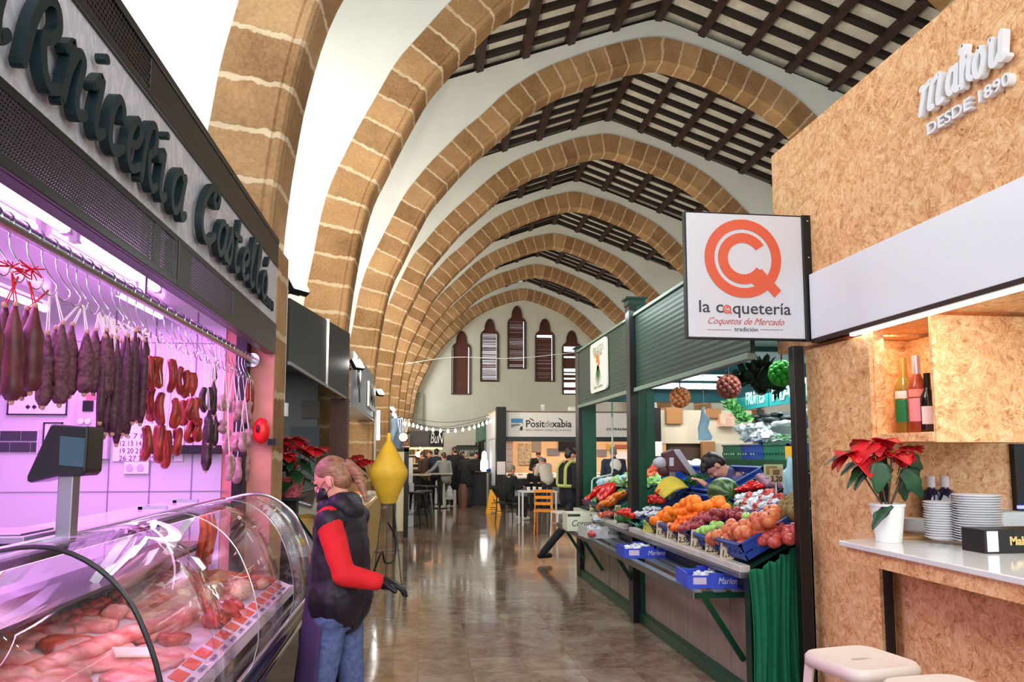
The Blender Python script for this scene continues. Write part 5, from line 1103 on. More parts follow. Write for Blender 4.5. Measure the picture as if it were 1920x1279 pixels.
# bar stools at the left bar
def stool(loc, h, m, label, grp, w=.31, rz=0, cat='stool'):
    t = thing('bar_stool', label, cat, loc, grp, rz)
    def B(n_, mb, bev=0): o = mb.build(n_, m, bevel=bev, angle=50); o.parent = t; return o
    # square pressed seat with turned-down rim and a grip slot
    def sq(u, r_, c_): return [(r_*math.copysign(abs(cos(a_))**.38, cos(a_)), r_*math.copysign(abs(sin(a_))**.38, sin(a_))) for a_ in [2*pi*k/32 for k in range(32)]]
    mb = MB(); rim = sq(0, w/2, 0); slot = [(.045*math.copysign(abs(cos(a_))**.6, cos(a_)), .014*math.copysign(abs(sin(a_))**.6, sin(a_))) for a_ in [2*pi*k/32 for k in range(32)]]
    rings_ = [[(x*1.04, y*1.04, h-.045) for x, y in rim], [(x*1.03, y*1.03, h-.012) for x, y in rim], [(x*.97, y*.97, h) for x, y in rim], [(x*.6, y*.6, h-.006) for x, y in rim], [(x, y, h-.006) for x, y in slot], [(x*.9, y*.9, h-.02) for x, y in slot]]
    vs = [p for r in rings_ for p in r]; mb.add(vs, [(i*32+j, i*32+(j+1) % 32, (i+1)*32+(j+1) % 32, (i+1)*32+j) for i in range(5) for j in range(32)], 0, True); o = B('seat', mb); md = o.modifiers.new('s', 'SOLIDIFY'); md.thickness = .004
    for sx in (-1, 1):
        for sy in (-1, 1):
            a_ = Vector((sx*w*.44, sy*w*.44, h-.03)); b_ = Vector((sx*w*.64, sy*w*.64, 0)); mb = MB()
            mb.add([a_+Vector((-sx*.045, 0, 0)), a_, a_+Vector((0, -sy*.045, 0)), b_+Vector((-sx*.018, 0, 0)), b_, b_+Vector((0, -sy*.018, 0))], [(0, 1, 4, 3), (1, 2, 5, 4)]); o = B('leg', mb); md = o.modifiers.new('s', 'SOLIDIFY'); md.thickness = .005
    for z_ in (h*.38,):
        q = w*(.44+.20*(1-z_/h))-.005; mb = MB(); mb.tube([(q, q, z_), (-q, q, z_), (-q, -q, z_), (q, -q, z_)], .008, 6, closed=True); B('foot_rest', mb)
    mb = MB(); z_ = h*.72; q = w*(.44+.20*.28)-.008; mb.bar((q, q, z_), (-q, -q, z_), .02, .006); mb.bar((q, -q, z_), (-q, q, z_), .02, .006); B('cross_brace', mb)
    return t
M_GUN = mat('gunmetal', rgb(58, 60, 62), .35, .8)
for k, (px, py) in enumerate(((795, 985), (805, 968), (783, 966), (777, 990))):
    p = atZ(px, py, 0); stool((p.x, p.y, 0), .78, M_GUN, ['grey metal bar stool standing nearest in the aisle before the far bar', 'grey metal bar stool behind the nearest one', 'grey metal bar stool by the white cabinet', 'grey metal stool half hidden by the white cabinet'][k], 'grey stools of the far bar', .36, .4*k)
# tall bar tables of the far bar
for k, px in enumerate((783, 828)):
    p = atZ(px, 962, 0); t = thing('bar_table', ['high bar table beside the grey stools', 'high bar table where the grey-sweater woman leans'][k], 'table', (p.x, 21.2+k, 0)); mb = MB(); mb.box(p.x-.4, p.x+.35, 20.9+k, 21.5+k, 1.0, 1.04); mb.build('table_top', mat('light_worktop', rgb(190, 180, 160), .3), t); mb = MB(); mb.tube([(p.x, 21.2+k, 0), (p.x, 21.2+k, 1.0)], .04, 10); mb.lathe([(0, .02), (.22, .02), (.22, 0)], (p.x, 21.2+k, 0), 16); mb.build('pedestal', M_DARK, t)
# ================================================================== GREEN FRUIT STALL (right)
GX = 2.09
M_GF = mat('sage_green_fascia', rgb(36, 64, 53), .45, .1, var=.06, vscale=2)
def scribble_green(): pass
t = thing('fruit_stall_fascia', 'long green ribbed metal fascia of the fruit stall with a small white sign', 'stall fascia', (GX, 6.8, 2.2))
for y0, y1 in ((4.47, 7.0), (7.17, 9.62)):
    mb = MB(); n = 16; vs = []
    for k in range(n*4+1): z = 2.245+(2.955-2.245)*k/(n*4); x = GX-(.0016 if k % 4 in (1, 2) else 0); vs += [(x, y0, z), (x, y1, z)]
    mb.add(vs, [(2*k, 2*k+1, 2*k+3, 2*k+2) for k in range(n*4)]); mb.box(GX+.001, GX+.03, y0, y1, 2.245, 2.955)
    mb.build('ribbed_panel', M_GF, t)
mb = MB(); mb.box(GX-.02, GX+.05, 4.47, 9.64, 2.955, 2.985); mb.box(GX-.022, GX+.04, 4.47, 9.64, 2.205, 2.245); mb.build('edge_trim', mat('faded_green_trim', rgb(128, 148, 132), .5), t, bevel=.004)
a = atX(1112, 730, GX); b = atX(1142, 640, GX)
mb = MB(); y0, y1 = b.y+0, atX(1112, 690, GX).y; zc0, zc1 = 2.33, 2.93
rr_ = [(y0+.08 if k else 0, 0) for k in range(1)]
yA, yB = atX(1142, 700, GX).y, atX(1111, 700, GX).y
pl = []
for cy_, cz_, a0 in ((yB-.07, zc1-.07, 0), (yA+.07, zc1-.07, pi/2), (yA+.07, zc0+.07, pi), (yB-.07, zc0+.07, 3*pi/2)):
    for q in range(5): a_ = a0+q*pi/8; pl.append((cy_+.07*cos(a_), cz_+.07*sin(a_)))
mb.prism(pl, lambda u, v, d: Vector((GX-.008-d, u, v)), 0, .02); mb.build('sign_plate', M_WHITE, t)
cyy, cz_ = (yA+yB)/2, 2.66
mb = MB()
for k, cl in enumerate(range(9)): a_ = -pi*.75+k*pi*.5/8*1.0; mb.prism([(cyy+.03*cos(a_-.5), cz_+.03*sin(a_-.5)), (cyy+.20*cos(a_), cz_+.26*sin(a_)), (cyy+.03*cos(a_+.5), cz_+.03*sin(a_+.5))], lambda u, v, d: Vector((GX-.028-d, u, v)), 0, .003)
mb.build('emblem_stalks', mat('emblem_green', rgb(60, 110, 50), .6), t)
mb = MB()
for k in range(7): mb.prism([(cyy+.05*cos(k)+.03*cos(q), cz_+.04+.05*sin(k*1.3)+.03*sin(q)) for q in [j*2*pi/8 for j in range(8)]], lambda u, v, d: Vector((GX-.029-d, u, v)), 0, .004+.0003*k)
mb.build('emblem_fruit', mat('emblem_orange', rgb(236, 130, 50), .6), t)
for k, (s_, zz, w_) in enumerate((('FRUITES', 2.80, .5), ('MARINA', 2.74, .4), ('fruites i verdures', 2.37, .42))):
    text_mesh('lettering', s_, .10 if k < 2 else .06, frameM((GX-.029, cyy+w_/2, zz), (0, -1, 0), (0, 0, 1)), mat('green_grey_ink', rgb(130, 150, 130), .6), t, .001, 0, width=w_)
def post(label, x0, x1, y0, y1, z1, capd=.03, black=0):
    t = thing('stall_post', label, 'post', ((x0+x1)/2, y0, 0), 'posts of the fruit stall')
    mb = MB(); mb.box(x0+black, x1, y0, y1, 0, z1); mb.build('green_tube', M_GREEN, t, bevel=.006)
    if black: mb = MB(); mb.box(x0, x0+black, y0-.005, y1+.005, 0, z1); mb.build('black_channel', M_BLACK, t, bevel=.004)
    if capd: mb = MB(); mb.box(x0-capd, x1+capd, y0-capd, y1+capd, z1, z1+.02); mb.box(x0-.01, x1+.01, y0-.01, y1+.01, z1-.06, z1); mb.build('cap', M_GREEND, t)
    return t
post('green and black steel post in the middle of the fruit stall front', 2.03, 2.19, 7.02, 7.15, 3.13, black=.075)
post('wide dark green post at the far end of the fruit stall', atY(1086, 900, 9.65).x, atY(1119, 900, 9.65).x, 9.65, 9.85, 3.02, black=.05)
post('black-painted post at the near end of the fruit stall beside the board column', 2.235, 2.31, 4.21, 4.26, 2.255, 0, black=.07)
post('inner green post seen through the near opening of the fruit stall', 3.0, 3.12, 9.62, 9.74, 2.6, 0)
p = [atY(1143, 650+60*k, 9.5) for k in range(1)]
mb = MB(); mb.tube([atY(1148, 755, 9.6), atY(1148, 885, 9.6), atY(1146, 890, 9.6), atY(1113, 897, 9.55), atY(1110, 902, 9.55), atY(1109, 935, 9.5)], .012, 8); tag(mb.build('conduit', mat('pale_conduit', rgb(190, 206, 204), .5)), 'pale thin conduit bending down past the far green post', 'conduit')
# base and shelf
t = thing('stall_skirting', 'greyish stall front panels with green steel posts and kerb', 'stall front', (2.2, 7, 0))
M_PAN = mat('taupe_panel', rgb(150, 134, 118), .5, var=.08, vscale=4)
for k, (y0, y1) in enumerate(((4.62, 7.02), (7.15, 8.35), (8.37, 9.65))):
    mb = MB(); mb.box(2.15, 2.17, y0, y1, .10, .70)
    j = y0
    while j < y1: mb.box(2.145, 2.15, j, min(y1, j+.012), .10, .70); j += .42
    mb.build('base_panel', M_PAN, t)
mb = MB(); mb.box(2.09, 2.20, 4.3, 9.85, 0, .10); mb.build('kerb', M_GREEN, t, bevel=.008)
mb = MB(); mb.box(2.14, 2.18, 4.56, 9.65, .68, .72); mb.box(2.12, 2.17, 4.56, 4.61, .1, .72); mb.build('green_frame', M_GREEND, t)
t = thing('folding_shelf', 'galvanised steel slat shelf on green brackets along the front of the fruit stall', 'shelf', (1.95, 7, .7))
for k, x in enumerate((1.78, 1.92, 2.05)): mb = MB(); mb.box(x, x+(.085 if k else .06), 4.75, 9.65, .695, .712); mb.build('steel_slat', mat('galvanised', rgb(138, 150, 162), .35, .7), t, bevel=.004)
for y in (4.78, 7.08, 8.6, 9.6):
    mb = MB(); mb.box(1.79, 2.14, y, y+.035, .655, .694); mb.bar((1.86, y+.017, .67), (2.13, y+.017, .25), .035, .035, up=(0, 1, 0)); mb.build('bracket', M_GREEN, t)
mb = MB(); mb.box(1.775, 1.785, 4.75, 9.65, .66, .712); mb.build('edge_angle', M_STEEL, t)
# tilted display
P0 = Vector((2.02, 0, .905)); SL = .52; DD = Vector((1, 0, SL)).normalized(); DNf = Vector((-SL, 0, 1)).normalized()
FROT = Matrix((DD, Vector((0, 1, 0)), DNf)).transposed()
def disp(px, py, h=0): return atP(px, py, P0+DNf*h, DNf)
def DP(s, y, h): return P0+DD*s+Vector((0, y, 0))+DNf*h
t = thing('fruit_display_rack', 'sloping display rack of the fruit stall with a white front ledge', 'display rack', (2.4, 7, .8))
mb = MB(); mb.box(1.99, 2.06, 4.5, 7.0, .86, .905); mb.box(1.99, 2.06, 7.16, 9.6, .86, .905); mb.build('front_ledge', mat('worn_white_ledge', rgb(206, 200, 190), .5, var=.08), t, bevel=.006)
mb = MB(); mb.box(1.985, 2.06, 4.5, 9.6, .825, .858); mb.build('ledge_rail', M_STEEL, t, bevel=.004)
mb = MB(); v = [DP(.03, 4.5, -.02), DP(.03, 9.6, -.02), DP(1.05, 9.6, -.02), DP(1.05, 4.5, -.02)]; mb.add(v+[p-DNf*.02 for p in v], [(0, 1, 2, 3), (7, 6, 5, 4), (0, 4, 5, 1), (1, 5, 6, 2), (2, 6, 7, 3), (3, 7, 4, 0)]); mb.build('sloping_deck', M_GREEND, t)
mb = MB(); mb.box(2.10, 2.14, 4.55, 9.6, .72, .86); mb.box(2.9, 2.95, 4.55, 9.6, 0, 1.34); mb.box(2.2, 2.9, 4.6, 9.6, .62, .66); mb.build('rack_frame', M_BLACK, t)
# green cloth
t = thing('green_cloth', 'green cloth hanging in folds at the near end of the fruit display', 'cloth', (2.2, 4.42, .9))
mb = MB(); fr_ = lambda u, v: Vector((2.02+u*.36+.02*sin(v*3+u*4), 4.43+.022*sin(u*26+v*1.5)*(.3+v)+.012*sin(u*61)-(.02*v), (.875+.52*u*.33)*(1-v)+0.02*v+.01*sin(u*26)))
mb.grid(fr_, 60, 24); mb.build('hanging_fabric', mat('green_felt', rgb(18, 112, 72), .95, var=.1, vscale=20), t, solid=.006)
mb = MB(); mb.box(2.06, 2.19, 4.52, 4.6, .10, .86) ; tag(mb.build('end_panel', M_GREEND), 'dark green end panel beside the hanging cloth', 'panel')
# canopy interior
mb = MB(); mb.box(2.12, 6.2, 4.75, 9.9, 2.86, 2.9); struct(tag(mb.build('ceiling_fruit_stall', mat('grey_canopy', rgb(150, 164, 160), .5)), 'grey sheet roof of the fruit stall'))
for k, y in enumerate((5.6, 6.9, 8.2)): mb = MB(); mb.box(2.12, 6.2, y, y+.05, 2.80, 2.86); tag(mb.build('roof_beam', M_GREEND), ['dark roof joist nearest the round sign', 'dark roof joist in the middle of the fruit stall roof', 'dark roof joist farthest inside the fruit stall'][k], 'joist', 'joists of the fruit stall roof')
mb = MB(); mb.box(2.3, 6.2, 9.66, 9.74, 2.30, 2.42); mb.box(2.3, 6.2, 9.70, 9.74, 2.42, 2.86); tag(mb.build('header_beam', mat('teal_beam', rgb(40, 110, 116), .4)), 'teal header beam across the far end of the fruit stall', 'beam')
M_CYT = emis('cool_tube_glow', (.78, .95, 1, 1), 7)
for k, (z, x0, x1) in enumerate(((2.62, 2.75, 4.1), (2.50, 2.85, 4.0), (2.60, 4.25, 5.4))):
    t = thing('fluorescent_tube', ['upper cool white tube across the far end of the fruit stall', 'lower cool white tube across the far end of the fruit stall', 'cool white tube over the rear shelves of the fruit stall'][k], 'lamp', (x0, 9.5, z), 'cool tubes of the fruit stall')
    mb = MB(); mb.tube([(x0, 9.5, z), (x1, 9.5, z)], .022, 10); mb.build('glass_tube', M_CYT, t)
    mb = MB(); mb.box(x0-.03, x1+.03, 9.54, 9.66, z-.03, z+.05); mb.box(x0-.03, x0, 9.48, 9.55, z-.025, z+.025); mb.box(x1, x1+.03, 9.48, 9.55, z-.025, z+.025); mb.build('lamp_body', M_WHITE, t)
area('cool_stall_light', (3.0, 7.2, 2.78), (2.6, 7.0, 1), 1.2, 4.2, 85, (.86, .98, 1))
area('rear_shelf_fill', (3.3, 7.6, 2.7), (3.9, 7.6, 1.6), .3, 1.8, 24, (.82, .98, 1))  # fill lamp added to brighten the rear shelves, no fixture here
area('cool_stall_light_near', (2.7, 5.2, 2.5), (2.5, 5.2, 1), .5, .9, 16, (.9, .98, 1))
# teal name boards on the rear shelves
RXs = 3.75
t = thing('rear_name_board', 'teal board with pale capital letters over the rear shelves of the fruit stall', 'shop sign', (RXs, 7.9, 2.1))
def zr(px, py): return atX(px, py, RXs)
q0, q1 = zr(1375, 752), zr(1500, 740); zt = zr(1440, 737).z; zb_ = zr(1440, 762).z; ym = zr(1441, 750).y
mb = MB(); mb.box(RXs, RXs+.03, q1.y-.5, ym-.01, zb_, zt); mb.box(RXs, RXs+.03, ym+.01, q0.y, zb_, zt); mb.build('board', mat('teal_board', rgb(40, 150, 150), .4), t)
M_PALET = mat('pale_green_letters', rgb(190, 236, 216), .5)
text_mesh('lettering', 'FRUITES', .2, frameM((RXs-.004, q0.y-.35, zb_+.05), (0, -1, 0), (0, 0, 1)), M_PALET, t, .003, .004, width=max(.3, q0.y-.45-ym))
text_mesh('lettering', 'MARINA', .23, frameM((RXs-.004, ym-.08, zb_+.05), (0, -1, 0), (0, 0, 1)), M_PALET, t, .003, .006, width=1.15)
# rear shelves with crates
t = thing('rear_shelving', 'green steel rear shelving of the fruit stall stacked with crates', 'shelves', (4.0, 7.3, 0))
for z in (.9, 1.2, 1.51): mb = MB(); mb.box(3.72, 4.3, 5.2, 9.0, z-.03, z); mb.box(3.70, 3.73, 5.2, 9.0, z-.05, z+.03); mb.build('shelf', M_GREEN, t)
for y in (5.2, 7.1, 9.0): mb = MB(); mb.box(4.28, 4.32, y-.02, y+.02, 0, 2.3); mb.build('upright', M_GREEND, t)
mb = MB(); mb.box(4.32, 4.34, 5.2, 9.1, 0, 2.1); mb.build('back_sheet', mat('grey_sheet', rgb(120, 130, 126), .6), t)
def crate(name, label, grp, c, rot, w, l, h, m, cat='crate', slots=True, parent=None):
    mb = MB(); c = Vector(c); T = lambda x, y, z: c+rot@Vector((x, y, z)); th = .008
    def bx_(x0, x1, y0, y1, z0, z1): mb.add([T(x, y, z) for x in (x0, x1) for y in (y0, y1) for z in (z0, z1)], [(0, 1, 3, 2), (4, 6, 7, 5), (0, 4, 5, 1), (2, 3, 7, 6), (0, 2, 6, 4), (1, 5, 7, 3)])
    bx_(-w/2, w/2, -l/2, l/2, 0, th)
    for s in (-1, 1):
        for z0, z1 in (((0, .4), (.5, 1)) if slots else ((0, 1),)):
            bx_(s*w/2-(th if s > 0 else 0), s*w/2+(th if s < 0 else 0), -l/2, l/2, z0*h, z1*h)
            bx_(-w/2, w/2, s*l/2-(th if s > 0 else 0), s*l/2+(th if s < 0 else 0), z0*h, z1*h)
        if slots:
            n_ = max(3, int(l/.07))
            for k in range(n_+1): y = -l/2+l*k/n_; bx_(s*w/2-.005, s*w/2+.005, y-.008, y+.008, .35*h, .55*h)
            n_ = max(3, int(w/.07))
            for k in range(n_+1): x = -w/2+w*k/n_; bx_(x-.008, x+.008, s*l/2-.005, s*l/2+.005, .35*h, .55*h)
        bx_(s*w/2-.012, s*w/2+.012, -l/2-.012, l/2+.012, h-.015, h); bx_(-w/2-.012, w/2+.012, s*l/2-.012, s*l/2+.012, h-.015, h)
    o = mb.build(name, m, parent, loc=c if not parent else None)
    if label: tag(o, label, cat, grp)
    return o
M_BCR = mat('blue_crate_plastic', rgb(28, 66, 150), .4); M_DBC = mat('navy_crate_plastic', rgb(26, 42, 92), .4); M_GCR = mat('green_crate_plastic', rgb(30, 110, 84), .4); M_BKC = mat('black_crate_plastic', rgb(26, 28, 30), .5)
I3 = Matrix.Identity(3)
for k, (y, z, m_) in enumerate([(6.4, .9, M_DBC), (7.05, .9, M_GCR), (7.7, .9, M_DBC), (8.35, .9, M_BKC), (6.4, 1.2, M_BCR), (7.05, 1.2, M_GCR), (7.7, 1.2, M_BCR), (8.35, 1.2, M_BKC), (6.35, 1.51, M_DBC), (6.95, 1.51, M_BCR), (7.55, 1.51, M_GCR), (8.1, 1.51, M_BCR), (8.65, 1.51, M_GCR)]):
    crate('produce_crate', '%s crate on the %s rear shelf of the fruit stall' % ({M_GCR.name: 'green', M_DBC.name: 'navy', M_BCR.name: 'blue', M_BKC.name: 'black'}[m_.name], {.9: 'lowest', 1.2: 'middle', 1.51: 'highest'}[z]), 'crates on the rear shelves', (3.98, y, z+.001), I3, .42, .56, .2, m_)
# ------------------------------------------------------------------ crates on the sloping rack
crates = []
def dcrate(s, y, w, l, h, m, lb): o = crate('produce_crate', lb, None, DP(s, y, .0), FROT, w, l, h, m); crates.append(o); return o
dcrate(.30, 4.74, .52, .44, .125, M_BCR, 'blue crate of red apples at the near end of the display')
dcrate(.30, 5.20, .50, .40, .10, M_BCR, 'blue crate under the peach-coloured apples')
dcrate(.30, 5.68, .50, .38, .10, M_DBC, 'navy crate under the green and dark apples')
dcrate(.30, 6.10, .50, .40, .10, M_BCR, 'blue crate under the mandarins')
dcrate(.30, 6.55, .50, .42, .10, M_DBC, 'navy crate under the oranges nearest the middle post')
dcrate(.30, 7.45, .50, .44, .10, M_GCR, 'green crate of tomatoes beyond the middle post')
dcrate(.30, 8.0, .50, .50, .10, M_BKC, 'black crate of loose small vegetables beyond the middle post')
dcrate(.30, 8.75, .50, .80, .12, M_DBC, 'navy crate of peppers at the far end of the display')
dcrate(.82, 4.95, .44, .55, .10, M_BKC, 'black crate of wrapped mangoes at the back near end')
dcrate(.82, 5.6, .44, .6, .10, M_BKC, 'black crate beneath the watermelon')
dcrate(.82, 6.35, .44, .62, .12, M_BCR, 'blue crate of green vegetables behind the bananas')
dcrate(.82, 7.5, .44, .6, .10, M_BCR, 'blue crate of lettuces behind the middle post')
dcrate(.82, 8.4, .44, .8, .10, M_BCR, 'blue crate of bagged greens at the far back')
# fruit
def fruit_mesh(name, m, r, sq=.92, stem=None, seed=0, shape=None, top=None):
    t = thing(name, '', name, (0, 0, 0)); mb = MB()
    prof = shape or [(r*sin(a_)*(1+.03*sin(3*a_)), -r*sq*cos(a_)+(.16*r*math.exp(-((pi-a_)/.35)**2)*-1)+(.12*r*math.exp(-(a_/.35)**2))) for a_ in [pi*k/12 for k in range(13)]]
    mb.lathe(prof, (0, 0, 0), 18); o = mb.build('flesh', m); o.parent = t
    mb = MB()
    zt = prof[-1][1]
    if stem == 'button': mb.lathe([(0, zt+.003), (.006, zt+.002), (.008, zt-.003)], (0, 0, 0), 8)
    else: mb.tube([(0, 0, zt-.005), (.003, 0, zt+.012)], [.0018, .0025], 5)
    o = mb.build('stem', top or M_BROWN); o.parent = t
    return t
def apple_mat(name, c, c2): return mat(name, c, .3, col2=c2, vscale=22, spec=.6)
M_ORG = mat('orange_peel', rgb(252, 128, 20), .45, bump=.25, bscale=260, sss=.1); M_MAN = mat('mandarin_peel', rgb(250, 108, 22), .4, bump=.2, bscale=220)
M_RED = apple_mat('dark_red_apple_skin', rgb(122, 24, 38), rgb(168, 60, 62)); M_PCH = apple_mat('striped_apple_skin', rgb(188, 64, 50), rgb(224, 138, 80)); M_GRN = apple_mat('green_apple_skin', rgb(140, 196, 84), rgb(176, 214, 110)); M_PNK = apple_mat('rosy_apple_skin', rgb(176, 44, 50), rgb(204, 98, 84)); M_TOM = mat('tomato_skin', rgb(214, 40, 24), .2, spec=.7)
M_KIW = mat('kiwi_skin', rgb(140, 118, 70), .9, bump=.3); M_GRST = mat('green_stem', rgb(60, 110, 50), .6)
FR = {'orange': fruit_mesh('orange', M_ORG, .042, .95, 'button', top=M_GRST), 'mandarin': fruit_mesh('mandarin', M_MAN, .034, .8, 'button', top=M_GRST), 'red_apple': fruit_mesh('red_apple', M_RED, .038), 'striped_apple': fruit_mesh('striped_apple', M_PCH, .043), 'green_apple': fruit_mesh('green_apple', M_GRN, .037), 'rosy_apple': fruit_mesh('rosy_apple', M_PNK, .037), 'tomato': fruit_mesh('tomato', M_TOM, .036, .78, top=M_GRST), 'kiwi': fruit_mesh('kiwi', M_KIW, .03, 1.25)}
CATS = {'red_apple': 'apple', 'striped_apple': 'apple', 'green_apple': 'apple', 'rosy_apple': 'apple'}
used = set(); rg = random.Random(11)
def put(kind, p, label, grp, s=1):
    rot = (rg.uniform(-.7, .7), rg.uniform(-.7, .7), rg.uniform(0, 6.28)); sc = s*rg.uniform(.92, 1.06)
    if kind not in used:
        used.add(kind); o = FR[kind]; o.location = p; o.rotation_euler = rot; o.scale = (sc,)*3; o['label'] = label; o['group'] = grp; o['category'] = CATS.get(kind, kind)
    else: o = dup(FR[kind], p, rot, label, sc, grp)
    return o
def heap(kind, px0, px1, rows, label, grp, r, base=.05, s=1):
    # rows: list of (py, x0, x1, h) in photo pixels resolved on the display plane at height h
    for (py, x0, x1, h) in rows:
        q0, q1 = disp(x0, py, h), disp(x1, py, h); n = max(1, int((q1-q0).length/(r*1.9)))
        for k in range(n+1):
            f = (k+.5*rg.random()*.4)/max(1, n); p = disp(x0+(x1-x0)*min(1, f), py+rg.uniform(-1.5, 1.5), h+rg.uniform(-.004, .006)); put(kind, p, label, grp, s)
heap('orange', 0, 0, [(976, 1226, 1232, .10), (968, 1238, 1252, .12), (972, 1240, 1300, .09), (960, 1252, 1290, .14), (952, 1268, 1316, .16), (943, 1284, 1306, .19), (938, 1292, 1304, .21), (950, 1296, 1330, .17), (958, 1290, 1342, .12), (940, 1342, 1350, .17), (948, 1335, 1352, .15), (955, 1350, 1362, .12), (946, 1330, 1336, .14), (965, 1262, 1330, .10)], 'round bright orange in the big orange heap', 'oranges heaped on the display', .045, s=1.12)
heap('mandarin', 0, 0, [(985, 1256, 1275, .09), (980, 1270, 1288, .10), (972, 1276, 1300, .12), (990, 1262, 1272, .10), (966, 1296, 1318, .12)], 'small deep orange mandarin in front of the oranges', 'mandarins before the oranges', .034)
heap('red_apple', 0, 0, [(992, 1278, 1290, .09), (987, 1282, 1312, .10), (980, 1296, 1318, .11), (974, 1305, 1345, .13), (966, 1318, 1352, .14), (962, 1338, 1350, .17), (960, 1362, 1382, .13), (968, 1360, 1388, .12), (976, 1325, 1340, .11)], 'dark red apple between oranges and green apples', 'dark red apples in the middle of the display', .038)
heap('green_apple', 0, 0, [(998, 1312, 1324, .09), (992, 1318, 1338, .10), (986, 1338, 1352, .11)], 'light green apple in the small green row', 'green apples in the middle of the display', .037)
put('green_apple', disp(1400, 970, .12), 'light green apple behind the striped apples', 'green apples behind the striped ones'); put('green_apple', disp(1412, 971, .11), 'light green apple behind the striped apples', 'green apples behind the striped ones')
heap('striped_apple', 0, 0, [(1010, 1334, 1368, .09), (1004, 1345, 1376, .11), (1001, 1390, 1400, .14), (994, 1366, 1384, .14), (986, 1368, 1396, .15), (984, 1410, 1424, .16), (976, 1416, 1440, .18), (968, 1432, 1448, .19), (960, 1446, 1452, .2), (996, 1410, 1425, .12), (1000, 1420, 1446, .08)], 'large orange-red striped apple in the near heap', 'striped apples in the near heap', .05, s=1.25)
heap('rosy_apple', 0, 0, [(1022, 1392, 1404, .08), (1012, 1390, 1400, .07), (1016, 1428, 1452, .07), (1008, 1436, 1458, .08), (1002, 1446, 1476, .08), (994, 1452, 1478, .09), (990, 1462, 1490, .09), (998, 1470, 1492, .07), (1010, 1460, 1480, .06)], 'rosy pink apple in the blue crate nearest the viewer', 'rosy apples in the nearest crate', .042, s=1.12)
heap('tomato', 0, 0, [(957, 1172, 1182, .12), (962, 1162, 1180, .11), (968, 1178, 1186, .09), (934, 1212, 1240, .14), (939, 1210, 1242, .12), (922, 1232, 1246, .2)], 'glossy red tomato beside the middle green post', 'tomatoes beside the middle post', .036)
heap('kiwi', 0, 0, [(966, 1470, 1500, .12), (958, 1462, 1500, .13), (949, 1468, 1500, .14), (941, 1478, 1500, .14), (933, 1488, 1500, .14)], 'brown fuzzy kiwi at the near back corner', 'kiwis in the near back corner', .03, s=1.2)
# peppers
def pepper(p, m, label, grp, rz, s=1, stem=M_GRST):
    t = thing('pepper', label, 'pepper', p, grp); q = (FROT@Matrix.Rotation(rz, 3, 'Z')@Matrix.Rotation(R(75), 3, 'Y'))
    mb = MB(); vs = []; nu, nv = 14, 20
    for i in range(nu+1):
        a_ = pi*i/nu
        for j in range(nv):
            b_ = 2*pi*j/nv; rr_ = .042*s*sin(a_)**.6*(1+.13*cos(3*b_+.6*i/nu))*(1-.25*i/nu); vs.append(p+q@Vector((rr_*cos(b_), rr_*sin(b_), s*.075*(1-2*i/nu)-.012*s*(1 if i == 0 else 0))))
    mb.add(vs, [(i*nv+j, (i+1)*nv+j, (i+1)*nv+(j+1) % nv, i*nv+(j+1) % nv) for i in range(nu) for j in range(nv)], 0, True); mb.build('flesh', m, t, angle=180)
    mb = MB(); mb.tube([p+q@Vector((0, 0, .07*s)), p+q@Vector((.008, 0, .10*s))], [.009*s, .005*s], 7); mb.build('stem', stem, t)
M_RP = mat('red_pepper_skin', rgb(206, 24, 28), .15, spec=.8); M_OP = mat('orange_pepper_skin', rgb(226, 128, 36), .2, spec=.8, col2=rgb(206, 92, 30), vscale=12); M_GP = mat('green_pepper_skin', rgb(30, 120, 50), .2, spec=.8)
for k, (px, py, h, s) in enumerate([(1102, 936, .10, 1.2), (1112, 930, .12, 1.3), (1118, 922, .16, 1.5), (1126, 930, .13, 1.2), (1136, 918, .17, 1.6), (1146, 916, .17, 1.5), (1140, 926, .14, 1.2), (1122, 919, .15, 1.3), (1132, 933, .12, 1.1)]):
    pepper(disp(px, py, h), M_RP, 'shiny red pepper in the far crate, '+['farthest down the row', 'second from the far end', 'at the top left of the pile', 'in the centre of the pile', 'largest, on top of the pile', 'at the top right beside the largest', 'under the largest', 'at the far top', 'low in the middle'][k], 'red peppers in the far crate', rg.uniform(-.6, .6)+.5, s)
for k, (px, py, h, s) in enumerate([(1127, 947, .09, 1.1), (1136, 945, .11, 1.1), (1142, 938, .12, 1.2), (1150, 934, .13, 1.2), (1158, 931, .13, 1.2), (1164, 928, .12, 1.1), (1148, 942, .10, 1.0)]): pepper(disp(px, py, h), M_OP, 'orange-green pepper in front of the red ones', 'orange peppers in the far crate', rg.uniform(-1, 1), s)
for k, (px, py, h) in enumerate([(1112, 941, .09), (1118, 938, .10), (1166, 922, .1)]): pepper(disp(px, py, h), M_GP, ['small green pepper at the left of the far crate', 'green pepper between the red and orange ones', 'green pepper beyond the orange ones'][k], 'green peppers in the far crate', k)
# bananas
t = thing('banana_bunch', 'bunch of yellow bananas behind the oranges', 'bananas', disp(1252, 935, .05)); M_BAN = mat('banana_skin', rgb(226, 190, 62), .45, col2=rgb(196, 186, 60), vscale=12)
for k in range(8):
    c0 = disp(1262, 934, .10); e = .20; f_ = k/7; mb = MB()
    pts = [c0+Vector((-.15+.26*q, .07-.24*f_+.09*q*(f_-.3), .02+.11*sin(pi*(.12+.80*q))*(1-.55*f_)-.03*f_+.10*q)) for q in [j/8 for j in range(9)]]
    mb.tube(pts, [.005, .012, .017, .0185, .0185, .018, .015, .009, .005], 7); mb.build('banana', M_BAN, t)
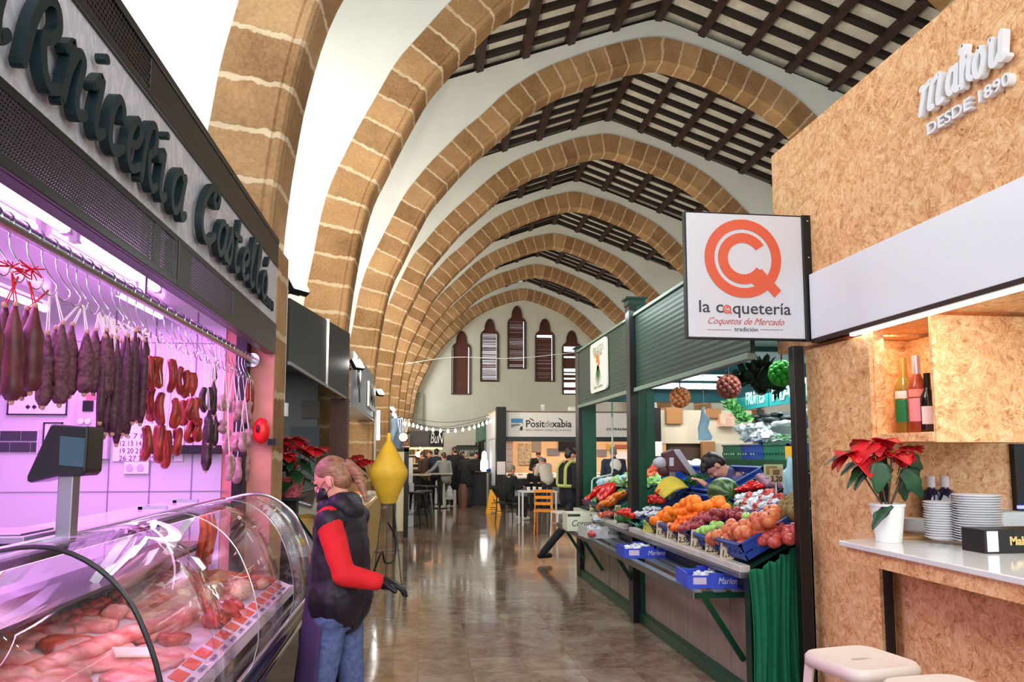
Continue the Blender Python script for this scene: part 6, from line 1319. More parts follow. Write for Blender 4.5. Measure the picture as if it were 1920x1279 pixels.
# (rind)
def wm_mat():
    m, N, L, B = nm('watermelon_rind'); tc = N.new('ShaderNodeTexCoord'); sp = N.new('ShaderNodeSeparateXYZ'); nz = noise_n(N, L, tc.outputs['Object'], 14, 4)
    L.new(tc.outputs['Object'], sp.inputs[0]); at = M2(N, 'ARCTAN2', sp.outputs['Z'], sp.outputs['X'], L); v = M2(N, 'SINE', M2(N, 'ADD', M2(N, 'MULTIPLY', at, 9, L), M2(N, 'MULTIPLY', nz.outputs['Fac'], 5, L), L), None, L)
    L.new(ramp(N, L, v, [(.1, rgb(34, 66, 28)), (.9, rgb(96, 132, 62))]), B.inputs['Base Color']); B.inputs['Roughness'].default_value = .35; return m
p = disp(1357, 924, .13); mb = MB(); mb.ell(p, (.13, .15, .125), n=28, m=18); tag(mb.build('watermelon', wm_mat(), loc=p), 'large round striped green watermelon behind the oranges', 'watermelon')
# leafy and bagged things
def leaf_clump(name, label, cat, p, r, m, n=26, grp=None, seed=0, flat=.6, ll=.5):
    rg_ = random.Random(seed); mb = MB(); p = Vector(p)
    for k in range(n):
        d = Vector((rg_.gauss(0, 1), rg_.gauss(0, 1), abs(rg_.gauss(0, .8))+.1)).normalized(); u = d.orthogonal().normalized(); u = Matrix.Rotation(rg_.uniform(0, 6.28), 3, d)@u; w = r*ll*rg_.uniform(.5, .9); b = p+Vector((d.x*r*.35, d.y*r*.35, d.z*r*.2)); e = b+Vector((d.x, d.y, d.z*flat))*r*rg_.uniform(.6, 1)
        nn = d.cross(u)
        vs = []
        for i in range(6):
            f = i/5; c_ = b.lerp(e, f)+nn*(.25*r*f*f)*rg_.uniform(.8, 1.2); ww = w*sin(pi*min(1, .12+f*.88))**.7*.5+.002
            vs += [c_-u*ww+nn*.12*ww, c_+nn*-.1*ww, c_+u*ww+nn*.12*ww]
        mb.add(vs, [(i*3+j, i*3+j+1, (i+1)*3+j+1, (i+1)*3+j) for i in range(5) for j in range(2)], 0, True)
    o = mb.build(name, m, loc=p, angle=180); return tag(o, label, cat, grp)
M_LET1 = mat('lettuce_leaf', rgb(130, 196, 96), .5, col2=rgb(200, 228, 170), vscale=14, sss=.1); M_LEEK = mat('leek_green', rgb(96, 170, 110), .5, col2=rgb(220, 236, 210), vscale=5); M_HERB = mat('dark_herb', rgb(38, 92, 44), .6, col2=rgb(80, 140, 70), vscale=20)
for k, (px, py, r) in enumerate([(1186, 905, .16), (1172, 912, .14), (1196, 896, .15), (1222, 912, .15), (1236, 906, .14), (1158, 908, .12)]): leaf_clump('lettuce', ['pale lettuce left of the middle green post', 'pale lettuce in the crate beyond the peppers', 'lettuce partly behind the middle post', 'lettuce right of the middle post', 'lettuce under the scale', 'small lettuce behind the orange peppers'][k], 'lettuce', disp(px, py, .1), r, M_LET1, grp='lettuces', seed=k)
for k, (px, py) in enumerate([(1288, 910), (1298, 906), (1308, 904), (1316, 900)]): leaf_clump('green_bean_bunch', 'bunch of dark green beans in the blue crate behind the bananas', 'beans', disp(px, py, .12), .11, M_HERB, n=34, grp='bunches of green beans', seed=20+k, ll=.16)
for k, (px, py) in enumerate([(1380, 955), (1395, 958), (1368, 958)]): leaf_clump('green_leaves', 'dark green leaves tucked behind the mandarins and apples', 'leaves', disp(px, py, .08), .09, M_HERB, n=14, grp='leaves tucked between fruit', seed=30+k)
leaf_clump('green_leaves', 'dark green leaves spilling onto the ledge beside the middle post', 'leaves', disp(1172, 980, .05), .12, M_HERB, n=22, grp=None, seed=44); leaf_clump('green_leaves', 'blue-green wrapped leaves on the ledge right of the middle post', 'leaves', disp(1204, 988, .05), .09, mat('teal_leaf', rgb(60, 150, 130), .4), n=16, seed=45)
def bag(name, label, cat, p, r, m, seed, grp=None, sx=1, sy=1, sz=.8, amp=.5):
    mb = MB(); mb.ell(p, (r*sx, r*sy, r*sz), n=20, m=12, bumpy=amp, seed=seed); return tag(mb.build(name, m, loc=Vector(p)), label, cat, grp)
M_PLB = mat('clear_wrap', rgb(214, 220, 222), .2, spec=.8, col2=rgb(160, 166, 176), vscale=14); M_LBL = mat('light_blue_bag', rgb(168, 214, 232), .5, sss=.2); M_ONI = mat('red_onion', rgb(120, 64, 88), .3, col2=rgb(176, 140, 160), vscale=14)
for k in range(22):
    px = 1392+(k % 8)*10+rg.uniform(-3, 3); py = 958-(k//8)*11-(k % 8)*1.6; bag('wrapped_mango', 'fruit wrapped in white and silvery plastic in the back near crate', 'wrapped fruit', disp(px, py, .09), .05, M_PLB if k % 3 else M_PNK, k, 'wrapped fruit in the back near crate')
for k, (px, py) in enumerate([(1434, 902), (1446, 900), (1452, 907), (1462, 903), (1426, 896), (1470, 910), (1440, 908)]): bag('red_onion', 'dull purple onion heaped below the price card on a stick', 'onion', disp(px, py, .10), .045, M_ONI, k, 'purple onions under the price card', amp=.1)
for k, (px, py) in enumerate([(1398, 916), (1404, 912), (1410, 914), (1418, 910), (1424, 912), (1412, 906), (1390, 918)]): bag('red_chilli', 'bright red chilli in the small heap behind the watermelon', 'chilli', disp(px, py, .12), .035, M_RP, k, 'red chillies behind the watermelon', sx=1.6, sy=.6, sz=.6)
for k in range(12): bag('garlic_bag', 'small clear bag of garlic right of the middle post', 'bagged vegetables', disp(1197+(k % 5)*9, 966-(k//5)*9, .07), .045, M_PLB, 60+k, 'clear bags right of the middle post')
for k in range(6): bag('radish_bunch', 'pinkish radish bunch in front of the tomatoes', 'radishes', disp(1128+k*8, 966-k*1.5, .06), .04, (M_PNK if k % 2 else M_PCH), 90+k, 'radishes before the tomatoes')
for k in range(5): bag('bagged_greens', 'pale plastic-wrapped greens at the far back of the display', 'bagged vegetables', disp(1130+k*14, 906-k*2, .16), .08, (M_LBL, M_PLB, M_LET1)[k % 3], 110+k, 'bagged greens at the far back')
# cabbages / cauliflowers at the back
for k, (px, py) in enumerate([(1298, 874), (1306, 870), (1314, 873), (1322, 872), (1290, 873)]): p = atY(px, py, 8.2); bag('cauliflower', 'white cauliflower in the grey crate behind the scale', 'cauliflower', p, .07, mat('cauliflower_white', rgb(226, 222, 206), .8, bump=.5, bscale=60), 130+k, 'cauliflowers in the grey crate', amp=.2)
p = atY(1306, 898, 8.2); crate('produce_crate', 'tall grey crate holding the cauliflowers behind the scale', None, (p.x, p.y, p.z-.02), I3, .42, .4, .17, mat('grey_crate', rgb(110, 122, 118), .6))
for k in range(4): p = atY(1292+k*9, 868, 8.2)
mb = MB(); mb.box(p.x-.5, p.x+.35, 7.95, 8.6, 1.0, p.z-.16) if False else mb.box(2.95, 3.6, 7.9, 8.6, 0, atY(1306, 898, 8.2).z-.025); tag(mb.build('rear_stand', M_GREEND), 'dark stand that carries the cauliflower crate', 'stand')
# price cards on the ledge
M_CARD = mat('cream_card', rgb(228, 218, 180), .6, col2=rgb(214, 190, 150), vscale=30); M_PIC = mat('card_picture', rgb(170, 110, 60), .6, col2=rgb(110, 130, 70), vscale=60)
def card(px0, py0, px1, py1, txt, lb, X=2.03, yel=None):
    c_ = atX((px0+px1)/2, py1, X); sc_ = psc(c_); w = (px1-px0)*sc_*1.3; h = (py1-py0)*sc_; c_.z = max(.905, c_.z); t = thing('price_card', lb, 'price card', c_, 'price cards along the ledge')
    ex = Vector((cos(.35), -sin(.35), 0)); ey = Vector((.12, .05, 1)).normalized(); f = lambda u, v, d: c_+ex*u+ey*v+ex.cross(ey)*d
    mb = MB(); mb.prism([(-w/2, 0), (w/2, 0), (w/2, h), (-w/2, h)], f, -.002, .001); mb.build('card', yel or M_CARD, t)
    if not yel:
        mb = MB(); mb.prism([(-w*.38, h*.55), (w*.38, h*.55), (w*.38, h*.92), (-w*.38, h*.92)], f, .0015, .002); mb.build('card_picture', M_PIC, t)
        text_mesh('price_print', txt, h*.42, frameM(f(-w*.42, h*.10, .002), ex, ey), M_INK, t, .0006, .001, width=w*.84)
for k, (x0, y0, x1, y1, tx) in enumerate([(1208, 985, 1224, 1008, ''), (1232, 983, 1246, 1012, '1,95'), (1252, 988, 1266, 1020, '1,60'), (1273, 993, 1290, 1027, '2,50'), (1297, 1000, 1314, 1035, '1,80'), (1325, 1010, 1344, 1048, '2,20'), (1353, 1014, 1373, 1056, '1,95')]):
    card(x0, y0, x1, y1, tx, ['yellow price card on the ledge by the middle post', 'cream price card under the first oranges', 'cream price card under the mandarins', 'cream price card under the dark red apples', 'cream price card left of the green apples', 'cream price card under the striped apples', 'cream price card with a white sticker, nearest the viewer'][k], yel=mat('yellow_card', rgb(232, 220, 90), .5) if k == 0 else None)
card(1152, 955, 1160, 985, '1,50', 'cream price card standing beyond the middle post'); card(1106, 945, 1112, 962, '2,00', 'pale price card at the far end of the ledge')
t = thing('price_card_on_stick', 'cream price card reading 3,20 on a white stick over the wrapped fruit', 'price card', disp(1456, 920, .1)); c_ = atY(1456, 922, 5.15); f = lambda u, v, d: c_+Vector((u, -d, v)); s_ = psc(c_)
mb = MB(); mb.prism([(-12*s_, 17*s_), (13*s_, 17*s_), (13*s_, 43*s_), (-12*s_, 43*s_)], f, -.002, .002); mb.build('card', M_CARD, t); mb = MB(); mb.bar(f(0, -12*s_, -.004), f(0, 20*s_, -.004), .012, .004, up=(0, 1, 0)); mb.build('stick', M_WHITE, t)
text_mesh('price_print', '3,20', 14*s_, frameM(f(-11*s_, 19*s_, .003), (1, 0, 0), (0, 0, 1)), M_INK, t, .0006, .001, width=22*s_); mb = MB(); mb.prism([(-6*s_, 31*s_), (7*s_, 31*s_), (7*s_, 41*s_), (-6*s_, 41*s_)], f, .0025, .003); mb.build('card_picture', M_PIC, t)
t = thing('price_card_on_stick', 'second cream price card standing behind the one on a stick', 'price card', disp(1446, 905, .1)); c_ = atY(1450, 905, 5.5); s_ = psc(c_)
mb = MB(); mb.prism([(-18*s_, 12*s_), (20*s_, 12*s_), (20*s_, 34*s_), (-18*s_, 34*s_)], f, -.002, .002); mb.build('card', mat('sage_card', rgb(180, 186, 140), .6), t); mb = MB(); mb.bar(f(0, -8*s_, -.004), f(0, 20*s_, -.004), .012, .004, up=(0, 1, 0)); mb.build('stick', M_WHITE, t); mb = MB(); mb.prism([(-14*s_, 15*s_), (8*s_, 15*s_), (8*s_, 31*s_), (-14*s_, 31*s_)], f, .0025, .003); mb.build('card_picture', M_PIC, t)
# scale of the fruit stall
t = thing('fruit_scale', 'grey and maroon hanging-head scale on a post amid the fruit', 'scale', atY(1262, 925, 6.9)); Y = 6.85
S_ = lambda x, y, d=0: atY(x, y, Y+d); pol = [(1246, 850), (1262, 843), (1272, 844), (1304, 890), (1300, 896), (1282, 884), (1256, 884), (1250, 872)]
P_ = [S_(x, y) for x, y in pol]; mb = MB(); mb.prism([(p.x, p.z) for p in P_], lambda u, v, d: Vector((u, Y+d, v)), 0, .12); mb.build('display_head', mat('maroon_plastic', rgb(96, 56, 62), .45), t, bevel=.008)
P_ = [S_(x, y) for x, y in [(1262, 843), (1274, 843), (1306, 889), (1299, 897), (1266, 852)]]; mb = MB(); mb.prism([(p.x, p.z) for p in P_], lambda u, v, d: Vector((u, Y+d, v)), -.015, .135); mb.build('grey_edge', mat('light_grey_plastic', rgb(190, 186, 196), .5), t, bevel=.006)
p = S_(1242, 868); mb = MB(); mb.ell(p+Vector((0, .06, 0)), (.075, .06, .055), n=18, m=12); mb.build('round_pan', MATS['light_grey_plastic'], t)
mb = MB(); mb.ell(p+Vector((.04, .07, -.07)), (.07, .05, .06), n=14, m=8); mb.build('maroon_dome', MATS['maroon_plastic'], t)
a, b = S_(1258, 930), S_(1269, 880); mb = MB(); mb.box(a.x, b.x, Y+.03, Y+.08, a.z-.15, b.z+.02); mb.build('post', M_STEEL, t, bevel=.004)
P_ = [S_(x, y) for x, y in [(1255, 858), (1263, 858), (1263, 874), (1255, 874)]]; mb = MB(); mb.prism([(p.x, p.z) for p in P_], lambda u, v, d: Vector((u, Y+d, v)), -.006, 0); mb.build('label_plate', MATS['grey_white_side'], t)
# red and white net sacks beyond
for k, (px, py) in enumerate([(1236, 888), (1226, 896), (1244, 897)]): p = atY(px, py, 8.3); bag('potato_sack', ['red and white sack left of the scale', 'red net sack lower left of the scale', 'pale net sack beside the scale post'][k], 'sack', p, .13, (mat('red_sack', rgb(206, 70, 56), .7), M_PCH, M_FAT)[k], 150+k, 'sacks beyond the scale', amp=.4)
mb = MB(); mb.box(2.55, 2.93, 7.9, 8.7, 1.1, 1.24); tag(mb.build('sack_ledge', M_GREEND), 'dark ledge that carries the sacks', 'ledge')
# hanging nets of fruit
def net(px, py, rpx, Y, m, label, rf, n=46):
    c = atY(px, py, Y); s_ = psc(c); Rr = rpx*s_; t = thing('fruit_net', label, 'net of fruit', c+Vector((0, 0, Rr)), 'round nets of fruit under the canopy')
    for k in range(n):
        z = 1-2*(k+.5)/n; a_ = k*2.39996; rr_ = sqrt(1-z*z); d = Vector((rr_*cos(a_), rr_*sin(a_), z)); mb = MB(); mb.lathe([(rf*s_*sin(q)*1.0, -rf*s_*cos(q)) for q in [pi*j/6 for j in range(7)]], c+d*(Rr-rf*s_*.9), 10); mb.build('fruit', m, t)
    mb = MB(); mb.tube([c+Vector((0, 0, Rr*.9)), (c.x, c.y, 2.86)], .006, 5); mb.build('cord', M_BROWN, t)
    mb = MB()
    for k in range(8): a_ = k*pi/8; mb.tube([c+Vector((Rr*1.0*cos(q)*cos(a_), Rr*1.0*cos(q)*sin(a_), Rr*1.0*sin(q))) for q in [2*pi*j/20 for j in range(20)]], .0018, 3, closed=True)
    mb.build('netting', mat('net_%s' % m.name, m.node_tree.nodes['Principled BSDF'].inputs['Base Color'].default_value[:], .6), t)
net(1275, 745, 20, 6.3, mat('onion_gold', rgb(206, 120, 60), .4, col2=rgb(214, 160, 110), vscale=20), 'round net of golden onions hanging nearest the middle post', 4.6)
net(1366, 725, 23, 5.6, mat('onion_pink', rgb(160, 92, 74), .4, col2=rgb(130, 70, 66), vscale=20), 'round net of pinkish onions hanging in the centre of the opening', 5)
net(1466, 700, 25, 5.0, mat('bright_green_apple', rgb(40, 176, 50), .3), 'round net of bright green apples hanging beside the near post', 6.4, 40)
p = atY(1410, 722, 6.6)
HPL = []
for k, (dx, dz, r) in enumerate([(0, 0, .24), (.2, -.06, .2), (-.15, .0, .16), (.1, .1, .18), (.33, .02, .16)]): HPL.append(leaf_clump('hanging_plant', 'dark leafy plant hanging under the canopy behind the pink onion net', 'plant', p+Vector((dx, 0, dz)), r, mat('dark_leaf', rgb(34, 62, 36), .6), n=30, grp='dark hanging foliage', seed=200+k, flat=1))
mb = MB(); mb.tube([p, (p.x, p.y, 2.86)], .005, 5); mb.build('cord', M_BROWN, HPL[0])
for k in range(8): leaf_clump('ivy_garland', 'bright green ivy trailing over the left end of the teal board', 'garland', Vector((RXs-.08, q0.y-.1-.12*(k % 4), zt-.06-.07*k+.25*(k//4))), .09, mat('bright_ivy', rgb(50, 120, 60), .5, col2=rgb(130, 200, 110), vscale=16), n=18, grp='ivy on the teal board', seed=220+k, flat=1)
# pale plastic bag hanging
p = atY(1320, 795, 6.8); mb = MB(); s_ = psc(p)
prof = [(0, 32), (3, 31), (4, 22), (6, 16), (9, 8), (11, -8), (13, -24), (12, -30), (0, -31)]
mb.lathe([(r_*s_, z_*s_) for r_, z_ in prof[::-1]], p, 18, sy=.5); o = mb.build('hanging_bag', M_LBL, loc=p)
for v in o.data.vertices: v.co += Vector((.012*sin(v.co.z*40), .012*cos(v.co.z*33+v.co.x*30), 0))
tag(o, 'pale blue plastic bags hanging on a hook inside the fruit stall', 'bags')
mb = MB(); mb.tube([p+Vector((0, 0, 30*s_)), (p.x, p.y, 2.86)], .004, 5); tag(mb.build('bag_hook', M_STEEL), 'thin wire that holds the pale blue bags', 'hook')
# goods on the rear shelves
for k in range(9): leaf_clump('leek_bunch', 'pale green leek and celery bunch on the rear shelf', 'vegetables', Vector((3.85+.04*(k%3), 6.6+k*.12, 1.74+.02*(k%2))), .15, M_LEEK, n=18, grp='leeks on the rear shelf', seed=240+k, ll=.22, flat=.3)
for k in range(7): bag('blue_wrapped_bundle', 'blue plastic bundle on the top rear shelf', 'bundle', Vector((4.0, 6.5+k*.12, 1.97+.04*(k % 2))), .11, (MATS['blue_bag'], M_PLB)[k % 2], 260+k, 'blue bundles on the top rear shelf')
for k in range(6): bag('pale_sack', 'white paper sack on the far end of the rear shelves', 'sack', Vector((3.85, 7.85+k*.14, 1.80+.10*(k % 2))), .075, M_WHITE, 280+k, 'white sacks on the rear shelves', amp=.6)
for k in range(10): bag('mushroom_tray', 'small pale tray of goods on the middle rear shelf', 'tray', Vector((3.88+.05*(k % 2), 7.5+k*.10, 1.93+.05*(k % 3))), .07, (M_WHITE, M_DARK, M_DARK)[k % 3], 300+k, 'small trays on the rear shelf', amp=.2, sz=.5)
mb = MB(); mb.box(3.73, 3.742, 6.95, 7.25, 1.55, 1.68); tag(mb.build('yellow_label', MATS['yellow_sign']), 'yellow label on a rear shelf crate', 'label')
mb = MB(); q_ = atY(1478, 925, 5.25); bag('hanging_light_bag', 'pale blue bag hanging behind the near post above the kiwis', 'bag', atY(1484, 910, 5.2), .10, M_LBL, 320, sz=1.9, sx=.6)
# ------------------------------------------------------------------ boxes on the folding shelf
M_MRB = mat('royal_blue_carton', rgb(58, 82, 200), .45); M_CRC = mat('cream_carton', rgb(216, 218, 196), .6)
def carton(label, x, y, w, l, h, m, rz, txt, tm, fill, z=.712, sz=.06, tw=.2, tx0=.02):
    t = thing('fruit_carton', label, 'carton', (x, y, z), 'cartons on the folding shelf'); rt = Matrix.Rotation(rz, 3, 'Z'); T = lambda a_, b_, c_: Vector((x, y, z))+rt@Vector((a_, b_, c_))
    mb = MB()
    def q(x0, x1, y0, y1, z0, z1): mb.add([T(a_, b_, c_) for a_ in (x0, x1) for b_ in (y0, y1) for c_ in (z0, z1)], [(0, 1, 3, 2), (4, 6, 7, 5), (0, 4, 5, 1), (2, 3, 7, 6), (0, 2, 6, 4), (1, 5, 7, 3)])
    q(-w/2, w/2, -l/2, l/2, 0, .006)
    for s in (-1, 1): q(s*w/2-.004, s*w/2+.004, -l/2, l/2, 0, h); q(-w/2, w/2, s*l/2-.004, s*l/2+.004, 0, h*.82); q(-w*.14, w*.14, s*l/2-.004, s*l/2+.004, h*.80, h); q(s*w*.43-.03, s*w*.43+.03, -l/2, l/2, h-.004, h) if False else None
    mb.build('box_body', m, t)
    text_mesh('lettering', txt, sz, frameM(T(w*tx0, -l/2-.005, h*.28), rt@Vector((1, 0, 0)), (0, 0, 1)), tm, t, .0008, .0, width=tw, shear=.3)
    if tx0 > 0: mb = MB(); mb.add([T(-w*.4, -l/2-.0055, h*.25), T(-w*.18, -l/2-.0055, h*.25), T(-w*.18, -l/2-.0055, h*.7), T(-w*.4, -l/2-.0055, h*.7)], [(0, 1, 2, 3)]); mb.build('label', mat('lilac_label', rgb(216, 200, 226), .5), t)
    for k in range(fill): bag('wrapped_item', 'small plastic-wrapped item in the '+txt.lower()+' carton', 'wrapped goods', T(rg.uniform(-.36, .36)*w, rg.uniform(-.36, .36)*l, h*.55+.02*rg.random()), .035, M_PLB if k % 3 else M_WHITE, 400+k, 'wrapped items in the %s carton' % txt.lower())
    return t
carton('royal blue fruit carton nearest the viewer at the end of the steel shelf', 1.99, 4.98, .40, .32, .10, M_MRB, -.12, 'Marlene', M_WHITE, 8, tw=.15, tx0=.01)
carton('royal blue fruit carton in front of the middle post', 1.95, 6.42, .40, .34, .10, M_MRB, -.06, 'Marlene', M_WHITE, 22, sz=.055, tw=.15, tx0=.001)
carton('low printed white carton holding a red fruit, beyond the blue cartons', 1.96, 7.95, .42, .36, .12, mat('white_printed_carton', rgb(214, 216, 210), .6, col2=rgb(190, 196, 190), vscale=20), .05, 'Fruita', M_INK, 16, tw=.15)
t = carton('tall cream carton with black lettering at the far end of the shelf', 1.92, 8.72, .42, .36, .20, M_CRC, -.04, 'Corona', M_INK, 0, sz=.10, tw=.26, tx0=-.40)
mb = MB(); mb.box(1.72, 2.12, 8.56, 8.88, .905, .915); mb.build('lid_flap', M_CRC, t)
o = put('rosy_apple', atX(1186, 983, 1.85), 'single red fruit in the printed carton', None) if False else None
bag('red_fruit', 'red fruit showing at the side of the printed white carton', 'fruit', Vector((1.80, 7.74, .76)), .045, M_PNK, 500, amp=.1)
bag('white_paper_heap', 'crumpled pale papers on the steel shelf near the printed carton', 'paper', Vector((2.0, 8.15, .88)), .09, M_PLB, 501, sz=.5)
# things behind the fruit stall (next aisle): cartons, awning, shutter, timber post
def far_item(name, label, cat, x0, y0, x1, y1, Y, d, m, z0=None): a, b = atY(x0, y1, Y), atY(x1, y0, Y); mb = MB(); mb.box(a.x, b.x, Y, Y+d, a.z if z0 is None else z0, b.z); return tag(mb.build(name, m, bevel=.01), label, cat)
M_CREAMC = mat('cream_canvas', rgb(224, 216, 196), .8, var=.05, vscale=2); M_CBD = mat('brown_cardboard', rgb(176, 130, 84), .8)
far_item('canvas_booth', 'cream canvas-covered booth behind the fruit stall', 'booth', 1238, 770, 1410, 832, 13.5, .4, M_CREAMC)
far_item('canvas_booth', 'white panelled front under the canvas booth right of the timber post', 'booth', 1340, 832, 1480, 985, 13.4, .3, mat('pale_booth_panel', rgb(206, 198, 184), .7), 0)
far_item('brown_shutter', 'dark brown roller shutter behind the scale', 'shutter', 1258, 830, 1322, 985, 13.6, .2, mat('brown_shutter', rgb(84, 64, 54), .6), 0)
far_item('timber_post', 'light timber post right of the brown shutter', 'post', 1321, 828, 1341, 985, 13.35, .12, mat('light_timber', rgb(170, 124, 82), .7), 0)
far_item('cardboard_box', 'brown cardboard box on top of the canvas booth, left', 'box', 1250, 764, 1280, 795, 13.4, .3, M_CBD); far_item('cardboard_box', 'brown cardboard box on top of the canvas booth, right', 'box', 1327, 766, 1352, 784, 13.4, .3, M_CBD)
far_item('red_print_box', 'white box with faded red print behind the pale blue bags', 'box', 1352, 776, 1378, 800, 13.3, .3, mat('red_print', rgb(224, 150, 120), .7, col2=rgb(236, 220, 206), vscale=8))
far_item('dark_post', 'dark steel post of the stall behind the fruit stall', 'post', 1225, 765, 1239, 985, 13.3, .15, M_DARK, 0); far_item('white_post', 'white upright panel left of the dark steel post', 'panel', 1211, 765, 1222, 832, 13.3, .1, M_WHITE)
far_item('blank_notice', 'white notice sheet on the stall behind the scale', 'notice', 1226, 828, 1242, 856, 13.27, .03, M_PAPER)
far_item('grey_partition', 'dark grey panel left of the scale head', 'panel', 1208, 830, 1222, 985, 13.6, .2, mat('dark_grey_panel', rgb(92, 90, 92), .6), 0)
mb = MB(); mb.box(6.6, 6.7, 10, 30, 0, 3.2); struct(tag(mb.build('wall_right_stalls', M_CREAMC), 'pale stall wall across the next aisle')) if False else None
area('next_aisle_light', (4.6, 11.6, 3.2), (4.6, 13.5, 1.2), 2.5, .6, 50, (1, .97, .9))
# ================================================================== STRAND-BOARD BAR (near right)
BX = 2.35
def osb_box(name, x0, x1, y0, y1, z0, z1, m=None, parent=None, label=None, cat=None, bev=.002):
    mb = MB(); mb.box(x0, x1, y0, y1, z0, z1)
    for i, f in enumerate(mb.f): pass
    mb.m = [0, 0, 1, 1, 1, 1]   # x-faces first
    o = mb.build(name, [m or M_OSB, M_OSBF], parent, bevel=bev)
    if label: tag(o, label, cat)
    return o
t = thing('bar_canopy', 'tall strand-board canopy of the bar with a white band and raised white letters', 'shop sign', (BX, 3, 2.28))
osb_box('board_panel', BX, BX+.04, .4, 4.62, 2.30, 3.62, parent=t)
osb_box('board_return', BX+.04, BX+1.2, 4.58, 4.62, 2.30, 3.62, parent=t)
osb_box('soffit', BX, BX+.9, 3.85, 4.62, 2.262, 2.30, parent=t)
mb = MB(); mb.box(BX-.03, BX, .4, 4.14, 2.285, 2.68); mb.build('white_band', mat('white_acrylic', rgb(240, 242, 250), .25), t, bevel=.003)
mb = MB(); mb.box(BX-.028, BX+.03, .4, 4.14, 2.262, 2.285); mb.build('band_underside', M_BROWN, t)
mb = MB(); mb.box(BX+.04, BX+.9, .4, 3.85, 2.28, 2.30); mb.build('under_ceiling', M_OSBF, t)
# raised lettering
MH = {'M': [[(.05, 0), (.12, .95), (.0, 1.0)], [(.12, .9), (.38, 1.05), (.36, .1), (.48, 0)], [(.38, .9), (.66, 1.08), (.64, .1), (.8, .02)]],
 'a': [[(.6, .85), (.3, .92), (.1, .45), (.25, .05), (.55, .3), (.6, .85)], [(.62, .95), (.6, .1), (.78, .05)]],
 'h': [[(.0, 1.35), (.22, 1.5), (.14, 1.0), (.12, 0)], [(.14, .55), (.42, 1.0), (.58, .85), (.55, .25), (.75, .08)]],
 'o': [[(.35, .95), (.1, .55), (.2, .08), (.45, .02), (.62, .5), (.5, .9), (.35, .95)]],
 'u': [[(.05, .95), (.15, .9), (.13, .15), (.35, .02), (.55, .3)], [(.6, 1.0), (.6, .1), (.8, .08)]]}
mb = MB(); ya = atX(1737, 190, BX).y; yb = atX(1912, 105, BX).y; tw = ya-yb; zb0 = atX(1745, 214, BX).z; xh = .115
xs_ = {'M': 0, 'a': .33, 'h': .49, 'o': .63, 'u': .79}; ws = {'M': .36, 'a': .19, 'h': .17, 'o': .18, 'u': .20}
for ch, x_ in xs_.items():
    w_ = ws[ch]*tw; pts = [[((u+.12*v*1)*1, v*xh/w_) for u, v in ln] for ln in MH[ch]]
    fn = lambda u, v, d, y=ya-x_*tw, w_=w_: Vector((BX-d, y-u*w_, zb0+v*w_)); strokes(mb, pts, fn, .026/w_, .012, .045)
M_WL = mat('white_raised_letters', rgb(238, 240, 244), .4); mb.build('lettering', M_WL, t)
q_ = atX(1748, 255, BX); text_mesh('lettering', 'DESDE 1890', .075, frameM((BX-.01, q_.y, q_.z), (0, -1, 0), (0, 0, 1)), M_WL, t, .02, .001, width=(atX(1748, 255, BX).y-atX(1906, 180, BX).y))
# column
osb_box('board_column', BX+.02, BX+.10, atX(1640, 900, BX+.02).y, atX(1519, 900, BX+.02).y, 0, 2.24, label='strand-board column at the end of the bar beside the black post', cat='column')
mb = MB(); mb.box(BX+.04, BX+.06, atX(1652, 900, BX+.02).y, atX(1640, 900, BX+.02).y, 0, 1.655); tag(mb.build('shadow_gap_strip', M_BLACK), 'black strip standing in for the shaded gap between the board column and the bar front', 'strip')  # shade of the gap painted as a black strip
osb_box('end_wall_board', BX+.10, BX+1.25, 4.02, 4.06, 0, 2.28, M_OSBF, label='strand-board end wall of the bar behind the plates', cat='wall panel')
# cabinet with niche
t = thing('bar_cabinet', 'strand-board wall cabinet with an open bottle niche and a plain door', 'cabinet', (BX+.1, 3.7, 1.70)); yN0, yN1 = atX(1743, 700, BX+.04).y, atX(1640, 700, BX+.04).y; zN = 1.705
osb_box('cabinet_floor', BX+.04, BX+.9, yN0, 4.02, zN-.045, zN, parent=t); osb_box('side_board', BX+.04, BX+.10, yN1, yN1+.1, zN, 2.26, parent=t); osb_box('niche_back', BX+.48, BX+.50, yN0, 4.02, zN, 2.26, parent=t); osb_box('niche_end', BX+.10, BX+.48, 3.97, 4.0, zN, 2.26, parent=t)
osb_box('door', BX+.045, BX+1.2, yN0-.02, yN0, zN-.05, 2.26, M_OSBF, parent=t)
t = thing('led_strip', 'warm white light strip under the white band of the bar', 'lamp', (BX+.01, 3.3, 2.25)); mb = MB(); mb.box(BX-.005, BX+.02, 1.5, 3.78, 2.248, 2.262); mb.build('diffuser', emis('led_strip_glow', (1, .97, .9, 1), 9), t)
area('niche_light', (BX+.2, 3.7, 2.24), (BX+.25, 3.8, 1.7), .1, .3, 2.2, (1, .86, .66)); area('bar_work_light', (BX+.02, 2.9, 2.24), (BX+.3, 3.2, 1.2), .08, 1.8, 8, (1, .94, .84))
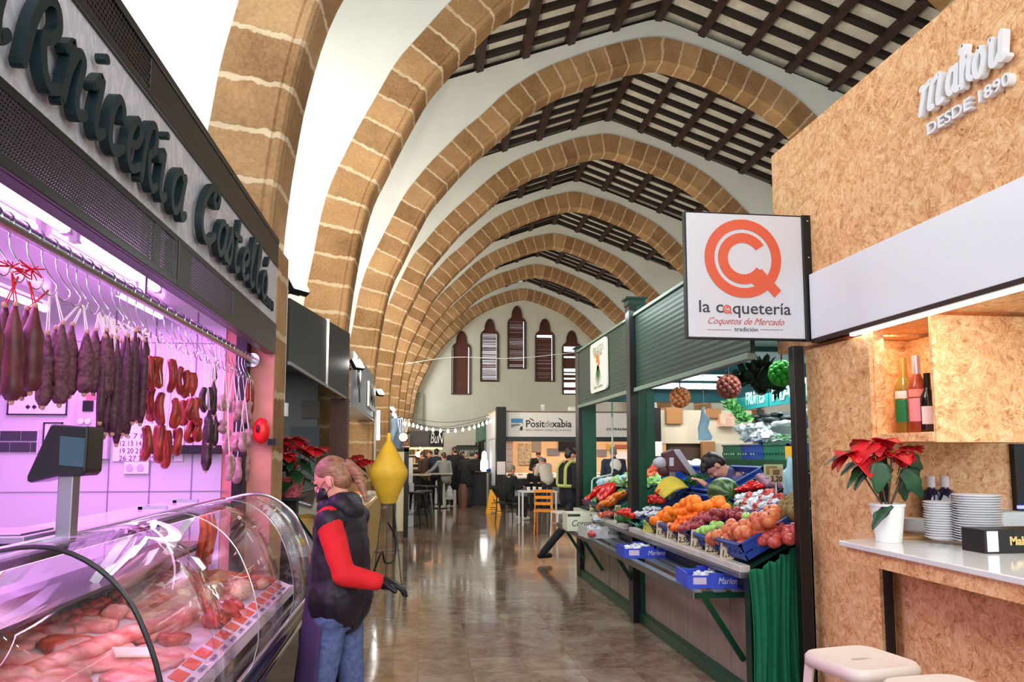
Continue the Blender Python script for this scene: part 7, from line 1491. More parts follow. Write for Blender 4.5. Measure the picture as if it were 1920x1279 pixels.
# wine bottles
def wine(label, px, pyb, pyt, Y, glassm, foil, lab, lab2=None, seed=0, txt=None):
    b0 = atY(px, pyb, Y); top = atY(px, pyt, Y); h = top.z-zN; k = h/.31; c = Vector((b0.x, Y, zN)); t = thing('wine_bottle', label, 'bottle', c, 'bottles in the niche')
    mb = MB(); mb.lathe([(0, 0), (.036*k, 0), (.038*k, .01), (.038*k, .17*k), (.034*k, .195*k), (.018*k, .225*k), (.0145*k, .24*k), (.0145*k, .30*k), (0, .30*k)], c, 24); mb.build('glass', glassm, t, angle=60)
    mb = MB(); mb.lathe([(.0155*k, .235*k), (.016*k, .24*k), (.016*k, .305*k), (.017*k, .31*k), (0, .311*k)], c, 20); mb.build('foil', foil, t)
    mb = MB(); z0, z1 = (.05*k, .14*k); a0, a1 = -pi*1.0, 0
    mb.grid(lambda u, v: c+Vector((.0388*k*cos(a0+(a1-a0)*u), .0388*k*sin(a0+(a1-a0)*u), z0+(z1-z0)*v)), 20, 1); mb.build('label', lab, t)
    if lab2: mb = MB(); mb.grid(lambda u, v: c+Vector((.0388*k*cos(a0+(a1-a0)*u), .0388*k*sin(a0+(a1-a0)*u), .145*k+.03*k*v)), 20, 1); mb.build('upper_label', lab2, t)
    return t, c, k
M_GG = mat('golden_wine_glass', rgb(190, 160, 70), .05, trans=.6, spec=.8); M_RG = mat('rose_wine_glass', rgb(196, 92, 70), .05, trans=.6, spec=.8); M_DG = mat('dark_wine_glass', rgb(20, 12, 14), .05, spec=.8)
t, c, k = wine('golden wine bottle with a green label in the lit niche', 1698, 802, 672, 3.80, M_GG, mat('gold_foil', rgb(206, 160, 90), .35, .6), mat('green_wine_label', rgb(30, 130, 84), .5), M_WHITE)
text_mesh('lettering', 'AN', .03, frameM((c.x-.026, c.y-.041, c.z+.085*k), (1, 0, 0), (0, 0, 1)), M_WHITE, t, .0005, .001, width=.035)
t, c, k = wine('pink sparkling wine bottle with a silver neck in the lit niche', 1724, 803, 667, 3.68, M_RG, mat('silver_foil', rgb(220, 216, 222), .3, .7), mat('pink_wine_label', rgb(240, 160, 180), .5), mat('salmon_band', rgb(240, 150, 140), .5))
t, c, k = wine('dark red wine bottle with a white label at the edge of the niche door', 1743, 805, 700, 3.62, M_DG, M_BLACK, M_PAPER)
# counter
t = thing('bar_counter', 'white marble bar counter on a strand-board rim and front', 'bar counter', (2.6, 2.6, 0)); yE = 3.56
M_MARB = mat('white_marble_top', rgb(226, 228, 226), .08, spec=.8, var=.03, vscale=3)
mb = MB(); mb.prism([(2.10, .6), (2.10, yE), (3.2, 4.0), (3.2, .6)][::-1], lambda u, v, d: Vector((u, v, d)), 1.14, 1.166); mb.build('marble_top', M_MARB, t, bevel=.004)
mb = MB(); mb.prism([(2.125, .6), (2.125, yE-.03), (3.1, 3.98), (3.1, .6)][::-1], lambda u, v, d: Vector((u, v, d)), 1.07, 1.14); mb.build('wood_rim', M_OSB, t)
osb_box('front_board', 2.46, 2.50, .5, atX(1652, 1150, 2.46).y, 0, 1.07, parent=t)
mb = MB(); mb.box(2.50, 3.1, .6, 3.4, .02, .06); mb.build('inner_floor', M_DARK, t)
# serving board and plates
M_PLT = mat('glazed_white_plate', rgb(232, 234, 236), .15, spec=.7); cz = 1.1665
def plate_mesh(r): return [(0, .004), (r*.55, .002), (r*.62, .0), (r*.66, .002), (r*.95, .013), (r, .016), (r, .0185), (r*.94, .017), (r*.62, .007), (0, .0075)]
mb = MB(); bc = atZ(1745, 1008, cz); mb.obox(bc+Vector((.02, .0, .008)), (.26, .12, .008), Matrix.Rotation(-.25, 3, 'Z')); tag(mb.build('serving_board', mat('serving_wood', rgb(184, 138, 92), .5, var=.15), bevel=.003), 'wooden board lying under the stacks of plates', 'board')
def pstack(px, pyb, n, pyt, wpx, label, grp):
    c = atZ(px, pyb-2, cz+.017); s_ = psc(c); r = wpx/2*s_; top = atY(px, pyt, c.y).z; step = (top-.012-c.z)/n; p0 = None
    for k in range(n):
        loc = (c.x+rg.uniform(-.003, .003), c.y+rg.uniform(-.003, .003), c.z+step*k)
        if p0 is None: mb = MB(); mb.lathe(plate_mesh(r), (0, 0, 0), 36); p0 = mb.build('plate', M_PLT, angle=50); p0.location = loc; tag(p0, label, 'plate', grp)
        else: dup(p0, loc, (0, 0, rg.uniform(0, 6)))
pstack(1716, 1001, 11, 972, 46, 'small white plate in the low stack nearest the plant pot', 'plates in the low stack')
pstack(1768, 1014, 15, 938, 61, 'white plate in the middle stack on the board', 'plates in the middle stack')
pstack(1835, 1020, 19, 925, 82, 'white plate in the tall stack beside the black box', 'plates in the tall stack')
# gin bottles
for k, (px, pyt, Y) in enumerate(((1750, 893, 3.93), (1776, 893, 3.93))):
    c = atY(px, 1000, Y); c.z = cz; h = atY(px, pyt, Y).z-cz; t = thing('gin_bottle', ['dark blue bottle with a white cap behind the plates, left', 'dark blue bottle with a white cap behind the plates, right, a server leaning on it'][k], 'bottle', c, 'dark blue bottles behind the plates')
    mb = MB(); mb.lathe([(0, 0), (.05, 0), (.052, .01), (.052, h*.66), (.04, h*.74), (.02, h*.78), (.018, h*.84), (0, h*.84)], c, 24); mb.build('glass', mat('cobalt_glass', rgb(20, 24, 60), .05, spec=.9), t, angle=50)
    mb = MB(); mb.lathe([(.021, h*.80), (.023, h*.82), (.023, h), (0, h)], c, 18); mb.build('cap', M_PAPER, t)
mb = MB(); p = atY(1775, 960, 3.86); mb.bar(p+Vector((-.10, 0, -.10)), p+Vector((.02, .02, .08)), .05, .01, up=(0, 1, 0)); tag(mb.build('cake_server', M_STEEL), 'flat steel server leaning against the right blue bottle', 'server')
# box, device
t = thing('menu_box', 'black box with gold lettering and a white sticker at the edge of the bar', 'box', (0, 0, 0)); a = atZ(1848, 1038, cz); b = atZ(1930, 1043, cz); yb_ = a.y-.01
t.location = (a.x, a.y, cz)
s_ = psc(a); hb = 44*s_
mb = MB(); mb.box(a.x-.01, a.x+.30, yb_, yb_+.14, cz, cz+hb); mb.build('box_body', mat('matt_black_box', rgb(26, 20, 18), .4), t, bevel=.003)
mb = MB(); mb.box(a.x+.002, a.x+.055, yb_-.002, yb_, cz+.008, cz+hb-.006); mb.build('sticker', M_PAPER, t)
text_mesh('lettering', 'Mahou', .05, frameM((a.x+.11, yb_-.001, cz+hb*.36), (1, 0, 0), (0, 0, 1)), mat('gold_print', rgb(216, 190, 120), .4), t, .0008, .002, width=.13)
t = thing('coffee_machine', 'pale grey appliance edge behind the black box', 'appliance', (3.0, 3.5, cz)); p0_ = atY(1875, 985, 3.6)
mb = MB(); mb.box(p0_.x, 3.2, 3.6, 3.9, cz, atY(1880, 960, 3.6).z); mb.build('body', mat('pale_grey_appliance', rgb(206, 212, 214), .4), t, bevel=.01)
mb = MB(); q_ = atY(1868, 955, 3.85); mb.box(q_.x, 3.1, 3.85, 3.95, atY(1868, 958, 3.85).z, atY(1868, 930, 3.85).z); mb.build('screen', M_BLACK, t, bevel=.01)
mb = MB(); pc = Vector((p0_.x+.03, 3.45, cz+.07))
mb.tube(smoothpts([pc+Vector((-.12, 0, -.06)), pc+Vector((0, 0, .0)), pc+Vector((.05, .03, .04)), pc+Vector((.1, 0, .03)), pc+Vector((.05, -.02, .0)), pc+Vector((.0, .02, .03)), pc+Vector((.14, .03, .01)), pc+Vector((.2, 0, .02))], 6), .004, 6); tag(mb.build('black_cable', M_BLACK), 'tangled black cable behind the black box', 'cable')
mb = MB(); mb.box(atY(1905, 900, 3.98).x, BX+1.25, 3.98, 4.015, cz, 1.66); tag(mb.build('dark_doorway_panel', M_BLACK), 'black panel in place of the dark opening at the right of the board wall', 'panel')  # black sheet gives the darkness of an opening by colour
mb = MB(); a = atY(1908, 952, 3.97); mb.box(a.x, a.x+.3, 3.96, 3.975, a.z-.006, a.z+.012); tag(mb.build('blue_light', emis('blue_led', (.1, .1, 1, 1), 6)), 'thin blue light line in the dark opening', 'lamp')
# ------------------------------------------------------------------ la coqueteria sign
YS = 4.16; M_CQ = mat('coral_print', rgb(222, 94, 62), .5)
def SG(px, py): q = atY(px, py, YS); return q.x, q.z
c4 = [SG(1287, 401), SG(1503, 404), SG(1509, 635), SG(1291, 632)]; x0 = (c4[0][0]+c4[3][0])/2; x1 = (c4[1][0]+c4[2][0])/2; z1 = (c4[0][1]+c4[1][1])/2; z0 = (c4[2][1]+c4[3][1])/2
t = thing('hanging_square_sign', 'square white projecting sign with a coral ring emblem and dark lettering', 'shop sign', (x0, YS, z0))
mb = MB(); mb.box(x0, x1, YS, YS+.04, z0, z1); mb.build('sign_face', mat('sign_face_white', rgb(214, 213, 218), .4), t, bevel=.003)
mb = MB(); mb.box(x0-.008, x1, YS+.004, YS+.05, z0-.008, z1+.008); mb.build('sign_back', M_DARK, t)
mb = MB(); mb.box(x1, BX, YS-.01, YS+.045, z0-.012, z1+.01); mb.build('bracket', M_BLACK, t, bevel=.003)
for py in (415, 483, 552, 621): q = atY(1520, py, YS-.012); mb = MB(); mb.ell((BX-.02, YS-.012, q.z), (.006, .004, .006), n=10, m=6); mb.build('bracket_bolt', M_CHROME, t)
u_ = (x1-x0)/218.; cx, cz2 = SG(1393, 485); f = lambda u, v, d: Vector((cx+u*u_, YS-d, cz2+v*u_))
mb = MB(); ring_ = lambda r0, r1, a0, a1, n: [((r0*cos(a_), r0*sin(a_)), (r1*cos(a_), r1*sin(a_))) for a_ in [R(a0+(a1-a0)*k/n) for k in range(n+1)]]
def rb(r0, r1, a0, a1, e=0, n=48):
    P = ring_(r0, r1, a0, a1, n)
    for k in range(n): mb.prism([P[k][0], P[k][1], P[k+1][1], P[k+1][0]], f, .001, .004+e)
rb(54, 72, -41, 319); rb(29, 47, 33, 327, .0002)
for pl in ([(22, -30), (34, -18), (70, -57), (57, -70)],): mb.prism([(a_, b_) for a_, b_ in pl][::-1], f, .001, .0045)
mb.prism([(22, -30), (14, -44), (36, -62), (48, -50)], f, .001, .0043)
mb.build('emblem', M_CQ, t)
def st(txt, px0, px1, py, m, size_px, shear=0, bold=0):
    xa, za = SG(px0, py); xb, _ = SG(px1, py); text_mesh('lettering', txt, size_px*u_, frameM((xa, YS-.001, za), (1, 0, 0), (0, 0, 1)), m, t, .0015, bold, width=xb-xa, shear=shear)
M_SLT = mat('slate_print', rgb(56, 58, 66), .5); M_RSE = mat('rose_print', rgb(190, 90, 90), .5)
st('la c', 1309, 1354, 585, M_SLT, 31, bold=.0006); st('quetería', 1373, 1482, 588, M_SLT, 31, bold=.0006)
mb = MB(); cc = SG(1363, 580); f = lambda u, v, d: Vector((cc[0]+u*u_, YS-d, cc[1]+v*u_)); rb(5.5, 8, -41, 319, n=20); rb(2.2, 4, 33, 327, n=14); mb.prism([(3, -4), (5, -2), (9, -7), (7, -9)][::-1], f, .001, .0042); mb.build('small_emblem', M_CQ, t)
st('Coquetos de Mercado', 1325, 1468, 607, M_RSE, 17, .45); st('tradición', 1377, 1421, 621, M_SLT, 11)
mb = MB()
for xa, xb in ((1326, 1371), (1425, 1468)): a, b = SG(xa, 618), SG(xb, 618); mb.box(a[0], b[0], YS-.002, YS, a[1]-.001, a[1]+.001)
mb.build('rule_lines', M_SLT, t)
# stools at the bar
M_CRM = mat('cream_enamel', rgb(226, 212, 198), .35)
p = atZ(1614, 1232, .84); stool((p.x, p.y, 0), .84, M_CRM, 'cream metal bar stool standing below the bar counter', 'cream stools at the bar', .31, .18)
p = atZ(1780, 1292, .84); stool((p.x, p.y, 0), .84, M_CRM, 'second cream metal stool, only its seat edge in view, nearer the viewer', 'cream stools at the bar', .31, .1)
# ================================================================== PEOPLE
def blob(prims, voxel=.012, smooth=4):
    """one continuous surface from overlapping tapered limbs and ellipsoids"""
    mb = MB()
    for p in prims:
        if p[0] == 'e': _, c, r, *rot = p; mb.ell(c, r, rot[0] if rot else None, n=20, m=14)
        else:
            _, a, b, ra, rb = p; a, b = Vector(a), Vector(b); d = b-a; L_ = max(d.length, 1e-4); ph = math.acos(max(-.95, min(.95, (ra-rb)/L_)))
            pts, rs = [], []; dn = d.normalized()
            for k in range(6): t_ = pi*k/5*.5; pts.append(a-dn*ra*cos(t_)*.999); rs.append(max(.0005, ra*sin(t_)))
            for k in range(1, 6): pts.append(a+d*k/6); rs.append(ra+(rb-ra)*k/6)
            for k in range(6): t_ = pi*k/5*.5; pts.append(b+dn*rb*sin(t_)*.999); rs.append(max(.0005, rb*cos(t_)))
            mb.tube(pts, rs, 14)
    me = bpy.data.meshes.new('blob'); me.from_pydata(mb.v, [], mb.f); o = bpy.data.objects.new('blob', me); C.objects.link(o)
    md = o.modifiers.new('r', 'REMESH'); md.mode = 'VOXEL'; md.voxel_size = voxel; md.use_smooth_shade = True
    if smooth: sm = o.modifiers.new('s', 'SMOOTH'); sm.iterations = smooth; sm.factor = .5
    dg = bpy.context.evaluated_depsgraph_get(); dg.update(); m2 = bpy.data.meshes.new_from_object(o.evaluated_get(dg)); bpy.data.objects.remove(o); bpy.data.meshes.remove(me)
    for p in m2.polygons: p.use_smooth = True
    return m2
def bobj(name, prims, m, parent, voxel=.012, smooth=4, fold=0, cut=None):
    me = blob(prims, voxel, smooth); me.name = name
    if fold:
        me.update(); 
        nn = [v.normal.copy() for v in me.vertices]
        for v, n_ in zip(me.vertices, nn): v.co += n_*fold*(noise.noise(v.co*9)+.6*noise.noise(v.co*22))
    me.materials.clear(); me.materials.append(m); o = bpy.data.objects.new(name, me); C.objects.link(o); o.parent = parent; return o
M_MASK = mat('face_mask', rgb(226, 228, 228), .8); M_EYE = mat('eye_dark', rgb(40, 28, 24), .2)
def cloth(n, c, r=.85, var=.1): return mat('cloth_'+n, c, r, var=var, vscale=25, bump=.2, bscale=60)
def person(label, loc, rz, j, top, bottom, hair, skin=M_SKIN, shoes=None, h=1.70, vx=.012, hairstyle='short', mask=None, glove=None, group=None, coat=0, sleeves=None, bulk=1.0, skirt=None, hide_legs=False, face=False, extra=None):
    t = thing('person', label, 'person', loc, group, rz); k_ = h/1.72
    D = dict(pel=(0, 0, .93), che=(0, 0, 1.24), nec=(0, 0, 1.47), hed=(0, .02, 1.60), sl=(-.185, 0, 1.42), sr=(.185, 0, 1.42), el=(-.24, -.02, 1.13), er=(.24, -.02, 1.13), wl=(-.25, .05, .88), wr=(.25, .05, .88), hl=(-.095, 0, .90), hr=(.095, 0, .90), kl=(-.10, .02, .50), kr=(.10, .02, .50), al=(-.10, -.02, .09), ar=(.10, -.02, .09), fd=(0, 1, 0))
    D.update(j); P = {k: Vector(v)*(k_ if k != 'fd' else 1) for k, v in D.items()}
    fd = P['fd'].normalized(); up = (P['hed']-P['nec']).normalized(); rt = fd.cross(up).normalized(); fd2 = up.cross(rt)
    q = Matrix((rt, fd2, up)).transposed(); H_ = lambda x, y, z: P['hed']+q@Vector((x, y, z))*k_
    prims = [('e', H_(0, 0, .03), (.073*k_, .092*k_, .098*k_), q), ('e', H_(0, .025, -.05), (.056*k_, .066*k_, .062*k_), q), ('c', P['nec']-Vector((0, 0, .03)), H_(0, -.015, -.06), .056*k_, .052*k_),
             ('e', H_(0, .098, -.012), (.012, .016, .024), q), ('e', H_(0, .098, -.03), (.016, .014, .012), q), ('e', H_(0, .083, -.062), (.026, .015, .008), q), ('e', H_(0, .075, -.095), (.026, .022, .018), q), ('e', H_(0, .085, .022), (.045, .012, .010), q)]
    for s in (-1, 1): prims += [('e', H_(s*.076, -.012, -.01), (.010, .020, .032), q), ('e', H_(s*.036, .07, -.035), (.022, .02, .02), q)]
    prims += [('e', P['che']*.5+P['nec']*.5, (.15*k_, .09, .14)), ('e', P['pel'], (.14, .10, .12)), ('c', P['pel'], P['che'], .11, .12)]
    for a_, b_, c_, d_ in (('sl', 'el', 'wl', -1), ('sr', 'er', 'wr', 1)):
        prims += [('c', P[a_], P[b_], .048*k_, .038*k_), ('c', P[b_], P[c_], .038*k_, .026*k_)]
        # hand: palm, four fingers, thumb
        dn = (P[c_]-P[b_]).normalized(); sd = dn.cross(Vector((0, 0, 1))); sd = sd.normalized() if sd.length > .2 else Vector((0, 1, 0)); nm_ = sd.cross(dn).normalized(); w = P[c_]
        palm = w+dn*.055; prims += [('c', w, w+dn*.04, .026*k_, .026*k_), ('e', palm, (.040*k_, .022*k_, .045*k_), Matrix((sd, nm_, dn)).transposed())]
        for f_ in range(4):
            b0 = palm+dn*.030+sd*(-.027+.018*f_); l_ = (.062, .072, .068, .052)[f_]; b1 = b0+dn*l_*.5-nm_*.008; b2 = b1+(dn*.6-nm_*.8).normalized()*l_*.5; prims += [('c', b0, b1, .0095, .009), ('c', b1, b2, .009, .0075)]
        b0 = palm-dn*.02+sd*.034; prims += [('c', b0, b0+(dn*.7+sd*.6-nm_*.3).normalized()*.055, .012, .009)]
    if not hide_legs:
        for a_, b_, c_ in (('hl', 'kl', 'al'), ('hr', 'kr', 'ar')): prims += [('c', P[a_], P[b_], .075, .052), ('c', P[b_], P[c_], .05, .036)]
    bobj('body', prims, skin, t, vx, 3)
    for s in (-1, 1):
        if face: mb = MB(); mb.ell(H_(s*.032, .0835, .008), (.013, .006, .006), q, 12, 8); o = mb.build('eye', M_EYE); o.parent = t; mb = MB(); mb.ell(H_(s*.033, .093, .033), (.020, .006, .005), q, 12, 8); o = mb.build('eyebrow', hair); o.parent = t
    # top
    bk = bulk; c1 = P['che']; pl = P['pel']
    tp = [('e', c1*.45+P['nec']*.55-Vector((0, 0, .05)), (.185*k_*bk, .115*bk, .16)), ('e', c1, (.165*bk, .125*bk, .16)), ('c', c1, pl-Vector((0, 0, .02)), .125*bk, .135*bk), ('c', P['sl']+Vector((0, 0, -.01)), P['sr']+Vector((0, 0, -.01)), .070*bk, .070*bk), ('c', P['nec']-Vector((0, 0, .06)), P['nec']-Vector((0, 0, .0)), .085, .068)]
    rt2 = (P['hr']-P['hl']).normalized()*.055
    tp += [('c', pl-rt2, c1-rt2, .12*bk, .11*bk), ('c', pl+rt2, c1+rt2, .12*bk, .11*bk)]
    if coat: tp += [('c', pl-rt2*.6, P['hl'].lerp(P['kl'], coat)*.88+P['hr'].lerp(P['kr'], coat)*.12, .136*bk, .136*bk), ('c', pl+rt2*.6, P['hr'].lerp(P['kr'], coat)*.88+P['hl'].lerp(P['kl'], coat)*.12, .136*bk, .136*bk)]
    arms = []
    for a_, b_, c_ in (('sl', 'el', 'wl'), ('sr', 'er', 'wr')): arms += [('c', P[a_], P[b_], .063*bk, .052*bk), ('c', P[b_], P[b_].lerp(P[c_], .93), .052*bk, .040*bk)]
    if sleeves: bobj('sleeves', arms, sleeves, t, vx, 3, fold=.004); bobj('vest', tp, top, t, vx, 4, fold=.006)
    else: bobj('jacket', tp+arms, top, t, vx, 4, fold=.006)
    if not hide_legs:
        bt = [('c', P['hl'], P['hr'], .094, .094), ('e', (P['hl']+P['hr'])/2-Vector((fd.x, fd.y, 0))*.03, (.125, .10, .10))]
        for a_, b_, c_ in (('hl', 'kl', 'al'), ('hr', 'kr', 'ar')): bt += [('c', P[a_], P[b_], .078, .062), ('c', P[b_], P[c_], .066, .055)]
        bobj('trousers', bt, bottom, t, vx, 4, fold=.004)
        for c_, b_ in (('al', 'kl'), ('ar', 'kr')):
            sh = P[c_]; f2 = Vector((P['fd'].x, P['fd'].y, 0)).normalized() if 'sf' not in j else Vector(j['sf']).normalized(); z0 = Vector((sh.x, sh.y, max(.045, sh.z-.04)))
            bobj('shoe', [('c', z0-f2*.05, z0+f2*.12-Vector((0, 0, .005)), .045, .038), ('c', sh, z0, .048, .045)], shoes or M_BLACK, t, vx, 2)
    # hair
    hp = [('e', H_(0, -.014, .05), (.082*k_, .098*k_, .088*k_), q), ('e', H_(0, -.05, .0), (.070*k_, .060*k_, .075*k_), q)]
    if hairstyle == 'none': hp = [('e', H_(0, -.05, .0), (.074*k_, .055*k_, .06*k_), q)]
    if hairstyle == 'long': hp += [('c', H_(0, -.07, 0), H_(0, -.07, -.16), .07, .06)]
    if hairstyle == 'tail': hp += [('c', H_(0, -.09, .05), H_(0, -.118, .055), .022, .020), ('c', H_(0, -.118, .055), H_(.0, -.150, -.02), .026, .031), ('c', H_(0, -.150, -.02), H_(0, -.145, -.17), .031, .012)]
    if hairstyle == 'fringe': hp += [('e', H_(0, .05, .085), (.072, .06, .035), q), ('e', H_(-.02, .09, .075), (.05, .025, .028), q)]
    if hairstyle != 'hat' : bobj('hair', hp, hair, t, min(vx, .010), 2, fold=.003)
    else: bobj('hat', [('e', H_(0, 0, .06), (.088, .10, .085), q), ('e', H_(0, -.01, .02), (.09, .105, .03), q)], hair, t, vx, 2)
    if mask:
        bobj('face_mask', [('e', H_(0, .058, -.052), (.060, .052, .052), q)], mask, t, .008, 2)
        mb = MB()
        for s in (-1, 1): mb = MB(); mb.tube([H_(s*.055, .07, -.03), H_(s*.078, .02, .0), H_(s*.082, -.03, .0), H_(s*.082, -.025, -.03), H_(s*.072, .015, -.05), H_(s*.05, .06, -.08)], .002, 4); o = mb.build('mask_strap', mask); o.parent = t
    if glove:
        for w_, e_ in glove:
            dn = (P[w_]-P[e_]).normalized(); sd = dn.cross(Vector((0, 0, 1))).normalized(); nm_ = sd.cross(dn); w = P[w_]; pm = w+dn*.055; g = [('c', w-dn*.01, w+dn*.04, .032, .031), ('e', pm, (.045, .026, .05), Matrix((sd, nm_, dn)).transposed())]
            for f_ in range(4): b0 = pm+dn*.030+sd*(-.027+.018*f_); l_ = (.062, .072, .068, .052)[f_]; b1 = b0+dn*l_*.5-nm_*.008; b2 = b1+(dn*.6-nm_*.8).normalized()*l_*.5; g += [('c', b0, b1, .0125, .012), ('c', b1, b2, .012, .0105)]
            b0 = pm-dn*.02+sd*.034; g += [('c', b0, b0+(dn*.7+sd*.6-nm_*.3).normalized()*.055, .015, .012)]
            bobj('glove', g, M_BLACK, t, .006, 2)
    if extra: extra(t, P, H_, q)
    return t
def hair_mat(name, c, c2):
    m, N, L, B = nm(name); tc = N.new('ShaderNodeTexCoord'); mp = N.new('ShaderNodeMapping'); L.new(tc.outputs['Object'], mp.inputs[0]); mp.inputs['Scale'].default_value = (60, 14, 90)
    nz = noise_n(N, L, mp.outputs[0], 1.2, 4, .6, .6); L.new(ramp(N, L, nz.outputs['Fac'], [(.3, c), (.7, c2)]), B.inputs['Base Color']); B.inputs['Roughness'].default_value = .42
    bp = N.new('ShaderNodeBump'); bp.inputs['Strength'].default_value = .5; bp.inputs['Distance'].default_value = .004; L.new(nz.outputs['Fac'], bp.inputs['Height']); L.new(bp.outputs['Normal'], B.inputs['Normal']); return m
# --- the butcher's seller: back view, facing the counter (local +y is forward)
M_HAIRB = hair_mat('blonde_hair', rgb(96, 64, 46), rgb(184, 134, 96)); M_HAIRD = mat('black_hair', rgb(28, 22, 22), .4, col2=rgb(52, 42, 40), vscale=60); M_HAIRG = mat('grey_hair', rgb(150, 144, 138), .6, col2=rgb(110, 104, 98), vscale=60); M_HAIRN = mat('brown_hair', rgb(84, 56, 40), .5, col2=rgb(60, 40, 30), vscale=60)
M_REDW = mat('red_knit', rgb(206, 26, 30), .8, bump=.3, bscale=120, var=.08, vscale=10); M_VEST = mat('black_quilted_vest', rgb(28, 22, 34), .5, bump=.3, bscale=30); M_JEAN = mat('blue_denim', rgb(92, 108, 150), .8, col2=rgb(70, 84, 124), vscale=40); M_APR = mat('purple_apron', rgb(66, 46, 84), .8, var=.1)
def seller_extra(t, P, H_, q):
    c = P['che']
    bobj('vest_collar', [('c', P['nec']+Vector((-.05, -.03, .0)), P['nec']+Vector((.05, -.03, .0)), .062, .062), ('c', P['nec']+Vector((-.05, .05, -.02)), P['nec']+Vector((.05, .05, -.02)), .05, .05), ('e', P['nec']+Vector((0, -.05, -.03)), (.10, .07, .06))], M_VEST, t, .009, 3, fold=.004)
    mb = MB()
    def ap(u, v): a_ = -1.75+u*3.4; r1 = .125+.075*v; z = 1.12-v*.86; return Vector((r1*sin(a_)*1.05, r1*cos(a_)*.95+.02+.02*v, z))+Vector((sin(u*20)*.008*v, cos(u*17)*.01*v, 0))
    mb.grid(ap, 30, 16); o = mb.build('apron', M_APR, solid=.006); o.parent = t
    mb = MB(); mb.lathe([(.024, -.008), (.026, 0), (.024, .008)], H_(0, -.112, .055), 14, rot=q@Matrix.Rotation(pi/2, 3, 'X')); o = mb.build('hair_band', M_HAIRN); o.parent = t
person('seller with a blonde ponytail, black padded vest and red sleeves, her back turned', (-.385, 3.82, 0), R(66), dict(hed=(-.005, .06, 1.60), nec=(0, .01, 1.475), sl=(-.175, -.02, 1.405), sr=(.175, .01, 1.405), el=(-.235, -.15, 1.14), er=(.21, .03, 1.12), wl=(-.14, -.30, 1.095), wr=(.17, .09, .93), hl=(-.085, 0, .90), hr=(.085, 0, .90), pel=(0, 0, .95), kl=(-.10, .05, .48), kr=(.09, -.03, .48), al=(-.10, 0, .09), ar=(.10, -.10, .09), fd=(-.12, 1, -.25)), M_VEST, M_JEAN, M_HAIRB, h=1.575, vx=.007, hairstyle='tail', mask=M_BLACK, glove=[('wl', 'el')], sleeves=M_REDW, bulk=1.04, coat=-.24, extra=seller_extra, face=True)
# --- greengrocer leaning over the fruit
M_PURJ = mat('purple_grey_sweater', rgb(86, 80, 122), .8, var=.1, vscale=10)
def grocer_extra(t, P, H_, q):
    mb = MB(); mb.tube([P['nec']+Vector((.08, .02, .02)), P['nec']+Vector((.10, .09, -.10))], .006, 5); o = mb.build('sweater_piping', M_LET1); o.parent = t
p = atY(1374, 878, 6.5)
person('dark-haired greengrocer in a purple-grey sweater bending over the produce', (3.12, 6.55, 0), R(78), dict(pel=(0, -.12, .95), che=(0, .10, 1.18), nec=(0, .27, 1.38), hed=(0, .40, 1.455), sl=(-.19, .22, 1.32), sr=(.19, .22, 1.32), el=(-.25, .32, 1.12), er=(.25, .32, 1.12), wl=(-.14, .50, 1.28), wr=(.14, .50, 1.28), hl=(-.1, -.12, .92), hr=(.1, -.12, .92), kl=(-.1, -.05, .5), kr=(.1, -.05, .5), al=(-.1, -.08, .09), ar=(.1, -.08, .09), fd=(0, .85, -.5)), M_PURJ, M_DARK, M_HAIRD, h=1.76, vx=.009, hairstyle='fringe', face=True, extra=grocer_extra)
# --- man with the reflective jacket
M_NAVY = mat('navy_uniform', rgb(22, 24, 36), .7); M_REFL = mat('lime_reflective_tape', rgb(206, 214, 120), .4)
def hiviz(t, P, H_, q):
    mb = MB()
    for s in (-1,):
        mb.tube(smoothpts([P['sl']+Vector((.07, .12, .05)), P['sl']+Vector((.06, -.02, .085)), P['sl']+Vector((.06, -.12, 0)), P['che']+Vector((-.12, -.135, .05)), P['che']+Vector((-.12, -.14, -.10))], 5), .020, 6)
        mb.tube(smoothpts([P['sr']+Vector((-.07, .12, .05)), P['sr']+Vector((-.06, -.02, .085)), P['sr']+Vector((-.06, -.12, 0)), P['che']+Vector((.12, -.135, .05)), P['che']+Vector((.12, -.14, -.10))], 5), .026, 6)
    mb.tube([P['che']+Vector((.185*cos(a_)*1.02, .155*sin(a_), -.11)) for a_ in [2*pi*k/24 for k in range(24)]], .026, 6, closed=True)
    for a_, b_ in (('el', 'wl'), ('er', 'wr')):
        c = P[a_].lerp(P[b_], .35); d = (P[b_]-P[a_]).normalized(); u = d.orthogonal().normalized(); v = d.cross(u); mb.tube([c+(u*cos(x)+v*sin(x))*.052+d*.0 for x in [2*pi*k/12 for k in range(12)]], .022, 6, closed=True)
    o = mb.build('reflective_tape', M_REFL); o.parent = t
p = atZ(1062, 1040, 0)
person('black-haired man in dark uniform with lime reflective tape and white mask, walking behind the shelf', (2.28, 11.3, 0), R(-70), dict(hed=(0, .04, 1.60), el=(-.24, .02, 1.13), er=(.24, -.04, 1.12), wl=(-.16, .24, 1.16), wr=(.20, .18, 1.05), kl=(-.09, .30, .52), kr=(.09, -.16, .50), al=(-.09, .30, .09), ar=(.09, -.52, .14)), M_NAVY, M_NAVY, M_HAIRD, h=1.70, hairstyle='short', mask=M_MASK, extra=hiviz, bulk=1.08, coat=.0)
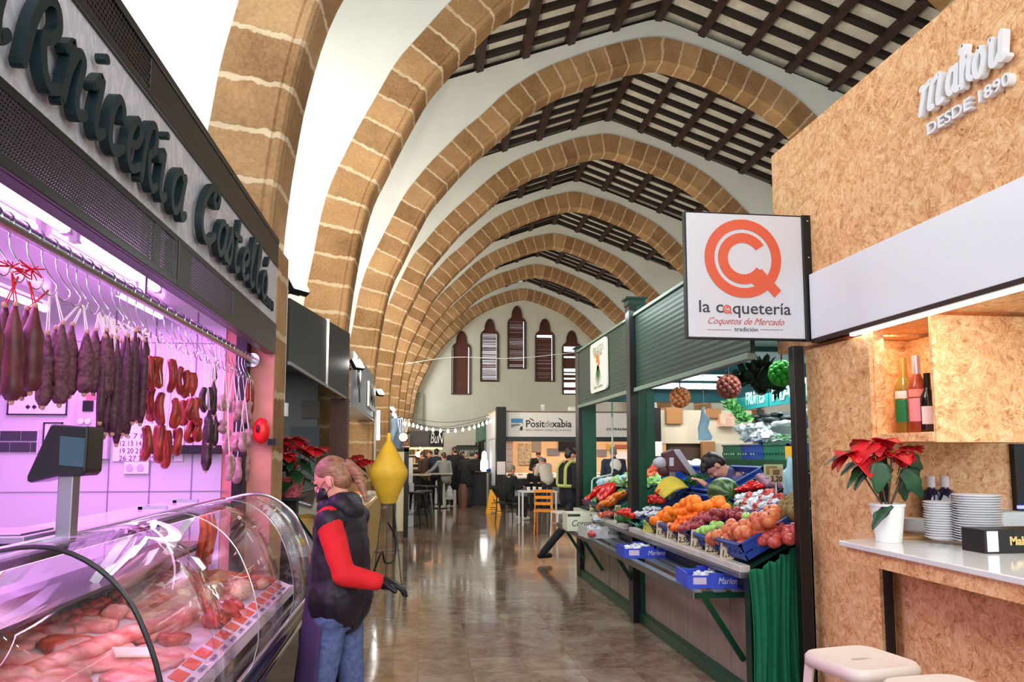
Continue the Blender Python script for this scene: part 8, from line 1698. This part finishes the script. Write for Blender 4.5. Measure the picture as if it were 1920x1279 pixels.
# --- seated pair
SIT = dict(pel=(0, -.02, .52), che=(0, .0, .82), nec=(0, .03, 1.05), hed=(0, .07, 1.18), sl=(-.18, .02, 1.0), sr=(.18, .02, 1.0), el=(-.24, .06, .74), er=(.24, .06, .74), wl=(-.14, .28, .78), wr=(.14, .28, .78), hl=(-.1, .02, .50), hr=(.1, .02, .50), kl=(-.11, .42, .50), kr=(.11, .42, .50), al=(-.11, .38, .09), ar=(.11, .38, .09))
p = atZ(955, 978, 0); person('grey-haired man in a dark jacket seated on the wicker chair by the black post', (p.x+.02, p.y+.2, 0), R(-58), SIT, cloth('black', rgb(26, 27, 32)), cloth('charcoal', rgb(44, 44, 50)), M_HAIRG, h=1.76, group='people seated at the café table', shoes=M_WHITE)
p = atZ(1006, 958, 0); person('fair-haired woman in black seated behind the white café table, facing the viewer', (p.x+.05, p.y+.5, 0), R(170), SIT, cloth('black', rgb(26, 27, 32)), cloth('charcoal', rgb(44, 44, 50)), M_HAIRN, h=1.70, hairstyle='long', group='people seated at the café table')
# --- people at the fish counter
p = atZ(1022, 960, 0); person('customer in a pale quilted jacket bending at the fish counter', (atY(1026, 900, 20.6).x, 20.6, 0), R(20), dict(che=(0, .12, 1.20), nec=(0, .26, 1.36), hed=(0, .34, 1.44), sl=(-.18, .2, 1.32), sr=(.18, .2, 1.32), wl=(-.1, .45, 1.05), wr=(.1, .45, 1.05), el=(-.24, .25, 1.08), er=(.24, .25, 1.08)), mat('pale_puffer', rgb(206, 200, 190), .6, bump=.6, bscale=14), cloth('charcoal', rgb(44, 44, 50)), M_HAIRG, h=1.66, bulk=1.15)
person('fishmonger in a black shirt with a white apron strap behind the fish counter', (atY(1010, 880, YP+1.4).x, YP+1.5, 0), R(175), dict(wl=(-.1, .3, 1.1), wr=(.1, .32, 1.1), el=(-.25, .08, 1.12), er=(.25, .08, 1.12), hed=(0, .1, 1.57)), cloth('black', rgb(26, 27, 32)), cloth('charcoal', rgb(44, 44, 50)), M_HAIRN, h=1.72, mask=M_MASK, extra=lambda t, P, H_, q: setattr((lambda mb: (mb.tube([P['nec']+Vector((-.08, .09, 0)), P['che']+Vector((-.1, .14, 0)), P['pel']+Vector((-.1, .14, 0))], .02, 6), mb.build('apron_strap', M_WHITE))[1])(MB()), 'parent', t))
M_NAVW = cloth('navy_white', rgb(44, 56, 76))
def wpatch(t, P, H_, q): bobj('white_back_panel', [('e', P['che']+Vector((0.03, -.09, .10)), (.13, .05, .15))], M_WHITE, t, .012, 2)
person('grey-haired man in a navy jacket with a white back panel, behind the fruit stall', (atY(1151, 900, 15.5).x, 15.5, 0), R(-8), dict(hed=(0, .08, 1.60)), M_NAVW, cloth('charcoal', rgb(44, 44, 50)), M_HAIRG, h=1.74, extra=wpatch, bulk=1.08)
person('person in a dark jacket half hidden by the middle green post', (atY(1192, 900, 14.5).x, 14.5, 0), R(80), dict(wl=(-.1, .35, 1.1), el=(-.24, .1, 1.12)), cloth('navy', rgb(34, 40, 60)), cloth('charcoal', rgb(44, 44, 50)), M_HAIRD, h=1.74)
person('dark-clothed shopper with long hair between the middle post and the scale', (atY(1218, 890, 14.8).x, 14.8, 0), R(150), {}, cloth('black', rgb(26, 27, 32)), cloth('black', rgb(26, 27, 32)), M_HAIRN, h=1.62, hairstyle='long')
# --- group at the far bar
GB = 'drinkers standing at the far bar'
def far(label, px, Y, rz, j, top, bottom, hair, h, **kw): q = atY(px, 900, Y); return person(label, (q.x, Y, 0), R(rz), j, top, bottom, hair, h=h, vx=.016, group=GB, **kw)
far('woman in a light grey sweater and dark jeans reaching to the bar table, white shoes', 832, 22.3, 25, dict(wl=(-.48, .22, 1.10), el=(-.36, .06, 1.2), pel=(.04, -.04, .92), kr=(.16, .05, .5), ar=(.2, .1, .09)), cloth('light_grey', rgb(150, 152, 154)), cloth('dark_jeans', rgb(66, 66, 74)), M_HAIRN, 1.64, shoes=M_WHITE)
far('tall person in a long black coat behind the grey-sweater woman', 853, 23.2, 10, {}, cloth('black', rgb(26, 27, 32)), cloth('black', rgb(26, 27, 32)), M_HAIRD, 1.82, coat=.75, bulk=1.15)
far('white-haired person in a dark coat at the dark counter', 875, 22.6, -30, dict(wl=(-.1, .3, 1.1), wr=(.1, .3, 1.1)), cloth('black', rgb(26, 27, 32)), cloth('charcoal', rgb(44, 44, 50)), M_HAIRG, 1.68, coat=.4)
far('person in a brown jacket leaning at the bar under the black sign', 793, 22.6, 60, dict(wl=(-.1, .3, 1.1), wr=(.1, .3, 1.1)), cloth('brown', rgb(84, 66, 56)), cloth('black', rgb(26, 27, 32)), M_HAIRN, 1.68)
far('dark-coated man between the brown jacket and the grey sweater', 818, 23.4, -20, {}, cloth('navy', rgb(34, 40, 60)), cloth('black', rgb(26, 27, 32)), M_HAIRD, 1.76, bulk=1.1)
far('person in a maroon jacket deep in the bar group', 806, 24.0, 150, {}, cloth('maroon', rgb(110, 50, 44)), cloth('black', rgb(26, 27, 32)), M_HAIRN, 1.70)
far('small dark-haired person far behind the group near the red sign', 868, 27, 180, {}, cloth('black', rgb(26, 27, 32)), cloth('black', rgb(26, 27, 32)), M_HAIRD, 1.68)
far('person in dark clothes beyond the dark counter', 893, 26, 160, {}, cloth('charcoal', rgb(44, 44, 50)), cloth('black', rgb(26, 27, 32)), M_HAIRD, 1.66)
mb = MB(); q_ = atY(843, 925, 22.2); prof = [(0, -.2), (.11, -.18), (.14, -.05), (.08, .12), (.03, .22), (0, .24)]; mb.lathe(prof, q_, 14, sy=.6); tag(mb.build('white_bag', M_PLB, loc=q_), 'white carrier bag held by the grey-sweater woman', 'bag')
# ================================================================== POINSETTIAS
M_BRACT = mat('red_bract', rgb(206, 24, 34), .45, col2=rgb(170, 16, 30), vscale=8, sss=.1); M_PLEAF = mat('poinsettia_leaf', rgb(34, 84, 44), .4, col2=rgb(26, 58, 34), vscale=10); M_STEM = mat('brown_stem', rgb(96, 74, 50), .7); M_SOIL = mat('dark_soil', rgb(40, 30, 24), .9)
def leafm(mb, b, tip, w, nrm_, droop=.15, lobes=1):
    b, tip = Vector(b), Vector(tip); d = tip-b; L_ = d.length; dn = d.normalized(); n_ = (nrm_-dn*nrm_.dot(dn)).normalized(); s = dn.cross(n_); vs = []; K = 9
    for i in range(K+1):
        f = i/K; c = b+d*f-n_*(droop*L_*(f*f)); prof = sin(pi*f**.72)**.85 if 0 < f < 1 else 0; ww = w*.5*prof*(1+(.16*sin(f*pi*5) if lobes else 0))+.0006
        vs += [c-s*ww+n_*.22*ww, c-s*ww*.5+n_*.06*ww, c, c+s*ww*.5+n_*.06*ww, c+s*ww+n_*.22*ww]
    mb.add(vs, [(i*5+j, i*5+j+1, (i+1)*5+j+1, (i+1)*5+j) for i in range(K) for j in range(4)], 0, True)
def poinsettia(label, c, pot, heads, leaves, sc, potm, seed, stems=True):
    rg_ = random.Random(seed); c = Vector(c); t = thing('potted_poinsettia', label, 'plant', c); r0, r1, hh = pot
    mb = MB(); mb.lathe([(0, 0), (r0, 0), (r0*1.02, .004), (r1*.97, hh*.93), (r1*1.04, hh*.94), (r1*1.04, hh), (r1*.93, hh), (r1*.9, hh*.88), (0, hh*.88)], c, 36); mb.build('pot', potm, t, angle=35)
    mb = MB(); mb.lathe([(0, hh*.9), (r1*.91, hh*.9)], c, 20); mb.build('soil', M_SOIL, t)
    top = c+Vector((0, 0, hh*.9)); hub = []
    for (dx, dy, dz, r) in heads:
        hc = c+Vector((dx, dy, dz)); hub.append(hc); mb = MB(); mb.tube(smoothpts([top+Vector((dx*.1, dy*.1, 0)), top.lerp(hc, .5)+Vector((dx*.12, dy*.1, .0)), hc-Vector((0, 0, .01))], 4), [.005*sc]*9 if False else .0045*sc, 6); mb.build('stem', M_STEM, t)
        mb = MB(); n = 9
        for k in range(n):
            a_ = 2*pi*k/n+rg_.uniform(-.25, .25); el_ = rg_.uniform(-.55, .30); rr = r*rg_.uniform(.75, 1.1)*(1 if k % 2 else .8); tip = hc+Vector((cos(a_)*cos(el_), sin(a_)*cos(el_), sin(el_)-.05))*rr; leafm(mb, hc+Vector((cos(a_), sin(a_), 0))*.008, tip, rr*.80, Vector((0, 0, 1)), .30)
        mb.build('red_bracts', M_BRACT, t, angle=180, solid=.0012)
        mb = MB()
        for k in range(6): mb.ell(hc+Vector((rg_.uniform(-.01, .01), rg_.uniform(-.01, .01), .008))*1, .005*sc, n=8, m=6)
        mb.build('flower_buds', mat('yellow_bud', rgb(200, 190, 70), .5), t)
    for (dx, dy, dz, tx, ty, tz, w) in leaves:
        mb = MB(); b = c+Vector((dx, dy, dz)); leafm(mb, b, c+Vector((tx, ty, tz)), w, Vector((0, 0, 1)) if abs(tz-dz) < .8*Vector((tx-dx, ty-dy, 0)).length else Vector((-.3, -1, .3)), .18); mb.tube([top.lerp(b, .6), b], .0022*sc, 5); mb.build('leaf', M_PLEAF, t, angle=180, solid=.001)
    return t
# on the bar: leaves placed around the photographed outline
cb = atZ(1667, 1016, cz); cb.z = cz; Yp = cb.y
def PO(px, py, dy=0): q = atY(px, py, Yp+dy); return q-cb
heads = []
for px, py, r, dy in ((1640, 828, .145, -.03), (1672, 850, .12, -.07), (1600, 850, .13, .0), (1708, 838, .085, .03), (1700, 852, .07, -.02)):
    q = PO(px, py, dy); heads.append((q.x, q.y, q.z, r*1.15))
lv = []
for (bx_, by_, tx_, ty_, w, dy) in ((1640, 858, 1580, 905, .085, -.04), (1636, 872, 1596, 912, .08, 0), (1650, 865, 1648, 925, .10, -.10), (1690, 880, 1738, 935, .085, -.05), (1695, 850, 1735, 880, .07, .02), (1700, 865, 1725, 905, .08, .05), (1672, 948, 1630, 985, .09, -.08), (1690, 900, 1700, 940, .06, .06), (1600, 845, 1542, 862, .05, 0), (1625, 860, 1572, 882, .08, .06), (1665, 870, 1640, 905, .09, .08)):
    a = PO(bx_, by_, dy); b = PO(tx_, ty_, dy-.02); lv.append((a.x, a.y, a.z, b.x, b.y, b.z, w))
s_ = psc(cb); poinsettia('red poinsettia in a tapered white pot on the marble bar counter', cb, (22*s_, 30*s_, 71*s_), heads, lv, 1, mat('white_pot', rgb(236, 236, 232), .5), 1)
def pp(label, px, pyb, Y, s, seed, z=None):
    c = atY(px, pyb, Y); 
    if z: c.z = z
    rg_ = random.Random(seed); hd = [(-.10*s, -.06*s, .36*s, .15*s), (.08*s, -.08*s, .34*s, .15*s), (0, .05*s, .40*s, .15*s), (.17*s, .0, .33*s, .13*s), (-.02*s, -.14*s, .29*s, .13*s)]
    lf = []
    for k in range(16): a_ = k*2.4; z_ = (.30-.012*k)*s; lf.append((.05*s*cos(a_), .05*s*sin(a_), z_, .2*s*cos(a_), .2*s*sin(a_), z_-.07*s, .09*s))
    return poinsettia(label, c, (.065*s, .09*s, .14*s), hd, lf, s, mat('red_patterned_foil', rgb(160, 26, 40), .35, col2=rgb(206, 120, 124), vscale=60, spec=.7), seed)
pp('red poinsettia in dark red foil beside the pier past the meat counter', 545, 932, 5.55, 1.05, 5)
mb = MB(); q_ = atY(545, 932, 5.55); mb.box(q_.x-.10, q_.x+.12, 5.4, 5.75, q_.z-.02, q_.z); mb.box(q_.x-.05, q_.x+.05, 5.5, 5.6, 0, q_.z-.02); tag(mb.build('plant_ledge', M_DARK), 'dark pedestal that carries the poinsettia beside the pier', 'pedestal')
pp('smaller red poinsettia on the lit counter behind the seller', 668, 892, 10.6, .95, 6, 1.2)
